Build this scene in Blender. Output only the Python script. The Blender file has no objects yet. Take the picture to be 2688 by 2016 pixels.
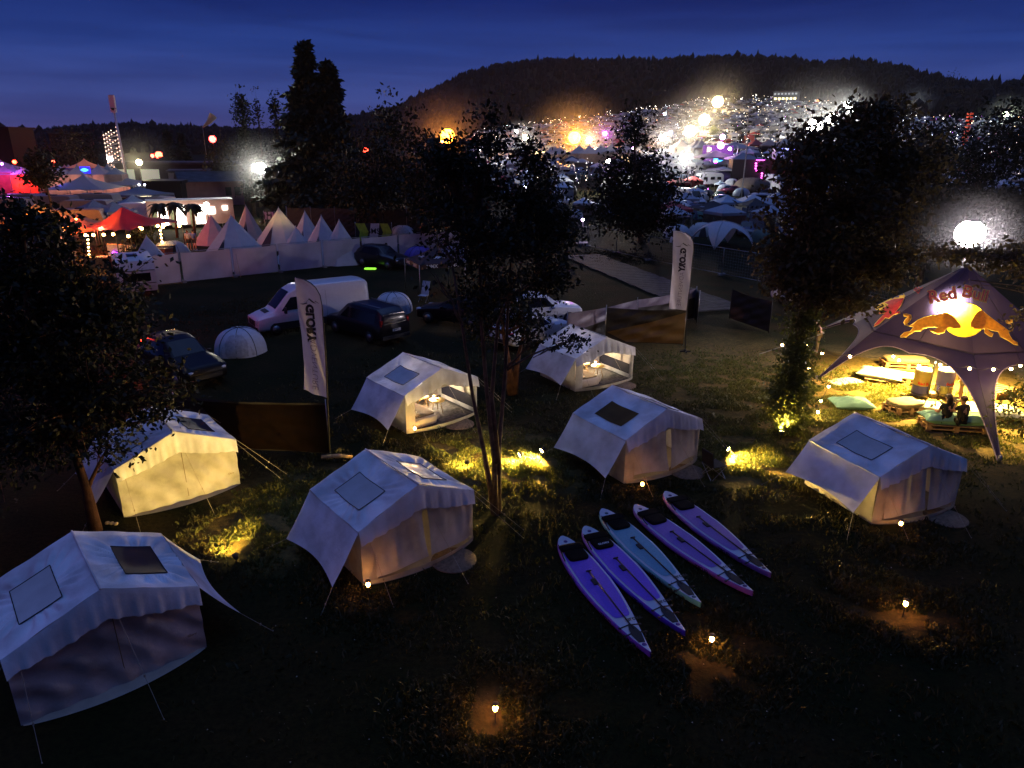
import bpy, bmesh, math, random
import numpy as np
from mathutils import Vector, Matrix, noise
from mathutils.bvhtree import BVHTree
R = math.radians
rnd = random.Random(7)
scene = bpy.context.scene
C = scene.collection
# ------------------------------------------------------------------ camera
FPX, PITCH, ROLL, CAMH = 1826.7, R(19.126), R(0.523), 9.2
cr, sr = math.cos(ROLL), math.sin(ROLL)
FWD = Vector((0, math.cos(PITCH), -math.sin(PITCH)))
DN = Vector((0, -math.sin(PITCH), -math.cos(PITCH)))
RT = Vector((1, 0, 0))
IX = RT * cr - DN * sr
IY = RT * sr + DN * cr
cam = bpy.data.objects.new('camera', bpy.data.cameras.new('camera'))
C.objects.link(cam)
m = Matrix((IX, -IY, -FWD)).transposed().to_4x4()
m.translation = (0, 0, CAMH)
cam.matrix_world = m
cam.data.sensor_width = 36
cam.data.lens = FPX / 2688 * 36
cam.data.clip_start = 0.1
cam.data.clip_end = 6000
scene.camera = cam
# ------------------------------------------------------------------ world: late dusk
SUN_EL, SUN_ROT = R(-3.0), R(200)
w = bpy.data.worlds.new('World'); scene.world = w; w.use_nodes = True
nt = w.node_tree; nt.nodes.clear()
N = nt.nodes.new; L = nt.links.new
out = N('ShaderNodeOutputWorld'); bg = N('ShaderNodeBackground')
sky = N('ShaderNodeTexSky'); sky.sky_type = 'NISHITA'; sky.sun_disc = False
sky.sun_elevation = SUN_EL; sky.sun_rotation = SUN_ROT; sky.altitude = 400
tc = N('ShaderNodeTexCoord'); sp = N('ShaderNodeSeparateXYZ'); L(tc.outputs['Generated'], sp.inputs[0])
ramp = N('ShaderNodeValToRGB'); L(sp.outputs['Z'], ramp.inputs[0])
cr_ = ramp.color_ramp
stops = [(0.0, (.080, .072, .25)), (0.05, (.056, .086, .33)), (0.11, (.024, .060, .30)), (0.17, (.005, .020, .165)), (0.42, (.006, .016, .12)), (0.68, (.03, .065, .28)), (0.86, (.17, .31, .86)), (1.0, (.22, .38, .98))]
cr_.elements[0].position = stops[0][0]; cr_.elements[0].color = (*stops[0][1], 1)
cr_.elements[1].position = 1.0; cr_.elements[1].color = (*stops[-1][1], 1)
for p, c in stops[1:-1]:
    e = cr_.elements.new(p); e.color = (*c, 1)
# the afterglow lies ahead: the sky behind the camera is darker
bk = N('ShaderNodeMapRange'); bk.inputs['From Min'].default_value = -.5; bk.inputs['From Max'].default_value = .15; bk.inputs['To Min'].default_value = .25; bk.inputs['To Max'].default_value = 1.0; L(sp.outputs['Y'], bk.inputs['Value'])
bz = N('ShaderNodeMapRange'); bz.inputs['From Min'].default_value = .55; bz.inputs['From Max'].default_value = .85; L(sp.outputs['Z'], bz.inputs['Value'])
bm = N('ShaderNodeMath'); bm.operation = 'MAXIMUM'; L(bk.outputs[0], bm.inputs[0]); L(bz.outputs[0], bm.inputs[1])
# thin dark streaks of cloud
mp = N('ShaderNodeMapping'); mp.inputs['Scale'].default_value = (2.2, 2.2, 26); L(tc.outputs['Generated'], mp.inputs[0])
nz = N('ShaderNodeTexNoise'); nz.inputs['Scale'].default_value = 1.6; nz.inputs['Detail'].default_value = 7; nz.inputs['Distortion'].default_value = .4; L(mp.outputs[0], nz.inputs['Vector'])
cl = N('ShaderNodeValToRGB'); L(nz.outputs['Fac'], cl.inputs[0])
cl.color_ramp.elements[0].position = .38; cl.color_ramp.elements[0].color = (.5, .52, .6, 1)
cl.color_ramp.elements[1].position = .62; cl.color_ramp.elements[1].color = (1.12, 1.1, 1.05, 1)
mul = N('ShaderNodeMixRGB'); mul.blend_type = 'MULTIPLY'; mul.inputs[0].default_value = .45
L(ramp.outputs[0], mul.inputs[1]); L(cl.outputs[0], mul.inputs[2])
sc_ = N('ShaderNodeMixRGB'); sc_.blend_type = 'ADD'; sc_.inputs[0].default_value = .01
dk = N('ShaderNodeMixRGB'); dk.blend_type = 'MULTIPLY'; dk.inputs[0].default_value = 1; L(mul.outputs[0], dk.inputs[1]); L(bm.outputs[0], dk.inputs[2])
L(dk.outputs[0], sc_.inputs[1]); L(sky.outputs[0], sc_.inputs[2])
bg.inputs['Strength'].default_value = .86
L(sc_.outputs[0], bg.inputs[0]); L(bg.outputs[0], out.inputs[0])
scene.view_settings.view_transform = 'Standard'
scene.view_settings.look = 'None'
scene.view_settings.exposure = 0
scene.view_settings.gamma = 1
scene.cycles.use_denoising = True
scene.cycles.use_light_tree = True
scene.cycles.max_bounces = 5
scene.cycles.volume_bounces = 0
scene.cycles.transparent_max_bounces = 6
scene.cycles.sample_clamp_indirect = 4
scene.cycles.sample_clamp_direct = 0
# ------------------------------------------------------------------ helpers
def ray(u, v):
    return (FWD + IX * ((u - 1344) / FPX) + IY * ((v - 1008) / FPX))
def G(u, v, z=0.0):
    d = ray(u, v); t = (z - CAMH) / d.z
    return Vector((0, 0, CAMH)) + d * t
def AT(u, v, Y):
    d = ray(u, v)
    return Vector((0, 0, CAMH)) + d * (Y / d.y)
KD = 2688 / 2212
def GD(u, v, z=0.0): return G(u * KD, v * KD, z)
def ATD(u, v, Y): return AT(u * KD, v * KD, Y)

def azu(u, v=374):
    d = ray(u, v); return math.atan2(d.x, d.y)
CT = [(-4000, 412), (900, 412), (1080, 395), (1250, 352), (1480, 322), (1600, 305), (1740, 285), (1850, 262), (2050, 264), (2250, 285), (2400, 312), (2688, 318), (3300, 330), (5200, 400)]
ST = [(-4000, 352), (0, 352), (73, 355), (170, 348), (243, 341), (365, 336), (486, 343), (600, 347), (730, 352), (830, 345), (911, 322), (1045, 293), (1118, 257), (1215, 209), (1312, 186), (1434, 171), (1700, 173), (1883, 168), (1993, 170), (2126, 182), (2224, 176), (2272, 182), (2382, 206), (2527, 236), (2688, 232), (3300, 262), (5200, 330)]
def elev(u, v):
    d = ray(u, v); return d.z / math.hypot(d.x, d.y)
_ca = [azu(u) for u, v in CT]; _cz = [CAMH + 450 * elev(u, v) for u, v in CT]
_sa = [azu(u) for u, v in ST]; _sz = [CAMH + 900 * elev(u, v) - 3 for u, v in ST]
def ss(t):
    t = min(1, max(0, t)); return t * t * (3 - 2 * t)
def terr(x, y):
    r = math.hypot(x, y)
    if r < 105: return 0.0
    a = math.atan2(x, y)
    zc = max(0, float(np.interp(a, _ca, _cz))); zs = float(np.interp(a, _sa, _sz))
    if abs(a) > 1.2: zs *= max(0, 1 - (abs(a) - 1.2)); zc *= max(0, 1 - (abs(a) - 1.2))
    if r < 450:
        z = zc * ((r - 105) / 345) ** 1.25
        if r > 300: z += .8 * noise.noise(Vector((x * .02, y * .02, 0))) * (r - 300) / 150
        return z
    if r < 900: return zc + (zs - zc) * ss((r - 450) / 450) ** .8
    return max(0, zs * (1 - ss((r - 900) / 900)) )
def hit(u, v, far=900):
    d = ray(u, v); d = d / math.hypot(d.x, d.y)
    r = 30.0
    while r < far:
        p = Vector((0, 0, CAMH)) + d * r
        if p.z <= terr(p.x, p.y): return Vector((p.x, p.y, terr(p.x, p.y)))
        r += 1.0
    return None

MATS = {}
def nodes(m):
    m.use_nodes = True; t = m.node_tree
    return t, t.nodes.get('Principled BSDF'), t.nodes.get('Material Output')
def mat(name, col, rough=.7, metal=0, vary=.18, scale=8, bump=0.0, bscale=60, transl=0.0, spec=.4, emit=None, es=0, col2=None, samp=True, coat=0, tcol=None):
    if name in MATS: return MATS[name]
    m = bpy.data.materials.new(name); MATS[name] = m
    t, b, o = nodes(m); n = t.nodes.new; l = t.links.new
    b.inputs['Roughness'].default_value = rough; b.inputs['Metallic'].default_value = metal
    b.inputs['Specular IOR Level'].default_value = spec
    b.inputs['Coat Weight'].default_value = coat
    if emit:
        b.inputs['Emission Color'].default_value = (*emit, 1); b.inputs['Emission Strength'].default_value = es
        if not samp: m.cycles.emission_sampling = 'NONE'
    tcn = n('ShaderNodeTexCoord')
    nzn = n('ShaderNodeTexNoise'); nzn.inputs['Scale'].default_value = scale; nzn.inputs['Detail'].default_value = 5
    l(tcn.outputs['Object'], nzn.inputs['Vector'])
    rp = n('ShaderNodeValToRGB'); l(nzn.outputs['Fac'], rp.inputs[0])
    c2 = col2 if col2 else tuple(min(1, c * (1 + vary)) for c in col)
    rp.color_ramp.elements[0].position = .35; rp.color_ramp.elements[1].position = .65
    rp.color_ramp.elements[0].color = (*[c * (1 - vary) for c in col], 1)
    rp.color_ramp.elements[1].color = (*c2, 1)
    l(rp.outputs[0], b.inputs['Base Color'])
    if bump:
        nb = n('ShaderNodeTexNoise'); nb.inputs['Scale'].default_value = bscale; nb.inputs['Detail'].default_value = 4
        l(tcn.outputs['Object'], nb.inputs['Vector'])
        bp = n('ShaderNodeBump'); bp.inputs['Strength'].default_value = min(1, bump); bp.inputs['Distance'].default_value = .02
        l(nb.outputs['Fac'], bp.inputs['Height']); l(bp.outputs[0], b.inputs['Normal'])
    if transl:
        tr = n('ShaderNodeBsdfTranslucent'); l(rp.outputs[0], tr.inputs[0])
        if tcol: t.links.remove(tr.inputs[0].links[0]); tr.inputs[0].default_value = (*tcol, 1)
        mx = n('ShaderNodeMixShader'); mx.inputs[0].default_value = transl
        l(b.outputs[0], mx.inputs[1]); l(tr.outputs[0], mx.inputs[2]); l(mx.outputs[0], o.inputs[0])
    return m
def emis(name, col, s, samp=False):
    if name in MATS: return MATS[name]
    m = bpy.data.materials.new(name); MATS[name] = m
    t, b, o = nodes(m)
    b.inputs['Base Color'].default_value = (*col, 1)
    b.inputs['Emission Color'].default_value = (*col, 1); b.inputs['Emission Strength'].default_value = s
    if not samp: m.cycles.emission_sampling = 'NONE'
    return m

class MB:
    """collects shapes into one mesh"""
    def __init__(s): s.v = []; s.f = []; s.mi = []; s.sm = []; s.m = 0
    def add(s, vs, fs, smooth=False):
        b = len(s.v); s.v += [tuple(p) for p in vs]
        s.f += [tuple(i + b for i in f) for f in fs]; s.mi += [s.m] * len(fs); s.sm += [smooth] * len(fs); return s
    def box(s, c, d, rz=0, ry=0, rx=0):
        M = Matrix.Translation(c) @ Matrix.Rotation(rz, 4, 'Z') @ Matrix.Rotation(ry, 4, 'Y') @ Matrix.Rotation(rx, 4, 'X')
        vs = [M @ Vector((x * d[0] / 2, y * d[1] / 2, z * d[2] / 2)) for x in (-1, 1) for y in (-1, 1) for z in (-1, 1)]
        return s.add(vs, [(0, 1, 3, 2), (4, 6, 7, 5), (0, 4, 5, 1), (2, 3, 7, 6), (0, 2, 6, 4), (1, 5, 7, 3)])
    def rbox(s, c, d, r=.03, rz=0, puff=0, n=6):
        """soft box: superellipsoid grid"""
        M = Matrix.Translation(c) @ Matrix.Rotation(rz, 4, 'Z')
        vs = []; fs = []; nu, nv = n * 4, n * 2
        e = .35 + puff
        f = lambda w_: math.copysign(abs(w_) ** e, w_)
        for i in range(nv + 1):
            a = -math.pi / 2 + math.pi * i / nv
            for j in range(nu):
                b = 2 * math.pi * j / nu
                vs.append(M @ Vector((f(math.cos(a)) * f(math.cos(b)) * d[0] / 2, f(math.cos(a)) * f(math.sin(b)) * d[1] / 2, f(math.sin(a)) * d[2] / 2)))
        for i in range(nv):
            for j in range(nu):
                fs.append((i * nu + j, i * nu + (j + 1) % nu, (i + 1) * nu + (j + 1) % nu, (i + 1) * nu + j))
        return s.add(vs, fs, True)
    def tube(s, pts, r, n=6, cap=True):
        pts = [Vector(p) for p in pts]; rs = r if isinstance(r, (list, tuple)) else [r] * len(pts)
        vs = []; fs = []
        for i, p in enumerate(pts):
            d = (pts[min(i + 1, len(pts) - 1)] - pts[max(i - 1, 0)])
            d = d.normalized() if d.length > 1e-9 else Vector((0, 0, 1))
            a = d.orthogonal().normalized() if abs(d.z) > .95 else d.cross(Vector((0, 0, 1))).normalized()
            b = d.cross(a)
            for k in range(n):
                t = 2 * math.pi * k / n; vs.append(p + (a * math.cos(t) + b * math.sin(t)) * rs[i])
        for i in range(len(pts) - 1):
            for k in range(n):
                fs.append((i * n + k, i * n + (k + 1) % n, (i + 1) * n + (k + 1) % n, (i + 1) * n + k))
        if cap: fs += [tuple(range(n - 1, -1, -1)), tuple(range(len(vs) - n, len(vs)))]
        return s.add(vs, fs, n > 5)
    def cyl(s, c, r, h, n=16, r2=None): return s.tube([c, (c[0], c[1], c[2] + h)], [r, r if r2 is None else r2], n)
    def lathe(s, prof, c=(0, 0, 0), n=20):
        vs = []; fs = []
        for r_, z in prof:
            for k in range(n):
                t = 2 * math.pi * k / n; vs.append((c[0] + r_ * math.cos(t), c[1] + r_ * math.sin(t), c[2] + z))
        for i in range(len(prof) - 1):
            for k in range(n): fs.append((i * n + k, i * n + (k + 1) % n, (i + 1) * n + (k + 1) % n, (i + 1) * n + k))
        return s.add(vs, fs, True)
    def ball(s, c, r, n=8, sq=1):
        return s.lathe([(r * math.cos(a) + 1e-4, r * sq * math.sin(a)) for a in [(-.5 + i / n) * math.pi for i in range(n + 1)]], c, n * 2)
    def grid(s, fn, nu, nv, smooth=True):
        vs = [fn(i / nu, j / nv) for i in range(nu + 1) for j in range(nv + 1)]
        fs = [(i * (nv + 1) + j, (i + 1) * (nv + 1) + j, (i + 1) * (nv + 1) + j + 1, i * (nv + 1) + j + 1) for i in range(nu) for j in range(nv)]
        return s.add(vs, fs, smooth)
    def prism(s, poly, h, M=None):
        """extrude a 2D polygon (x,y) by h along z, through matrix M"""
        M = M or Matrix(); n = len(poly)
        vs = [M @ Vector((x, y, 0)) for x, y in poly] + [M @ Vector((x, y, h)) for x, y in poly]
        return s.add(vs, [tuple(range(n - 1, -1, -1)), tuple(range(n, 2 * n))] + [(i, (i + 1) % n, (i + 1) % n + n, i + n) for i in range(n)])
    def mesh(s, name, mats):
        me = bpy.data.meshes.new(name); me.from_pydata([tuple(p) for p in s.v], [], s.f)
        for m_ in (mats if isinstance(mats, (list, tuple)) else [mats]): me.materials.append(m_)
        me.polygons.foreach_set('material_index', s.mi); me.polygons.foreach_set('use_smooth', s.sm)
        me.update(); return me
    def build(s, name, mats, parent=None, loc=None, rz=0):
        o = bpy.data.objects.new(name, s.mesh(name, mats)); C.objects.link(o)
        if parent: o.parent = parent
        if loc is not None: o.location = loc
        if rz: o.rotation_euler = (0, 0, rz)
        return o
def tag(o, label=None, cat=None, group=None, kind=None):
    if label: o['label'] = label
    if cat: o['category'] = cat
    if group: o['group'] = group
    if kind: o['kind'] = kind
    return o
def thing(name, label, cat, loc=(0, 0, 0), rz=0, group=None):
    o = bpy.data.objects.new(name, None); C.objects.link(o); o.location = loc; o.rotation_euler = (0, 0, rz)
    o.empty_display_size = .2
    return tag(o, label, cat, group)
def kids(o): return [x for x in list(C.objects) if x.parent == o]
_KC = {}
def reg(o):
    """remember children once so copies are quick"""
    def rec(q): return [(x, rec(x)) for x in q.children]
    _KC[o.name] = rec(o)
def copy_tree(o, parent=None, tree=None):
    tree = _KC[o.name] if tree is None else tree
    c = o.copy(); C.objects.link(c)
    if parent: c.parent = parent
    for ch, tr in tree: copy_tree(ch, c, tr)
    return c
def lamp(parent, loc, col, power, r=.1, kind='POINT', name='bulb_light', aim=None, angle=1.5, blend=.6):
    d = bpy.data.lights.new(name, kind); d.color = col; d.energy = power; d.shadow_soft_size = r
    o = bpy.data.objects.new(name, d); C.objects.link(o); o.location = loc
    if parent: o.parent = parent
    if kind == 'SPOT':
        d.spot_size = angle; d.spot_blend = blend
        o.rotation_euler = (Vector(aim) - Vector(loc)).to_track_quat('-Z', 'Y').to_euler()
    return o
_TX = {}
def text_poly(s_, size=1.0, bold=0.0):
    key = (s_, size, bold)
    if key in _TX: return _TX[key]
    cu = bpy.data.curves.new('lettering', 'FONT'); cu.body = s_; cu.size = size; cu.align_x = 'CENTER'; cu.align_y = 'CENTER'
    cu.offset = bold; cu.resolution_u = 3
    o = bpy.data.objects.new('lettering', cu); C.objects.link(o)
    dg = bpy.context.evaluated_depsgraph_get(); me = bpy.data.meshes.new_from_object(o.evaluated_get(dg))
    vs = [v.co.copy() for v in me.vertices]; fs = [tuple(p.vertices) for p in me.polygons]
    bpy.data.objects.remove(o); bpy.data.curves.remove(cu); bpy.data.meshes.remove(me)
    _TX[key] = (vs, fs); return vs, fs
def text_on(mb, s_, size, fn, bold=0.0):
    vs, fs = text_poly(s_, size, bold)
    return mb.add([fn(v.x, v.y) for v in vs], fs)
HAZE = 0.00009; SMOKE = .35
# ------------------------------------------------------------------ ground
LAMP_POOLS = [((14.8, 24.6, 0), 8.5, 4.0), ((9.5, 29, 0), 6.5, 2.0), ((-5.4, 16.0, 0), 3.0, 1.0), ((-.4, 19.3, 0), 3.0, 1.0), ((7.4, 19.6, 0), 2.6, .8), ((9.3, 21.6, 0), 2.2, .8), ((-.23, 9.2, 0), .75, -1.1), ((3.84, 10.9, 0), .75, -1.1), ((8.15, 12.1, 0), .75, -1.1)]  # lamp pools put into the ground colour; the smallest are also brown soil
def pool_mix(t, col_socket, pool_col):
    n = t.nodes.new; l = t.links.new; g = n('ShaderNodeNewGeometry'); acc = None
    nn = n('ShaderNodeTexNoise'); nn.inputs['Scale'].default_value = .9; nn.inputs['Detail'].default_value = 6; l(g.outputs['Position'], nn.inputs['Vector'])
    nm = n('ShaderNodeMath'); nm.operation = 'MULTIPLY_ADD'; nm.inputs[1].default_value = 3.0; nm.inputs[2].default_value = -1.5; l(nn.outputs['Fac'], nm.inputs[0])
    for p, a, b in LAMP_POOLS:
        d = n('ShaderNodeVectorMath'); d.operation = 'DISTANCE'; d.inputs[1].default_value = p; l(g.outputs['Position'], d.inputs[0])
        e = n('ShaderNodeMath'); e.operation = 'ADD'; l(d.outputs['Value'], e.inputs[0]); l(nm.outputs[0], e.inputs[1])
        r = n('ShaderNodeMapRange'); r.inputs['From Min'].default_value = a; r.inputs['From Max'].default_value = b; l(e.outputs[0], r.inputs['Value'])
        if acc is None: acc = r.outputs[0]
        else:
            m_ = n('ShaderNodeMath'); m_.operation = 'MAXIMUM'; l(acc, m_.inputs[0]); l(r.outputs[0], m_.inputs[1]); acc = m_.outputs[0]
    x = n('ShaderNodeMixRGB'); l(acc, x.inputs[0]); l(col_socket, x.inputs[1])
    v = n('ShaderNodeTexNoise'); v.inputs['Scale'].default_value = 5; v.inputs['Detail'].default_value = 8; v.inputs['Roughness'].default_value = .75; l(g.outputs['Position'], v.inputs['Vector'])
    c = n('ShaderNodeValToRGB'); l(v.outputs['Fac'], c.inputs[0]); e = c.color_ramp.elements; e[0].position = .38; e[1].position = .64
    e[0].color = (pool_col[0] * .35, pool_col[1] * .42, pool_col[2] * .5, 1); e[1].color = (*pool_col, 1); l(c.outputs[0], x.inputs[2])
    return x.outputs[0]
def ground_material():
    m = bpy.data.materials.new('meadow'); t, b, o = nodes(m); n = t.nodes.new; l = t.links.new
    g = n('ShaderNodeNewGeometry')
    n1 = n('ShaderNodeTexNoise'); n1.inputs['Scale'].default_value = .35; n1.inputs['Detail'].default_value = 8; l(g.outputs['Position'], n1.inputs['Vector'])
    n2 = n('ShaderNodeTexNoise'); n2.inputs['Scale'].default_value = 9; n2.inputs['Detail'].default_value = 8; n2.inputs['Roughness'].default_value = .7; l(g.outputs['Position'], n2.inputs['Vector'])
    r1 = n('ShaderNodeValToRGB'); l(n1.outputs['Fac'], r1.inputs[0])
    e = r1.color_ramp.elements; e[0].position = .4; e[0].color = (.009, .013, .003, 1); e[1].position = .62; e[1].color = (.028, .019, .007, 1)
    r2 = n('ShaderNodeValToRGB'); l(n2.outputs['Fac'], r2.inputs[0])
    e = r2.color_ramp.elements; e[0].position = .3; e[0].color = (.25, .28, .2, 1); e[1].position = .72; e[1].color = (1.5, 1.5, 1.1, 1)
    mx = n('ShaderNodeMixRGB'); mx.blend_type = 'MULTIPLY'; mx.inputs[0].default_value = 1; l(r1.outputs[0], mx.inputs[1]); l(r2.outputs[0], mx.inputs[2])
    l(pool_mix(t, mx.outputs[0], (.22, .15, .045)), b.inputs['Base Color']); b.inputs['Roughness'].default_value = .95; b.inputs['Specular IOR Level'].default_value = .1
    bp = n('ShaderNodeBump'); bp.inputs['Strength'].default_value = .9; bp.inputs['Distance'].default_value = .06; l(n2.outputs['Fac'], bp.inputs['Height']); l(bp.outputs[0], b.inputs['Normal'])
    return m
MEADOW = ground_material()
def build_ground():
    na = 540
    rs = [0.5 * 1.22 ** i for i in range(14)]
    rs = [r for r in rs if r < 6] + list(np.arange(6, 100, 4)) + list(np.arange(100, 460, 7)) + list(np.arange(460, 1000, 14)) + list(np.arange(1000, 1500, 50))
    vs = [(0, 0, 0)]; fs = []
    for r in rs:
        for k in range(na):
            a = 2 * math.pi * k / na; x, y = r * math.sin(a), r * math.cos(a)
            vs.append((x, y, terr(x, y)))
    for k in range(na): fs.append((0, 1 + (k + 1) % na, 1 + k))
    for i in range(len(rs) - 1):
        for k in range(na):
            fs.append((1 + i * na + k, 1 + i * na + (k + 1) % na, 1 + (i + 1) * na + (k + 1) % na, 1 + (i + 1) * na + k))
    mb = MB(); mb.add(vs, fs, True); o = mb.build('ground', MEADOW); tag(o, kind='structure')
build_ground()

# grass blades and broad weeds, thick where the lamps show them
def grass():
    r = np.random.RandomState(5)
    areas = [(-5.2, 16.2, 3.6, 15000), (-4.0, 19.5, 3.0, 7000), (-1.2, 19.0, 2.6, 9000), (1.8, 19.6, 2.6, 8000), (7.2, 20.0, 2.6, 10000), (10.5, 20.0, 2.4, 6000),
             (13, 24, 6.5, 34000), (9, 27, 5.5, 14000), (-.2, 9.3, 2.0, 8000), (3.8, 11.1, 2.0, 8000), (8.1, 12.2, 2.0, 6000), (-3, 12.6, 1.8, 5000), (3.8, 16.9, 1.8, 5000), (9.8, 15.2, 1.6, 4000),
             (4, 15, 12, 30000), (-2, 24, 9, 9000), (-14, 38, 6, 5000), (8, 60, 5, 5000)]
    P = []; 
    for x, y, rad, n in areas:
        q = np.sqrt(r.rand(n)) * rad * (0.55 + .45 * r.rand(n)); a = r.rand(n) * 6.283
        P.append(np.stack([x + q * np.cos(a), y + q * np.sin(a)], 1))
    P = np.concatenate(P); n = len(P)
    cl = np.array([noise.noise(Vector((p[0] * 1.3, p[1] * 1.3, 0))) for p in P])
    FP = [(-8.79, 16.69, -49.7), (-6.93, 9.96, -49.2), (-2.06, 13.87, -50.3), (-2.36, 22.29, -48.8), (3.72, 26.45, -57.2), (4.47, 18.69, -56.9), (10.66, 16.28, -69.1)]
    inside = np.zeros(n, bool)
    for tx, ty, ta in FP:
        ca, sa = math.cos(R(ta)), math.sin(R(ta)); qx, qy = P[:, 0] - tx, P[:, 1] - ty; lx, ly = qx * ca + qy * sa, -qx * sa + qy * ca
        inside |= (lx < .36) & (lx > -2.5) & (abs(ly) < 1.52)
        inside |= ((lx - .42) ** 2 + (ly - .6) ** 2 < .27)
    keep = ~inside & (cl > -.18 + r.rand(n) * .2 - .1); P = P[keep]; cl = cl[keep]; n = len(P)
    h = (.035 + .075 * r.rand(n)) * (1 + 1.4 * np.clip(cl, 0, 1)); wd = .008 + .016 * r.rand(n)
    broad = r.rand(n) < .12; wd[broad] *= 3.0; h[broad] *= .6
    a = r.rand(n) * 6.283; la = r.rand(n) * 6.283; ln = h * (.3 + .9 * r.rand(n))
    dx, dy = np.cos(a) * wd, np.sin(a) * wd; lx, ly = np.cos(la) * ln, np.sin(la) * ln
    V = np.zeros((n, 5, 3))
    V[:, 0] = np.stack([P[:, 0] - dx, P[:, 1] - dy, np.zeros(n)], 1); V[:, 1] = np.stack([P[:, 0] + dx, P[:, 1] + dy, np.zeros(n)], 1)
    V[:, 2] = np.stack([P[:, 0] - dx * .8 + lx * .4, P[:, 1] - dy * .8 + ly * .4, h * .65], 1); V[:, 3] = np.stack([P[:, 0] + dx * .8 + lx * .4, P[:, 1] + dy * .8 + ly * .4, h * .65], 1)
    V[:, 4] = np.stack([P[:, 0] + lx, P[:, 1] + ly, h], 1)
    me = bpy.data.meshes.new('grass'); me.vertices.add(n * 5); me.vertices.foreach_set('co', V.reshape(-1))
    base = (np.arange(n) * 5)[:, None]
    loops = np.concatenate([base + np.array([[0, 1, 3, 2]]), base + np.array([[2, 3, 4]])], 1).reshape(-1)
    me.loops.add(n * 7); me.loops.foreach_set('vertex_index', loops)
    ls = np.stack([np.arange(n) * 7, np.arange(n) * 7 + 4], 1).reshape(-1)
    me.polygons.add(n * 2); me.polygons.foreach_set('loop_start', ls)
    me.materials.append(mat('blade_green', (.022, .032, .006), .6, scale=2.2, vary=.2, col2=(.05, .042, .010), transl=.3))
    me.update(); me.validate(); gm = me.materials[0].node_tree; gb = gm.nodes['Principled BSDF']; so = pool_mix(gm, gb.inputs['Base Color'].links[0].from_socket, (.20, .20, .035)); gm.links.new(so, gb.inputs['Base Color'])  # blades take the painted lamp pools too
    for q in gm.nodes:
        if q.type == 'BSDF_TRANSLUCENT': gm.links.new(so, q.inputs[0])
    o = bpy.data.objects.new('grass', me); C.objects.link(o); tag(o, 'short weedy grass lit in yellow pools between the tents', 'grass', kind='stuff')
grass()
def litter():
    r = random.Random(3); mb = MB()
    for k in range(260):
        x, y = r.uniform(-5, 11), r.uniform(7.6, 14); s = r.uniform(.006, .02); a = r.uniform(0, 6.28)
        mb.add([(x + s * math.cos(a + b), y + s * math.sin(a + b), .03 + (.012 if i % 2 else 0)) for i, b in enumerate((0, 1.4, 3.1, 4.6))], [(0, 1, 2, 3)])
    tag(mb.build('fallen_leaves', mat('dry_leaf', (.28, .22, .15), .6, vary=.5, scale=1)), 'pale dry leaves strewn over the dark foreground grass', 'leaves', kind='stuff')
litter()
# trackway of boards by the mesh fence
def trackway():
    a, b = GD(1255, 552), GD(1560, 672); d = (b - a); ln = d.length; d.normalize(); nrm = Vector((-d.y, d.x, 0)); mb = MB()
    n = int(ln / .62)
    for k in range(n):
        c = a + d * (k * .62 + .3); mb.box((c.x, c.y, .04), (.57, 3.5 + rnd.uniform(-.15, .15), .06), rz=math.atan2(d.y, d.x) + rnd.uniform(-.01, .01))
    tag(mb.build('path', mat('grey_board', (.024, .026, .032), .8, vary=.5, scale=3, bump=.4)), kind='structure')
trackway()
# the wood on the far hill
def forest():
    r = np.random.RandomState(11); V = []; F = []; b = 0
    def tree(x, y, z, h, rad, con):
        nonlocal b
        k = 7; lev = [(0, .22 * h, rad), (.0, .5 * h, rad * .78), (0, .78 * h, rad * .42), (0, h, .05)] if con else [(0, .15 * h, rad * .6), (0, .45 * h, rad), (0, .8 * h, rad * .75), (0, h, .2)]
        for _, zz, rr in lev:
            for i in range(k):
                a = i * 6.283 / k + r.rand() * .5; q = rr * (.6 + .7 * r.rand()); V.append((x + q * math.cos(a), y + q * math.sin(a), z + zz + (r.rand() - .5) * h * .08))
        for j in range(3):
            for i in range(k): F.append((b + j * k + i, b + j * k + (i + 1) % k, b + (j + 1) * k + (i + 1) % k, b + (j + 1) * k + i))
        b += 4 * k
    for i in range(9500):
        a = r.uniform(-.85, .85); rr = r.uniform(470, 905) if i % 3 else r.uniform(860, 935)
        x, y = rr * math.sin(a), rr * math.cos(a); z = terr(x, y)
        con = r.rand() < .6; h = r.uniform(6, 11) * (1.35 if r.rand() < .04 else 1)
        if z < 8: h *= .8
        tree(x, y, z - 1, h, h * (.2 if con else .34), con)
    mb = MB(); mb.add(V, F)
    tag(mb.build('forest', mat('far_wood', (.005, .006, .005), .95, vary=.4, scale=.05)), 'dark forest covering the far hill up to its spiky skyline', 'forest', kind='stuff')
forest()
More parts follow.
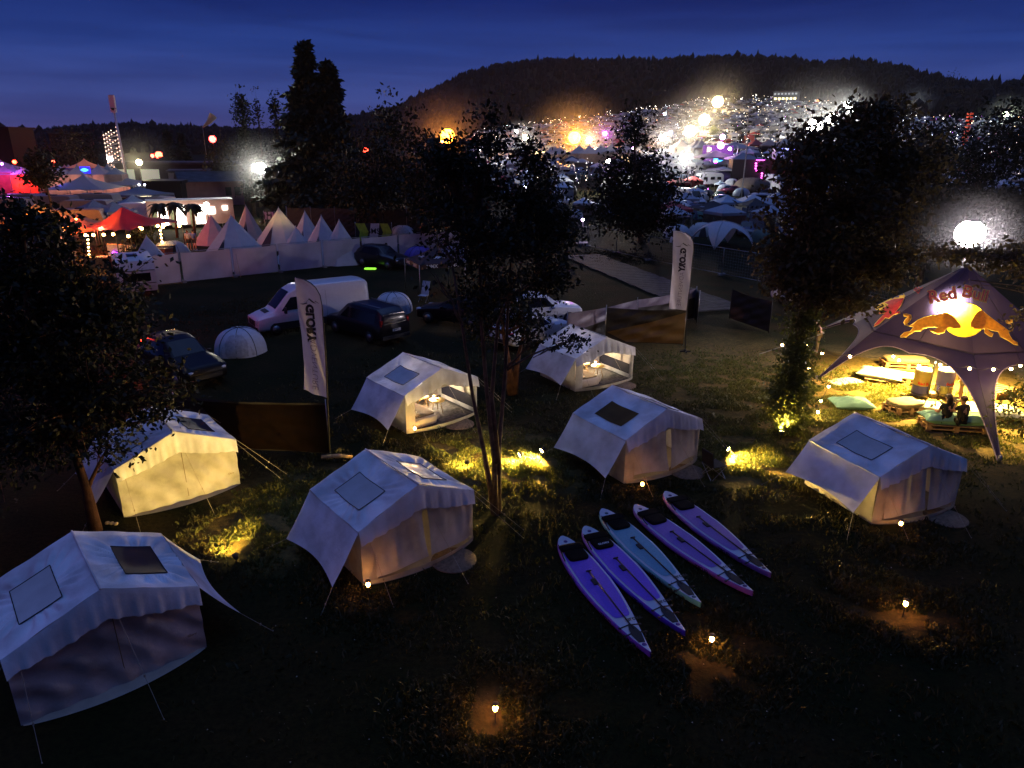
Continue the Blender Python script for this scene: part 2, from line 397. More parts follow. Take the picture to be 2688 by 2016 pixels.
# ------------------------------------------------------------------ trees
BARK = mat('bark', (.085, .06, .045), .95, vary=.4, scale=5, bump=.8, bscale=25)
BARK_RED = mat('bark_red', (.10, .045, .028), .95, vary=.4, scale=5, bump=.8, bscale=25)
BARK_PALE = mat('bark_pale', (.13, .12, .10), .9, vary=.3, scale=5, bump=.6, bscale=25)
LEAF = mat('leaf_dark', (.010, .014, .006), .6, vary=.35, scale=1.5, transl=.2, spec=.3)
LEAF_B = mat('leaf_brown', (.055, .042, .016), .55, vary=.35, scale=1.5, transl=.3, spec=.3)
LEAF_Y = mat('leaf_bright', (.09, .11, .025), .5, vary=.35, scale=1.5, transl=.3, spec=.3)
NEEDLE = mat('needle', (.020, .030, .016), .7, vary=.3, scale=1)
def leaves_mesh(name, P, Nn, size, seed, material, stretch=1.6):
    """P: points (n,3); each gets one folded leaf"""
    r = np.random.RandomState(seed); n = len(P)
    s = size * (.6 + .8 * r.rand(n))[:, None]
    d = r.normal(size=(n, 3)) + Nn; d /= np.linalg.norm(d, axis=1)[:, None] + 1e-9
    q = r.normal(size=(n, 3)); q -= (q * d).sum(1)[:, None] * d; q /= np.linalg.norm(q, axis=1)[:, None] + 1e-9
    V = np.stack([P, P + q * s * .42 + d * s * stretch * .45, P + d * s * stretch, P - q * s * .42 + d * s * stretch * .45], 1)
    me = bpy.data.meshes.new(name); me.vertices.add(n * 4); me.vertices.foreach_set('co', V.reshape(-1))
    me.loops.add(n * 4); me.loops.foreach_set('vertex_index', np.arange(n * 4)); me.polygons.add(n)
    me.polygons.foreach_set('loop_start', np.arange(n) * 4); me.materials.append(material); me.update(); return me
def crown_points(blobs, seed, clump=.35, per=26):
    """blobs: (centre, rx, ry, rz, n leaves). twigs carry tufts of leaves"""
    r = np.random.RandomState(seed); PS = []; NS = []; tips = []
    for c, rx, ry, rz, n in blobs:
        nt_ = max(3, n // per)
        d = r.normal(size=(nt_, 3)); d /= np.linalg.norm(d, axis=1)[:, None]
        q = r.rand(nt_) ** .45
        T = np.array(c) + d * q[:, None] * np.array([rx, ry, rz]) * (1 + .22 * r.normal(size=(nt_, 1)))
        gap = np.array([noise.noise(Vector(p) * (.55 / max(.4, clump * 2.2))) for p in T]); T = T[gap > -.13]; d = d[gap > -.13]; nt_ = len(T)
        if nt_ == 0: continue
        k = per
        off = r.normal(size=(nt_, k, 3)) * clump * np.array([1, 1, .6]) * (.5 + r.rand(nt_, 1, 1))
        PS.append((T[:, None, :] + off).reshape(-1, 3)); NS.append(np.repeat(d * .5, k, 0) + np.array([0, 0, -.25])); tips.append(T)
    return np.concatenate(PS), np.concatenate(NS), tips
def limb_path(a, b, r, sag=.12, n=5):
    a, b = Vector(a), Vector(b); pts = []
    for i in range(n + 1):
        t = i / n; p = a.lerp(b, t); k = math.sin(t * math.pi) * (b - a).length * sag
        pts.append(p + Vector((r.uniform(-.5, .5), r.uniform(-.5, .5), .5)) * k * .6)
    return pts
def broadleaf(name, label, base, trunks, blobs, leaf=.1, clump=.35, per=26, seed=1, bark=None, leafm=None, group=None, tr=.16, twigs=5, cat='tree'):
    per = max(8, int(per * .8))
    """trunks: list of point lists (world). blobs: list of (centre world, rx, ry, rz, n)"""
    r = random.Random(seed); base = Vector(base)
    o = thing(name, label, cat, base, 0, group)
    mb = MB()
    for pts in trunks:
        P = [Vector(p) - base for p in pts]; n = len(P)
        k0 = tr * (1 if len(trunks) == 1 else .72)
        mb.tube(P, [k0 * (1 - .72 * i / (n - 1)) * (1.35 if i == 0 else 1) for i in range(n)], 8)
    P, Nn, tips = crown_points([((Vector(b[0]) - base)[:], *b[1:]) for b in blobs], seed, clump, per)
    ends = [Vector(t[-1]) - base for t in trunks]
    allp = [Vector(p) - base for t in trunks for p in t[1:]]
    lb = MB()
    for bi, T in enumerate(tips):
        c = Vector(blobs[bi][0]) - base
        src = min(allp, key=lambda p: (p - c).length + (2 if p.z > c.z else 0))
        lb.tube(limb_path(src, c, r), [tr * .38 * (1 - .75 * i / 5) for i in range(6)], 6)
        for k in range(min(len(T), twigs * 4)):
            t = Vector(T[k]); s0 = src.lerp(c, r.uniform(.4, 1))
            lb.tube(limb_path(s0, t, r, .1, 3), [tr * .13, tr * .09, tr * .06, tr * .03], 4, False)
    tk = mb.build('trunk', bark or BARK, o)
    lb.build('limbs', bark or BARK, tk)
    c_ = bpy.data.objects.new('crown', leaves_mesh('crown', P, Nn, leaf, seed, leafm or LEAF)); C.objects.link(c_); c_.parent = o
    return o
def conifer(name, label, base, h, rad, seed=1, group=None, leans=(0,), cut=.06, dens=1.0, shape=1.0, size=.3):
    r = random.Random(seed); rr = np.random.RandomState(seed); base = Vector(base); o = thing(name, label, 'conifer', base, 0, group)
    mb = MB(); lb = MB(); PS = []; NS = []
    for li, ln in enumerate(leans):
        hh = h * (1 if li == 0 else .9); top = Vector((ln, 0, hh)); st = Vector((ln * .5, 0, 0))
        mb.tube([st, (top + st) * .5, top], [h * .018, h * .01, .02], 7)
        nb = int(70 * dens)
        for i in range(nb):
            t = cut + (1 - cut) * (i / nb) ** .9; z = t * hh; a = r.uniform(0, 6.283)
            ln_ = rad * (1 - t) ** shape * r.uniform(.6, 1.15) + .15
            c = st.lerp(top, t); tip = c + Vector((math.cos(a) * ln_, math.sin(a) * ln_, -ln_ * .25 + ln_ * ln_ * .02))
            lb.tube([c, c.lerp(tip, .5) + Vector((0, 0, .08)), tip], [.05, .03, .01], 4, False)
            m_ = int(26 * (ln_ / rad + .25) * dens) + 6
            q = rr.rand(m_) ** .7
            pts = np.array(c)[None] + (np.array(tip) - np.array(c))[None] * q[:, None]
            pts = np.repeat(pts, 5, 0) + rr.normal(size=(m_ * 5, 3)) * np.array([.28, .28, .13]) * (.4 + ln_ * .22)
            PS.append(pts); NS.append(np.tile(np.array([math.cos(a), math.sin(a), -.7]), (m_ * 5, 1)))
    tk = mb.build('trunk', BARK, o); lb.build('limbs', BARK, tk)
    c_ = bpy.data.objects.new('crown', leaves_mesh('crown', np.concatenate(PS), np.concatenate(NS), size, seed, NEEDLE, 1.8)); C.objects.link(c_); c_.parent = o
    return o
def bl(u, v, Y, ru, rv, n, ry=None):
    """blob: centre at display pixel (u,v) at distance Y, radii in display pixels"""
    p = ATD(u, v, Y); k = (p - Vector((0, 0, CAMH))).length / (FPX / KD)
    return (p, ru * k, (ry if ry else ru * k * .9), rv * k, n)

# A: the leafy tree beside the yellow lit tent
Y0 = 15.1
broadleaf('broadleaf_tree', 'tall dark leafy tree leaning over the yellow lit tent', GD(207, 1148),
    [[GD(207, 1148), ATD(188, 1060, 15.1), ATD(152, 950, 15.0), ATD(128, 850, 14.9), ATD(150, 720, 14.9), ATD(165, 600, 14.9)],
     [ATD(140, 900, 15.0), ATD(90, 780, 14.6), ATD(60, 640, 14.4), ATD(50, 500, 14.4)]],
    [bl(180, 850, 15.0, 165, 100, 6200), bl(190, 700, 15.0, 105, 120, 6000), bl(300, 850, 15.2, 70, 60, 1500), bl(215, 620, 15.2, 50, 50, 1700), bl(40, 760, 14.4, 90, 130, 4500), bl(45, 590, 14.4, 75, 110, 3600),
     bl(70, 490, 14.4, 70, 42, 1500), bl(120, 930, 15.0, 110, 60, 2600), bl(345, 905, 15.2, 36, 20, 260), bl(235, 960, 15.4, 30, 28, 220), bl(-40, 900, 14.6, 90, 110, 2600), bl(250, 720, 15, 30, 60, 800), bl(110, 640, 15, 60, 60, 1600), bl(15, 950, 14.6, 80, 60, 1200)],
    leaf=.085, clump=.2, per=22, seed=3, bark=BARK_RED, tr=.17, twigs=50)
# B: multi stemmed tree in the middle
Yb = 16.1
broadleaf('broadleaf_tree', 'slender multi stemmed tree in the middle of the camp', GD(1070, 1112),
    [[GD(1070, 1112), ATD(1068, 1000, Yb), ATD(1052, 850, Yb), ATD(1040, 700, Yb - .2), ATD(1035, 520, Yb - .3), ATD(1050, 330, Yb - .3)],
     [GD(1075, 1108), ATD(1078, 960, Yb + .1), ATD(1092, 800, Yb + .3), ATD(1098, 640, Yb + .5), ATD(1110, 480, Yb + .6)],
     [GD(1068, 1110), ATD(1050, 1000, Yb - .1), ATD(1020, 850, Yb - .3), ATD(998, 700, Yb - .5), ATD(975, 560, Yb - .6)],
     [ATD(1075, 1000, Yb), ATD(1062, 860, Yb + .2), ATD(1075, 700, Yb + .4), ATD(1130, 560, Yb + .6)]],
    [bl(1060, 290, Yb - .3, 38, 60, 1300), bl(1030, 390, Yb, 80, 60, 2600), bl(1125, 420, Yb + .3, 70, 75, 2500), bl(985, 470, Yb - .4, 60, 90, 2300), bl(1085, 530, Yb, 120, 85, 4300), bl(1185, 490, Yb + .6, 52, 66, 1500), bl(1215, 540, Yb + .8, 32, 30, 500), bl(945, 520, Yb - .6, 26, 40, 420),
     bl(1040, 640, Yb, 90, 50, 1500), bl(1180, 600, Yb + .6, 50, 45, 900), bl(960, 340, Yb - .4, 40, 50, 1100), bl(1150, 330, Yb + .3, 22, 40, 420), bl(1235, 735, Yb + .9, 42, 16, 260), bl(1150, 740, Yb + .4, 30, 60, 500), bl(940, 590, Yb - .5, 34, 40, 500)],
    leaf=.075, clump=.17, per=20, seed=5, bark=BARK, tr=.10, twigs=50)
# C: reddish stump like stems behind it
broadleaf('broadleaf_tree', 'small tree with a reddish trunk behind the multi stemmed one', GD(1105, 852),
    [[GD(1105, 852), ATD(1100, 790, 25.3), ATD(1088, 720, 25.2), ATD(1080, 640, 25.2)], [GD(1108, 852), ATD(1118, 780, 25.4), ATD(1135, 700, 25.5)]],
    [bl(1090, 640, 25.3, 60, 60, 1800), bl(1140, 700, 25.6, 45, 45, 1000), bl(1040, 700, 25.2, 36, 50, 800)], leaf=.11, clump=.25, per=20, seed=6, bark=BARK_RED, tr=.2)
# I: pointed tree before the field
Yi = 60
broadleaf('broadleaf_tree', 'pointed leafy tree between the bright floodlight and the banner flag', GD(1385, 522),
    [[GD(1385, 522), ATD(1380, 480, Yi), ATD(1372, 380, Yi), ATD(1370, 260, Yi)]],
    [bl(1370, 285, Yi, 30, 52, 900), bl(1372, 350, Yi, 62, 45, 2300), bl(1395, 410, Yi, 90, 50, 4200), bl(1350, 450, Yi, 80, 45, 3800), bl(1400, 480, Yi, 70, 38, 2800), bl(1320, 400, Yi, 40, 40, 900), bl(1290, 470, Yi, 40, 35, 800)],
    leaf=.2, clump=.5, per=16, seed=8, tr=.25)
# J: ivy grown tree beside the star tent
Yj = 21.7
broadleaf('broadleaf_tree', 'tall autumn brown tree with an ivy grown trunk beside the star tent', GD(1700, 938),
    [[GD(1700, 938), ATD(1708, 850, Yj), ATD(1725, 740, Yj), ATD(1750, 620, Yj + .3), ATD(1790, 480, Yj + .6), ATD(1850, 330, Yj + 1)],
     [ATD(1740, 660, Yj), ATD(1800, 560, Yj + .8), ATD(1880, 440, Yj + 1.4)]],
    [bl(1850, 300, Yj + 1, 85, 60, 3600), bl(1760, 350, Yj, 90, 70, 3600), bl(1940, 370, Yj + 1.5, 75, 80, 3400), bl(1830, 450, Yj + .8, 130, 85, 6500), bl(1740, 520, Yj, 85, 80, 4200), bl(1870, 560, Yj + 1, 80, 60, 3000), bl(1900, 250, Yj + 1, 45, 32, 1100), bl(1770, 620, Yj, 75, 45, 2200), bl(1700, 610, Yj - .4, 45, 30, 1000), bl(1830, 640, Yj + .6, 50, 25, 800)],
    leaf=.12, clump=.26, per=20, seed=9, leafm=LEAF_B, tr=.2, twigs=50)
def ivy():
    r = np.random.RandomState(4); PS = []
    for (u, v, rr, n) in [(1703, 925, 22, 500), (1700, 895, 36, 1500), (1705, 855, 42, 1900), (1712, 810, 36, 1500), (1722, 760, 32, 1200), (1735, 700, 34, 1100), (1690, 870, 44, 900)]:
        p = ATD(u, v, Yj - .1); k = 24.0 / 1503 * rr
        PS.append(np.array(p)[None] + r.normal(size=(n, 3)) * np.array([k, k * .8, k]) * .5)
    P = np.concatenate(PS); P = P[P[:, 2] > .02]; b = np.array(GD(1700, 938))
    o = bpy.data.objects.new('ivy_bush', leaves_mesh('ivy_bush', P - b, np.zeros((len(P), 3)) + np.array([0, -.5, .2]), .085, 7, LEAF_Y, 1.5)); C.objects.link(o); o.location = b
    tag(o, 'bright lit leafy ivy climbing the trunk of the brown tree', 'bush')
ivy()
# K: dark trees on the edge behind the star tent
for i, (bu, Yk, bls, s_) in enumerate([
    (2080, 62, [bl(2090, 330, 62, 100, 80, 5000), bl(2030, 440, 62, 80, 90, 4600), bl(2130, 440, 62, 90, 80, 4600), bl(2060, 560, 62, 90, 60, 3600)], 'dark wide tree behind the bright floodlight above the star tent'),
    (2230, 58, [bl(2220, 300, 58, 100, 80, 5000), bl(2230, 420, 58, 100, 90, 5000), bl(2190, 540, 58, 90, 70, 3600)], 'dark tree beside the floodlight above the star tent, cut by the picture edge'),
    (1990, 42, [bl(1985, 340, 42, 60, 60, 2200), bl(1975, 450, 42, 60, 70, 2300), bl(1950, 540, 42, 45, 45, 1200)], 'dark tree behind the brown ivy grown tree')]):
    g = AT(bu * KD, 700, Yk); g.z = 0
    broadleaf('broadleaf_tree', s_, g, [[g, g + Vector((.1, 0, 3)), g + Vector((-.1, 0, 6)), g + Vector((.1, 0, 9))]], bls, leaf=.21, clump=.45, per=18, seed=20 + i, tr=.2, leafm=LEAF)
# L: sprays of brown leaves hanging over the star tent
gl = Vector((22.5, 22.0, 0))
broadleaf('broadleaf_tree', 'tree reaching brown leafy boughs over the tip of the star tent', gl, [[gl, gl + Vector((-.3, .1, 3.5)), gl + Vector((-1.2, .3, 5.4))]],
    [bl(2065, 548, 22.6, 55, 17, 420, 1.0), bl(2130, 560, 22.2, 40, 15, 260, .8), bl(2195, 585, 22, 34, 20, 260, 1.0), bl(2180, 545, 22, 40, 20, 300, 1.0), bl(2098, 605, 22.4, 12, 14, 60, .3), bl(2200, 690, 21.6, 16, 16, 70, .4), bl(2025, 540, 22.8, 24, 14, 130, .6)],
    leaf=.10, clump=.2, per=14, seed=31, leafm=LEAF_B, tr=.16)
gm = GD(2205, 945)
broadleaf('shrub', 'spindly yellow lit shrub beside the star tent leg', gm, [[gm, gm + Vector((0, 0, .5)), gm + Vector((-.2, 0, 1.3))]], [bl(2190, 890, 20.5, 34, 46, 420, .5), bl(2205, 840, 20.8, 22, 30, 220, .4)], leaf=.07, clump=.12, per=10, seed=33, leafm=LEAF_Y, tr=.04, cat='shrub')
# pines, poplars and the dark belt behind the white fence
conifer('pine_tree', 'tallest dark conifer with two tops behind the tipis', Vector((-22.6, 82, 0)), 19.0, 6.6, 2, leans=(0, 2.4), dens=2.0, size=.40, shape=1.05)
conifer('fir_tree', 'dark pointed fir with a sister fir close by', hit(455, 470), 11.3, 3.4, 3, 'pair of dark firs', dens=.9, size=.4) if hit(455, 470) else None
conifer('fir_tree', 'shorter dark fir leaning against its taller twin', hit(489, 470), 10.6, 2.6, 4, 'pair of dark firs', dens=.9, size=.4)
def poplar(u, vt, Y, label, wpx, seed, s_=1):
    top = ATD(u, vt, Y); g = Vector((top.x, top.y, 0)); h = top.z; k = wpx * KD * Y / FPX * 1.05
    blobs = [(g + Vector((0, 0, h * t)), k * q, k * q, h * .13, int(900 * q * s_)) for t, q in ((.3, 1), (.45, .95), (.6, .85), (.74, .7), (.87, .5), (.95, .3))]
    return broadleaf('poplar_tree', label, g, [[g, g + Vector((0, 0, h * .5)), g + Vector((0, 0, h * .9))]], blobs, leaf=.24, clump=.35, per=14, seed=seed, tr=.22)
poplar(520, 200, 92, 'tall slim poplar beside the bright field floodlight', 22, 41)
poplar(591, 204, 100, 'thin poplar spire just beside the tall conifer', 9, 42, .6)
poplar(553, 206, 104, 'bare thin poplar between the two leafy ones', 8, 43, .2)
belt = [  # u, vtop, vmid, width, Y, n, label, leaf material
    (850, 225, 360, 70, 70, 4200, 'tall drooping birch in the dark tree belt', LEAF), (800, 290, 400, 60, 66, 3000, 'round dark tree at the foot of the tall conifer', LEAF),
    (915, 290, 400, 55, 62, 3000, 'dark tree between the drooping birch and the orange glow', LEAF), (960, 335, 430, 60, 58, 2600, 'broad dark tree before the orange glow', LEAF),
    (742, 330, 410, 60, 74, 2600, 'low dark tree under the tall conifer', LEAF), (1180, 380, 470, 60, 50, 2800, 'leafy tree beside the middle multi stemmed tree', LEAF),
    (1010, 300, 420, 40, 66, 2000, 'narrow dark tree behind the orange glow', LEAF), (560, 300, 380, 45, 110, 1800, 'dark shrubby tree around the field floodlight', LEAF),
    (480, 300, 360, 36, 112, 1600, 'greenish tree next to the pair of firs', LEAF_B), (1225, 440, 500, 30, 56, 900, 'small bush at the corner of the mesh fence', LEAF),
    (86, 330, 370, 32, 72, 1700, 'rounded black tree beside the white pagoda row', LEAF), (140, 285, 330, 40, 150, 1300, 'red lit tree behind the pagoda row', LEAF_B),
    (195, 292, 335, 30, 160, 1100, 'dark tree near the lit lattice tower', LEAF), (110, 470, 560, 55, 36, 1500, 'dense dark tree in front of the orange lit camp', LEAF)]
for i, (u, vt, vm, wd, Y, n, lb_, lm) in enumerate(belt):
    t = ATD(u, vt, Y); g = Vector((t.x, t.y, terr(t.x, t.y))); h = t.z - g.z
    bls = [bl(u, vt + (vm - vt) * .35, Y, wd * .62, (vm - vt) * .42, n // 4), bl(u - wd * .35, vm, Y, wd * .55, (vm - vt) * .45, n // 4), bl(u + wd * .4, vm + 8, Y, wd * .55, (vm - vt) * .45, n // 4), bl(u, vm + (vm - vt) * .35, Y, wd * .7, (vm - vt) * .4, n // 4)]
    broadleaf('broadleaf_tree', lb_, g, [[g, g + Vector((.1, 0, h * .4)), g + Vector((-.1, 0, h * .75))]], bls, leaf=.13 + Y * .0018, clump=.3 + Y * .003, per=16, seed=60 + i, tr=.12 + Y * .001, leafm=lm)
# ------------------------------------------------------------------ canvas cabin tents
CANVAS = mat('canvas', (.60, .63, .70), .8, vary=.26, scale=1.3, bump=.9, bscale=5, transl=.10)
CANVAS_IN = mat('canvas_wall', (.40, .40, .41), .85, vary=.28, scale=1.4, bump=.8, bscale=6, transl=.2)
FLAP = mat('canvas_flap', (.42, .44, .46), .8, vary=.1, scale=2, bump=.2, bscale=60)
PVC = mat('clear_vinyl', (.55, .55, .58), .18, vary=.3, scale=6, bump=.9, bscale=7, spec=.9)
DARKWIN = mat('dark_window', (.008, .009, .02), .55, vary=.3, scale=2, spec=.2)
AMBER = mat('amber_mesh', (.16, .085, .02), .7, vary=.3, scale=1.2, transl=.5)
TRIM = mat('black_trim', (.012, .012, .015), .7)
CORD = mat('cord', (.30, .27, .22), .8)
STEEL = mat('steel', (.35, .35, .36), .35, metal=.9)
GSHEET = mat('groundsheet', (.36, .33, .28), .7, vary=.1, scale=3)
RUGM = mat('brown_mat', (.17, .115, .075), .95, vary=.3, scale=12, bump=.6)
WE, LT, HE, HR, WB = 3.04, 2.43, 1.375, 2.01, 2.98
def slope_pt(s, t, side):
    """s along ridge 0 front .. 1 back, t 0 ridge .. 1 eave"""
    z = HR + (HE - HR) * t - .06 * math.sin(math.pi * t) * math.sin(math.pi * s) - .045 * math.sin(math.pi * s) * (1 - t) - .025 * math.sin(math.pi * s) * t ** 3 + .008 * math.sin(s * 17 + t * 5 + side)
    return Vector((-s * LT, side * t * WE / 2, z))
def wrinkle(s, t, ph, amp=.010):
    amp *= 2.6
    ds = max(abs(s - .5) - .25, 0) * LT; dt = max(abs(t - .54) - .22, 0) * 1.65
    d = math.hypot(ds, dt)
    if d < 1e-4: return 0
    a = math.atan2((t - .54) * 1.65, (s - .5) * LT)
    return amp * math.sin(a * 19 + ph + 2 * math.sin(a * 5 + ph)) * math.exp(-((d - .16) / .22) ** 2) + .006 * math.sin(a * 11 + ph * 2) * min(1, d * 2)
def peg_line(o, a, b, name='guy_line'):
    mb = MB(); a, b = Vector(a), Vector(b); mb.tube([a, b], .0045, 4)
    mb.tube([b + Vector((0, 0, .02)), b + Vector((0, 0, -.12))], .012, 5)
    m_ = a.lerp(b, .6); mb.box(m_, (.012, .03, .05))
    mb.build(name, CORD, o)
def cabin_tent(label, x, y, adeg, front='door', awn=-1, lwin='flap', rwin='vinyl', seed=1, wr=.010, lawn_z=.45, adist=2.2):
    r = random.Random(seed); ph = r.uniform(0, 6)
    o = thing('cabin_tent', label, 'tent', (x, y, 0), R(adeg), 'cream canvas cabin tents on the grass')
    # roof
    mb = MB()
    for side in (-1, 1):
        def f(i, j, side=side):
            p = slope_pt(i, j, side); return p + Vector((0, side * .35, .93)) * wrinkle(i, j, ph + side, wr)
        g = mb.grid(f, 64, 44)
        e = MB(); 
        mb.grid(lambda i, j, side=side: slope_pt(i, 1, side) + Vector((0, side * .01, -.10 * j)), 12, 1)
    mb.tube([slope_pt(0, 0, 1) + Vector((.01, 0, .0)), slope_pt(1, 0, 1)], .02, 6)
    roof = mb.build('roof', CANVAS, o)
    # two roof windows
    for side, kind in ((-1, lwin), (1, rwin)):
        if not kind: continue
        mt = {'flap': FLAP, 'vinyl': PVC, 'dark': DARKWIN, 'amber': AMBER}[kind]
        s0, s1, t0, t1 = .255, .745, .325, .765
        wb = MB(); off = Vector((0, side * .006, .016))
        wb.grid(lambda i, j, side=side: slope_pt(s0 + (s1 - s0) * i, t0 + (t1 - t0) * j, side) + off, 10, 8)
        wo = wb.build('roof_window', mt, roof)
        tb = MB(); q = [slope_pt(s_, t_, side) + off * 1.2 for s_, t_ in ((s0, t0), (s1, t0), (s1, t1), (s0, t1))]
        for k in range(4): tb.tube([q[k].lerp(q[(k + 1) % 4], i / 5) if False else slope_pt(*[((s0, t0), (s1, t0), (s1, t1), (s0, t1))[k][c_] * (1 - i / 5) + ((s0, t0), (s1, t0), (s1, t1), (s0, t1))[(k + 1) % 4][c_] * i / 5 for c_ in (0, 1)], side) + off * 1.15 for i in range(6)], .009 if kind != 'amber' else .004, 5)
        tb.build('window_trim', TRIM, wo)
    # walls
    for side, nm in ((-1, 'side_wall'), (1, 'side_wall')):
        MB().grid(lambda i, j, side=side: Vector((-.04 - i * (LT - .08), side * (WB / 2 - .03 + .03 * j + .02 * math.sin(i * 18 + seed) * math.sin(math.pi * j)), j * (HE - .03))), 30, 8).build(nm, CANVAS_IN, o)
    bw = MB()
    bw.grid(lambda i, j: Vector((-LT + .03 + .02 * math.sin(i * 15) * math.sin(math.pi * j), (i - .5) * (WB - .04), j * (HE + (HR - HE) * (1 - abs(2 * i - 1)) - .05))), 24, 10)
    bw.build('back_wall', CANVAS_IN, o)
    gs = MB(); bul = .30
    def lip(i): return .02 + bul * math.sin(math.pi * i) ** .8
    gs.grid(lambda i, j: Vector((-LT * j + lip(i) * (1 - j), (i - .5) * (WB - .06), .02)), 20, 6)
    gs.build('groundsheet', GSHEET if front != 'open' else mat('tent_floor', (.07, .065, .07), .8, vary=.3, scale=6), o)
    # front
    if front == 'closed':
        def ff(i, j):
            yy = (i - .5) * WB; zt = HE + (HR - HE) * (1 - abs(2 * i - 1)) - .06
            d = .030 * math.sin((yy * 1.3 + j * 2.4) * 7 + seed) * math.sin(math.pi * j) ** .6 + .022 * math.sin(yy * 13 + 4 * j) * (1 - j) + .05 * math.sin(math.pi * i) * (1 - j)
            return Vector((-.02 + d, yy, .01 + j * zt))
        fw = MB().grid(ff, 70, 34).build('front_wall', CANVAS_IN, o)
        tb = MB(); tb.tube([Vector((.045, .10, .12)), Vector((.035, .08, 1.4))], .008, 5)
        tb.build('zip', mat('zip_brown', (.16, .12, .07), .7), fw)
        lb = MB(); text_on(lb, 'Glory', .07, lambda a, b: Vector((.012, 1.27 + a, .42 + b)), .001)
        lb.build('print', mat('print_brown', (.2, .15, .06), .7), fw)
    else:
        cs = MB()   # corner strips of the front and the bottom lip
        for side, wd_ in ((-1, .36), (1, .16)):
            cs.grid(lambda i, j, side=side, wd_=wd_: Vector((-.01 + .03 * math.sin(i * 3) , side * (WB / 2 - i * wd_), .01 + j * (HE + .12 * i - .04))), 6, 8)
        cs.grid(lambda i, j: Vector((lip(i) + .015 - .05 * (1 - j), (i - .5) * (WB - .02), .01 + .13 * j * (1.0 + .25 * math.sin(math.pi * i)))), 24, 2)
        cs.grid(lambda i, j: Vector((0, (i - .5) * (WB - .1), HE - .05 + j * ((HR - HE) * (1 - abs(2 * i - 1)) + .02))), 20, 4)
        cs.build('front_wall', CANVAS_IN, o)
        if front == 'door':
            slit = .12
            for a0, a1, lab in ((-WB / 2 + .30, slit - .05, 0), (slit + .02, WB / 2 - .1, 1)):
                def fd(i, j, a0=a0, a1=a1, lab=lab):
                    yy = a0 + (a1 - a0) * i; k = (yy / (WB / 2)); base = lip((yy + WB / 2) / WB) * (1 - j) * .75
                    fold = (.045 * math.sin(yy * 9 + seed + lab) + .028 * math.sin(yy * 21 + seed * 2)) * (.35 + .65 * (1 - j)) * math.sin(math.pi * min(1, (1 - j) * .9 + .1)) 
                    z0 = .20 + .05 * math.sin(yy * 3 + seed) + (.06 if lab else 0) * (1 - abs(2 * i - 1))
                    edge = (.05 * math.sin(math.pi * j) * (1 if lab else -1)) * ((1 - i) if lab else i)
                    return Vector((-.02 + base + fold, yy + edge, z0 + j * (HE + (HR - HE) * .75 * (1 - abs(k)) - z0)))
                MB().grid(fd, 40, 26).build('door_curtain', CANVAS_IN, o)
    # valance hanging from the gable edge
    def low(i):
        c = abs(2 * i - 1); return .545 * (1 - c) + .30 * c + .05 * math.sin(math.pi * c) if c < .93 else .34
    def fv(i, j):
        yy = (i - .5) * WE; zt = HE + (HR - HE) * (1 - abs(2 * i - 1))
        fo = .022 * math.sin(yy * 19 + seed) * j + .012 * math.sin(yy * 37 + seed * 3) * j + .02 * math.exp(-(yy / .09) ** 2) * j
        return Vector((.005 + .10 * j ** .8 + fo, yy * (1 - .01 * j), zt - low(i) * j))
    MB().grid(fv, 80, 14).build('valance', CANVAS, o)
    # side awning
    s = awn
    def fa(i, j):
        sagx = .10 * math.sin(math.pi * j) * (i * (1 - j) * 0 + 1) * 0
        q = j; yy = WE / 2 + (adist - WE / 2) * q - .16 * q * math.sin(math.pi * i); zz = HE - .02 + (lawn_z - HE) * q + .06 * q * math.sin(math.pi * i)
        return Vector((-LT * i, s * yy, zz - .03 * math.sin(math.pi * q)))
    MB().grid(fa, 20, 14).build('awning', CANVAS, o)
    for i in (0, 1):
        a = fa(i, 1); peg_line(o, a, (a.x + (.35 if i == 0 else -.35), a.y + s * .45, 0))
        e = Vector((-LT * i, -s * WE / 2, HE)); peg_line(o, e, (e.x + (.4 if i == 0 else -.4), -s * (WE / 2 + 1.25), 0)); peg_line(o, e - Vector((0, 0, .12)), (e.x + (.7 if i == 0 else -.7), -s * (WE / 2 + 1.0), 0))
    peg_line(o, (.02, -1.3, 1.12), (1.05, -1.35, 0)); peg_line(o, (.02, s * -.0 + .15, 1.5), (1.35, .35, 0))
    return o
TENTS = [
 ('glow', -8.79, 16.69, -49.7, dict(front='closed', awn=-1, lwin='flap', rwin='dark', seed=3, lawn_z=.55, adist=2.1), 'cream cabin tent with its front wall glowing yellow in a spotlight'),
 ('near', -6.93, 9.96, -49.2, dict(front='closed', awn=1, lwin='flap', rwin='dark', seed=5, wr=.017), 'big dim cabin tent with pink wrinkled roof, cut by the picture edge'),
 ('mid', -2.06, 13.87, -50.3, dict(front='door', awn=-1, lwin='flap', rwin='vinyl', seed=8, wr=.012, lawn_z=.32), 'cabin tent with a shiny vinyl roof window and a lamp at its front corner'),
 ('open', -2.36, 22.29, -48.8, dict(front='open', awn=-1, lwin='flap', rwin=None, seed=11, wr=.003, lawn_z=.36), 'open fronted lit cabin tent behind the flag banner and the middle tree'),
 ('open', 3.72, 26.45, -57.2, dict(front='open', awn=-1, lwin=None, rwin=None, seed=14, wr=.003, lawn_z=.42), 'open fronted lit cabin tent farthest back, beside the dark windbreak'),
 ('amber', 4.47, 18.69, -56.9, dict(front='door', awn=-1, lwin='amber', rwin='vinyl', seed=17, wr=.004, lawn_z=.4), 'cabin tent with an open amber roof window behind the paddleboards'),
 ('last', 10.66, 16.28, -69.1, dict(front='door', awn=-1, lwin='flap', rwin='vinyl', seed=21, wr=.004, lawn_z=.5), 'cabin tent nearest the star tent, its front corner lit from below')]
TO = []
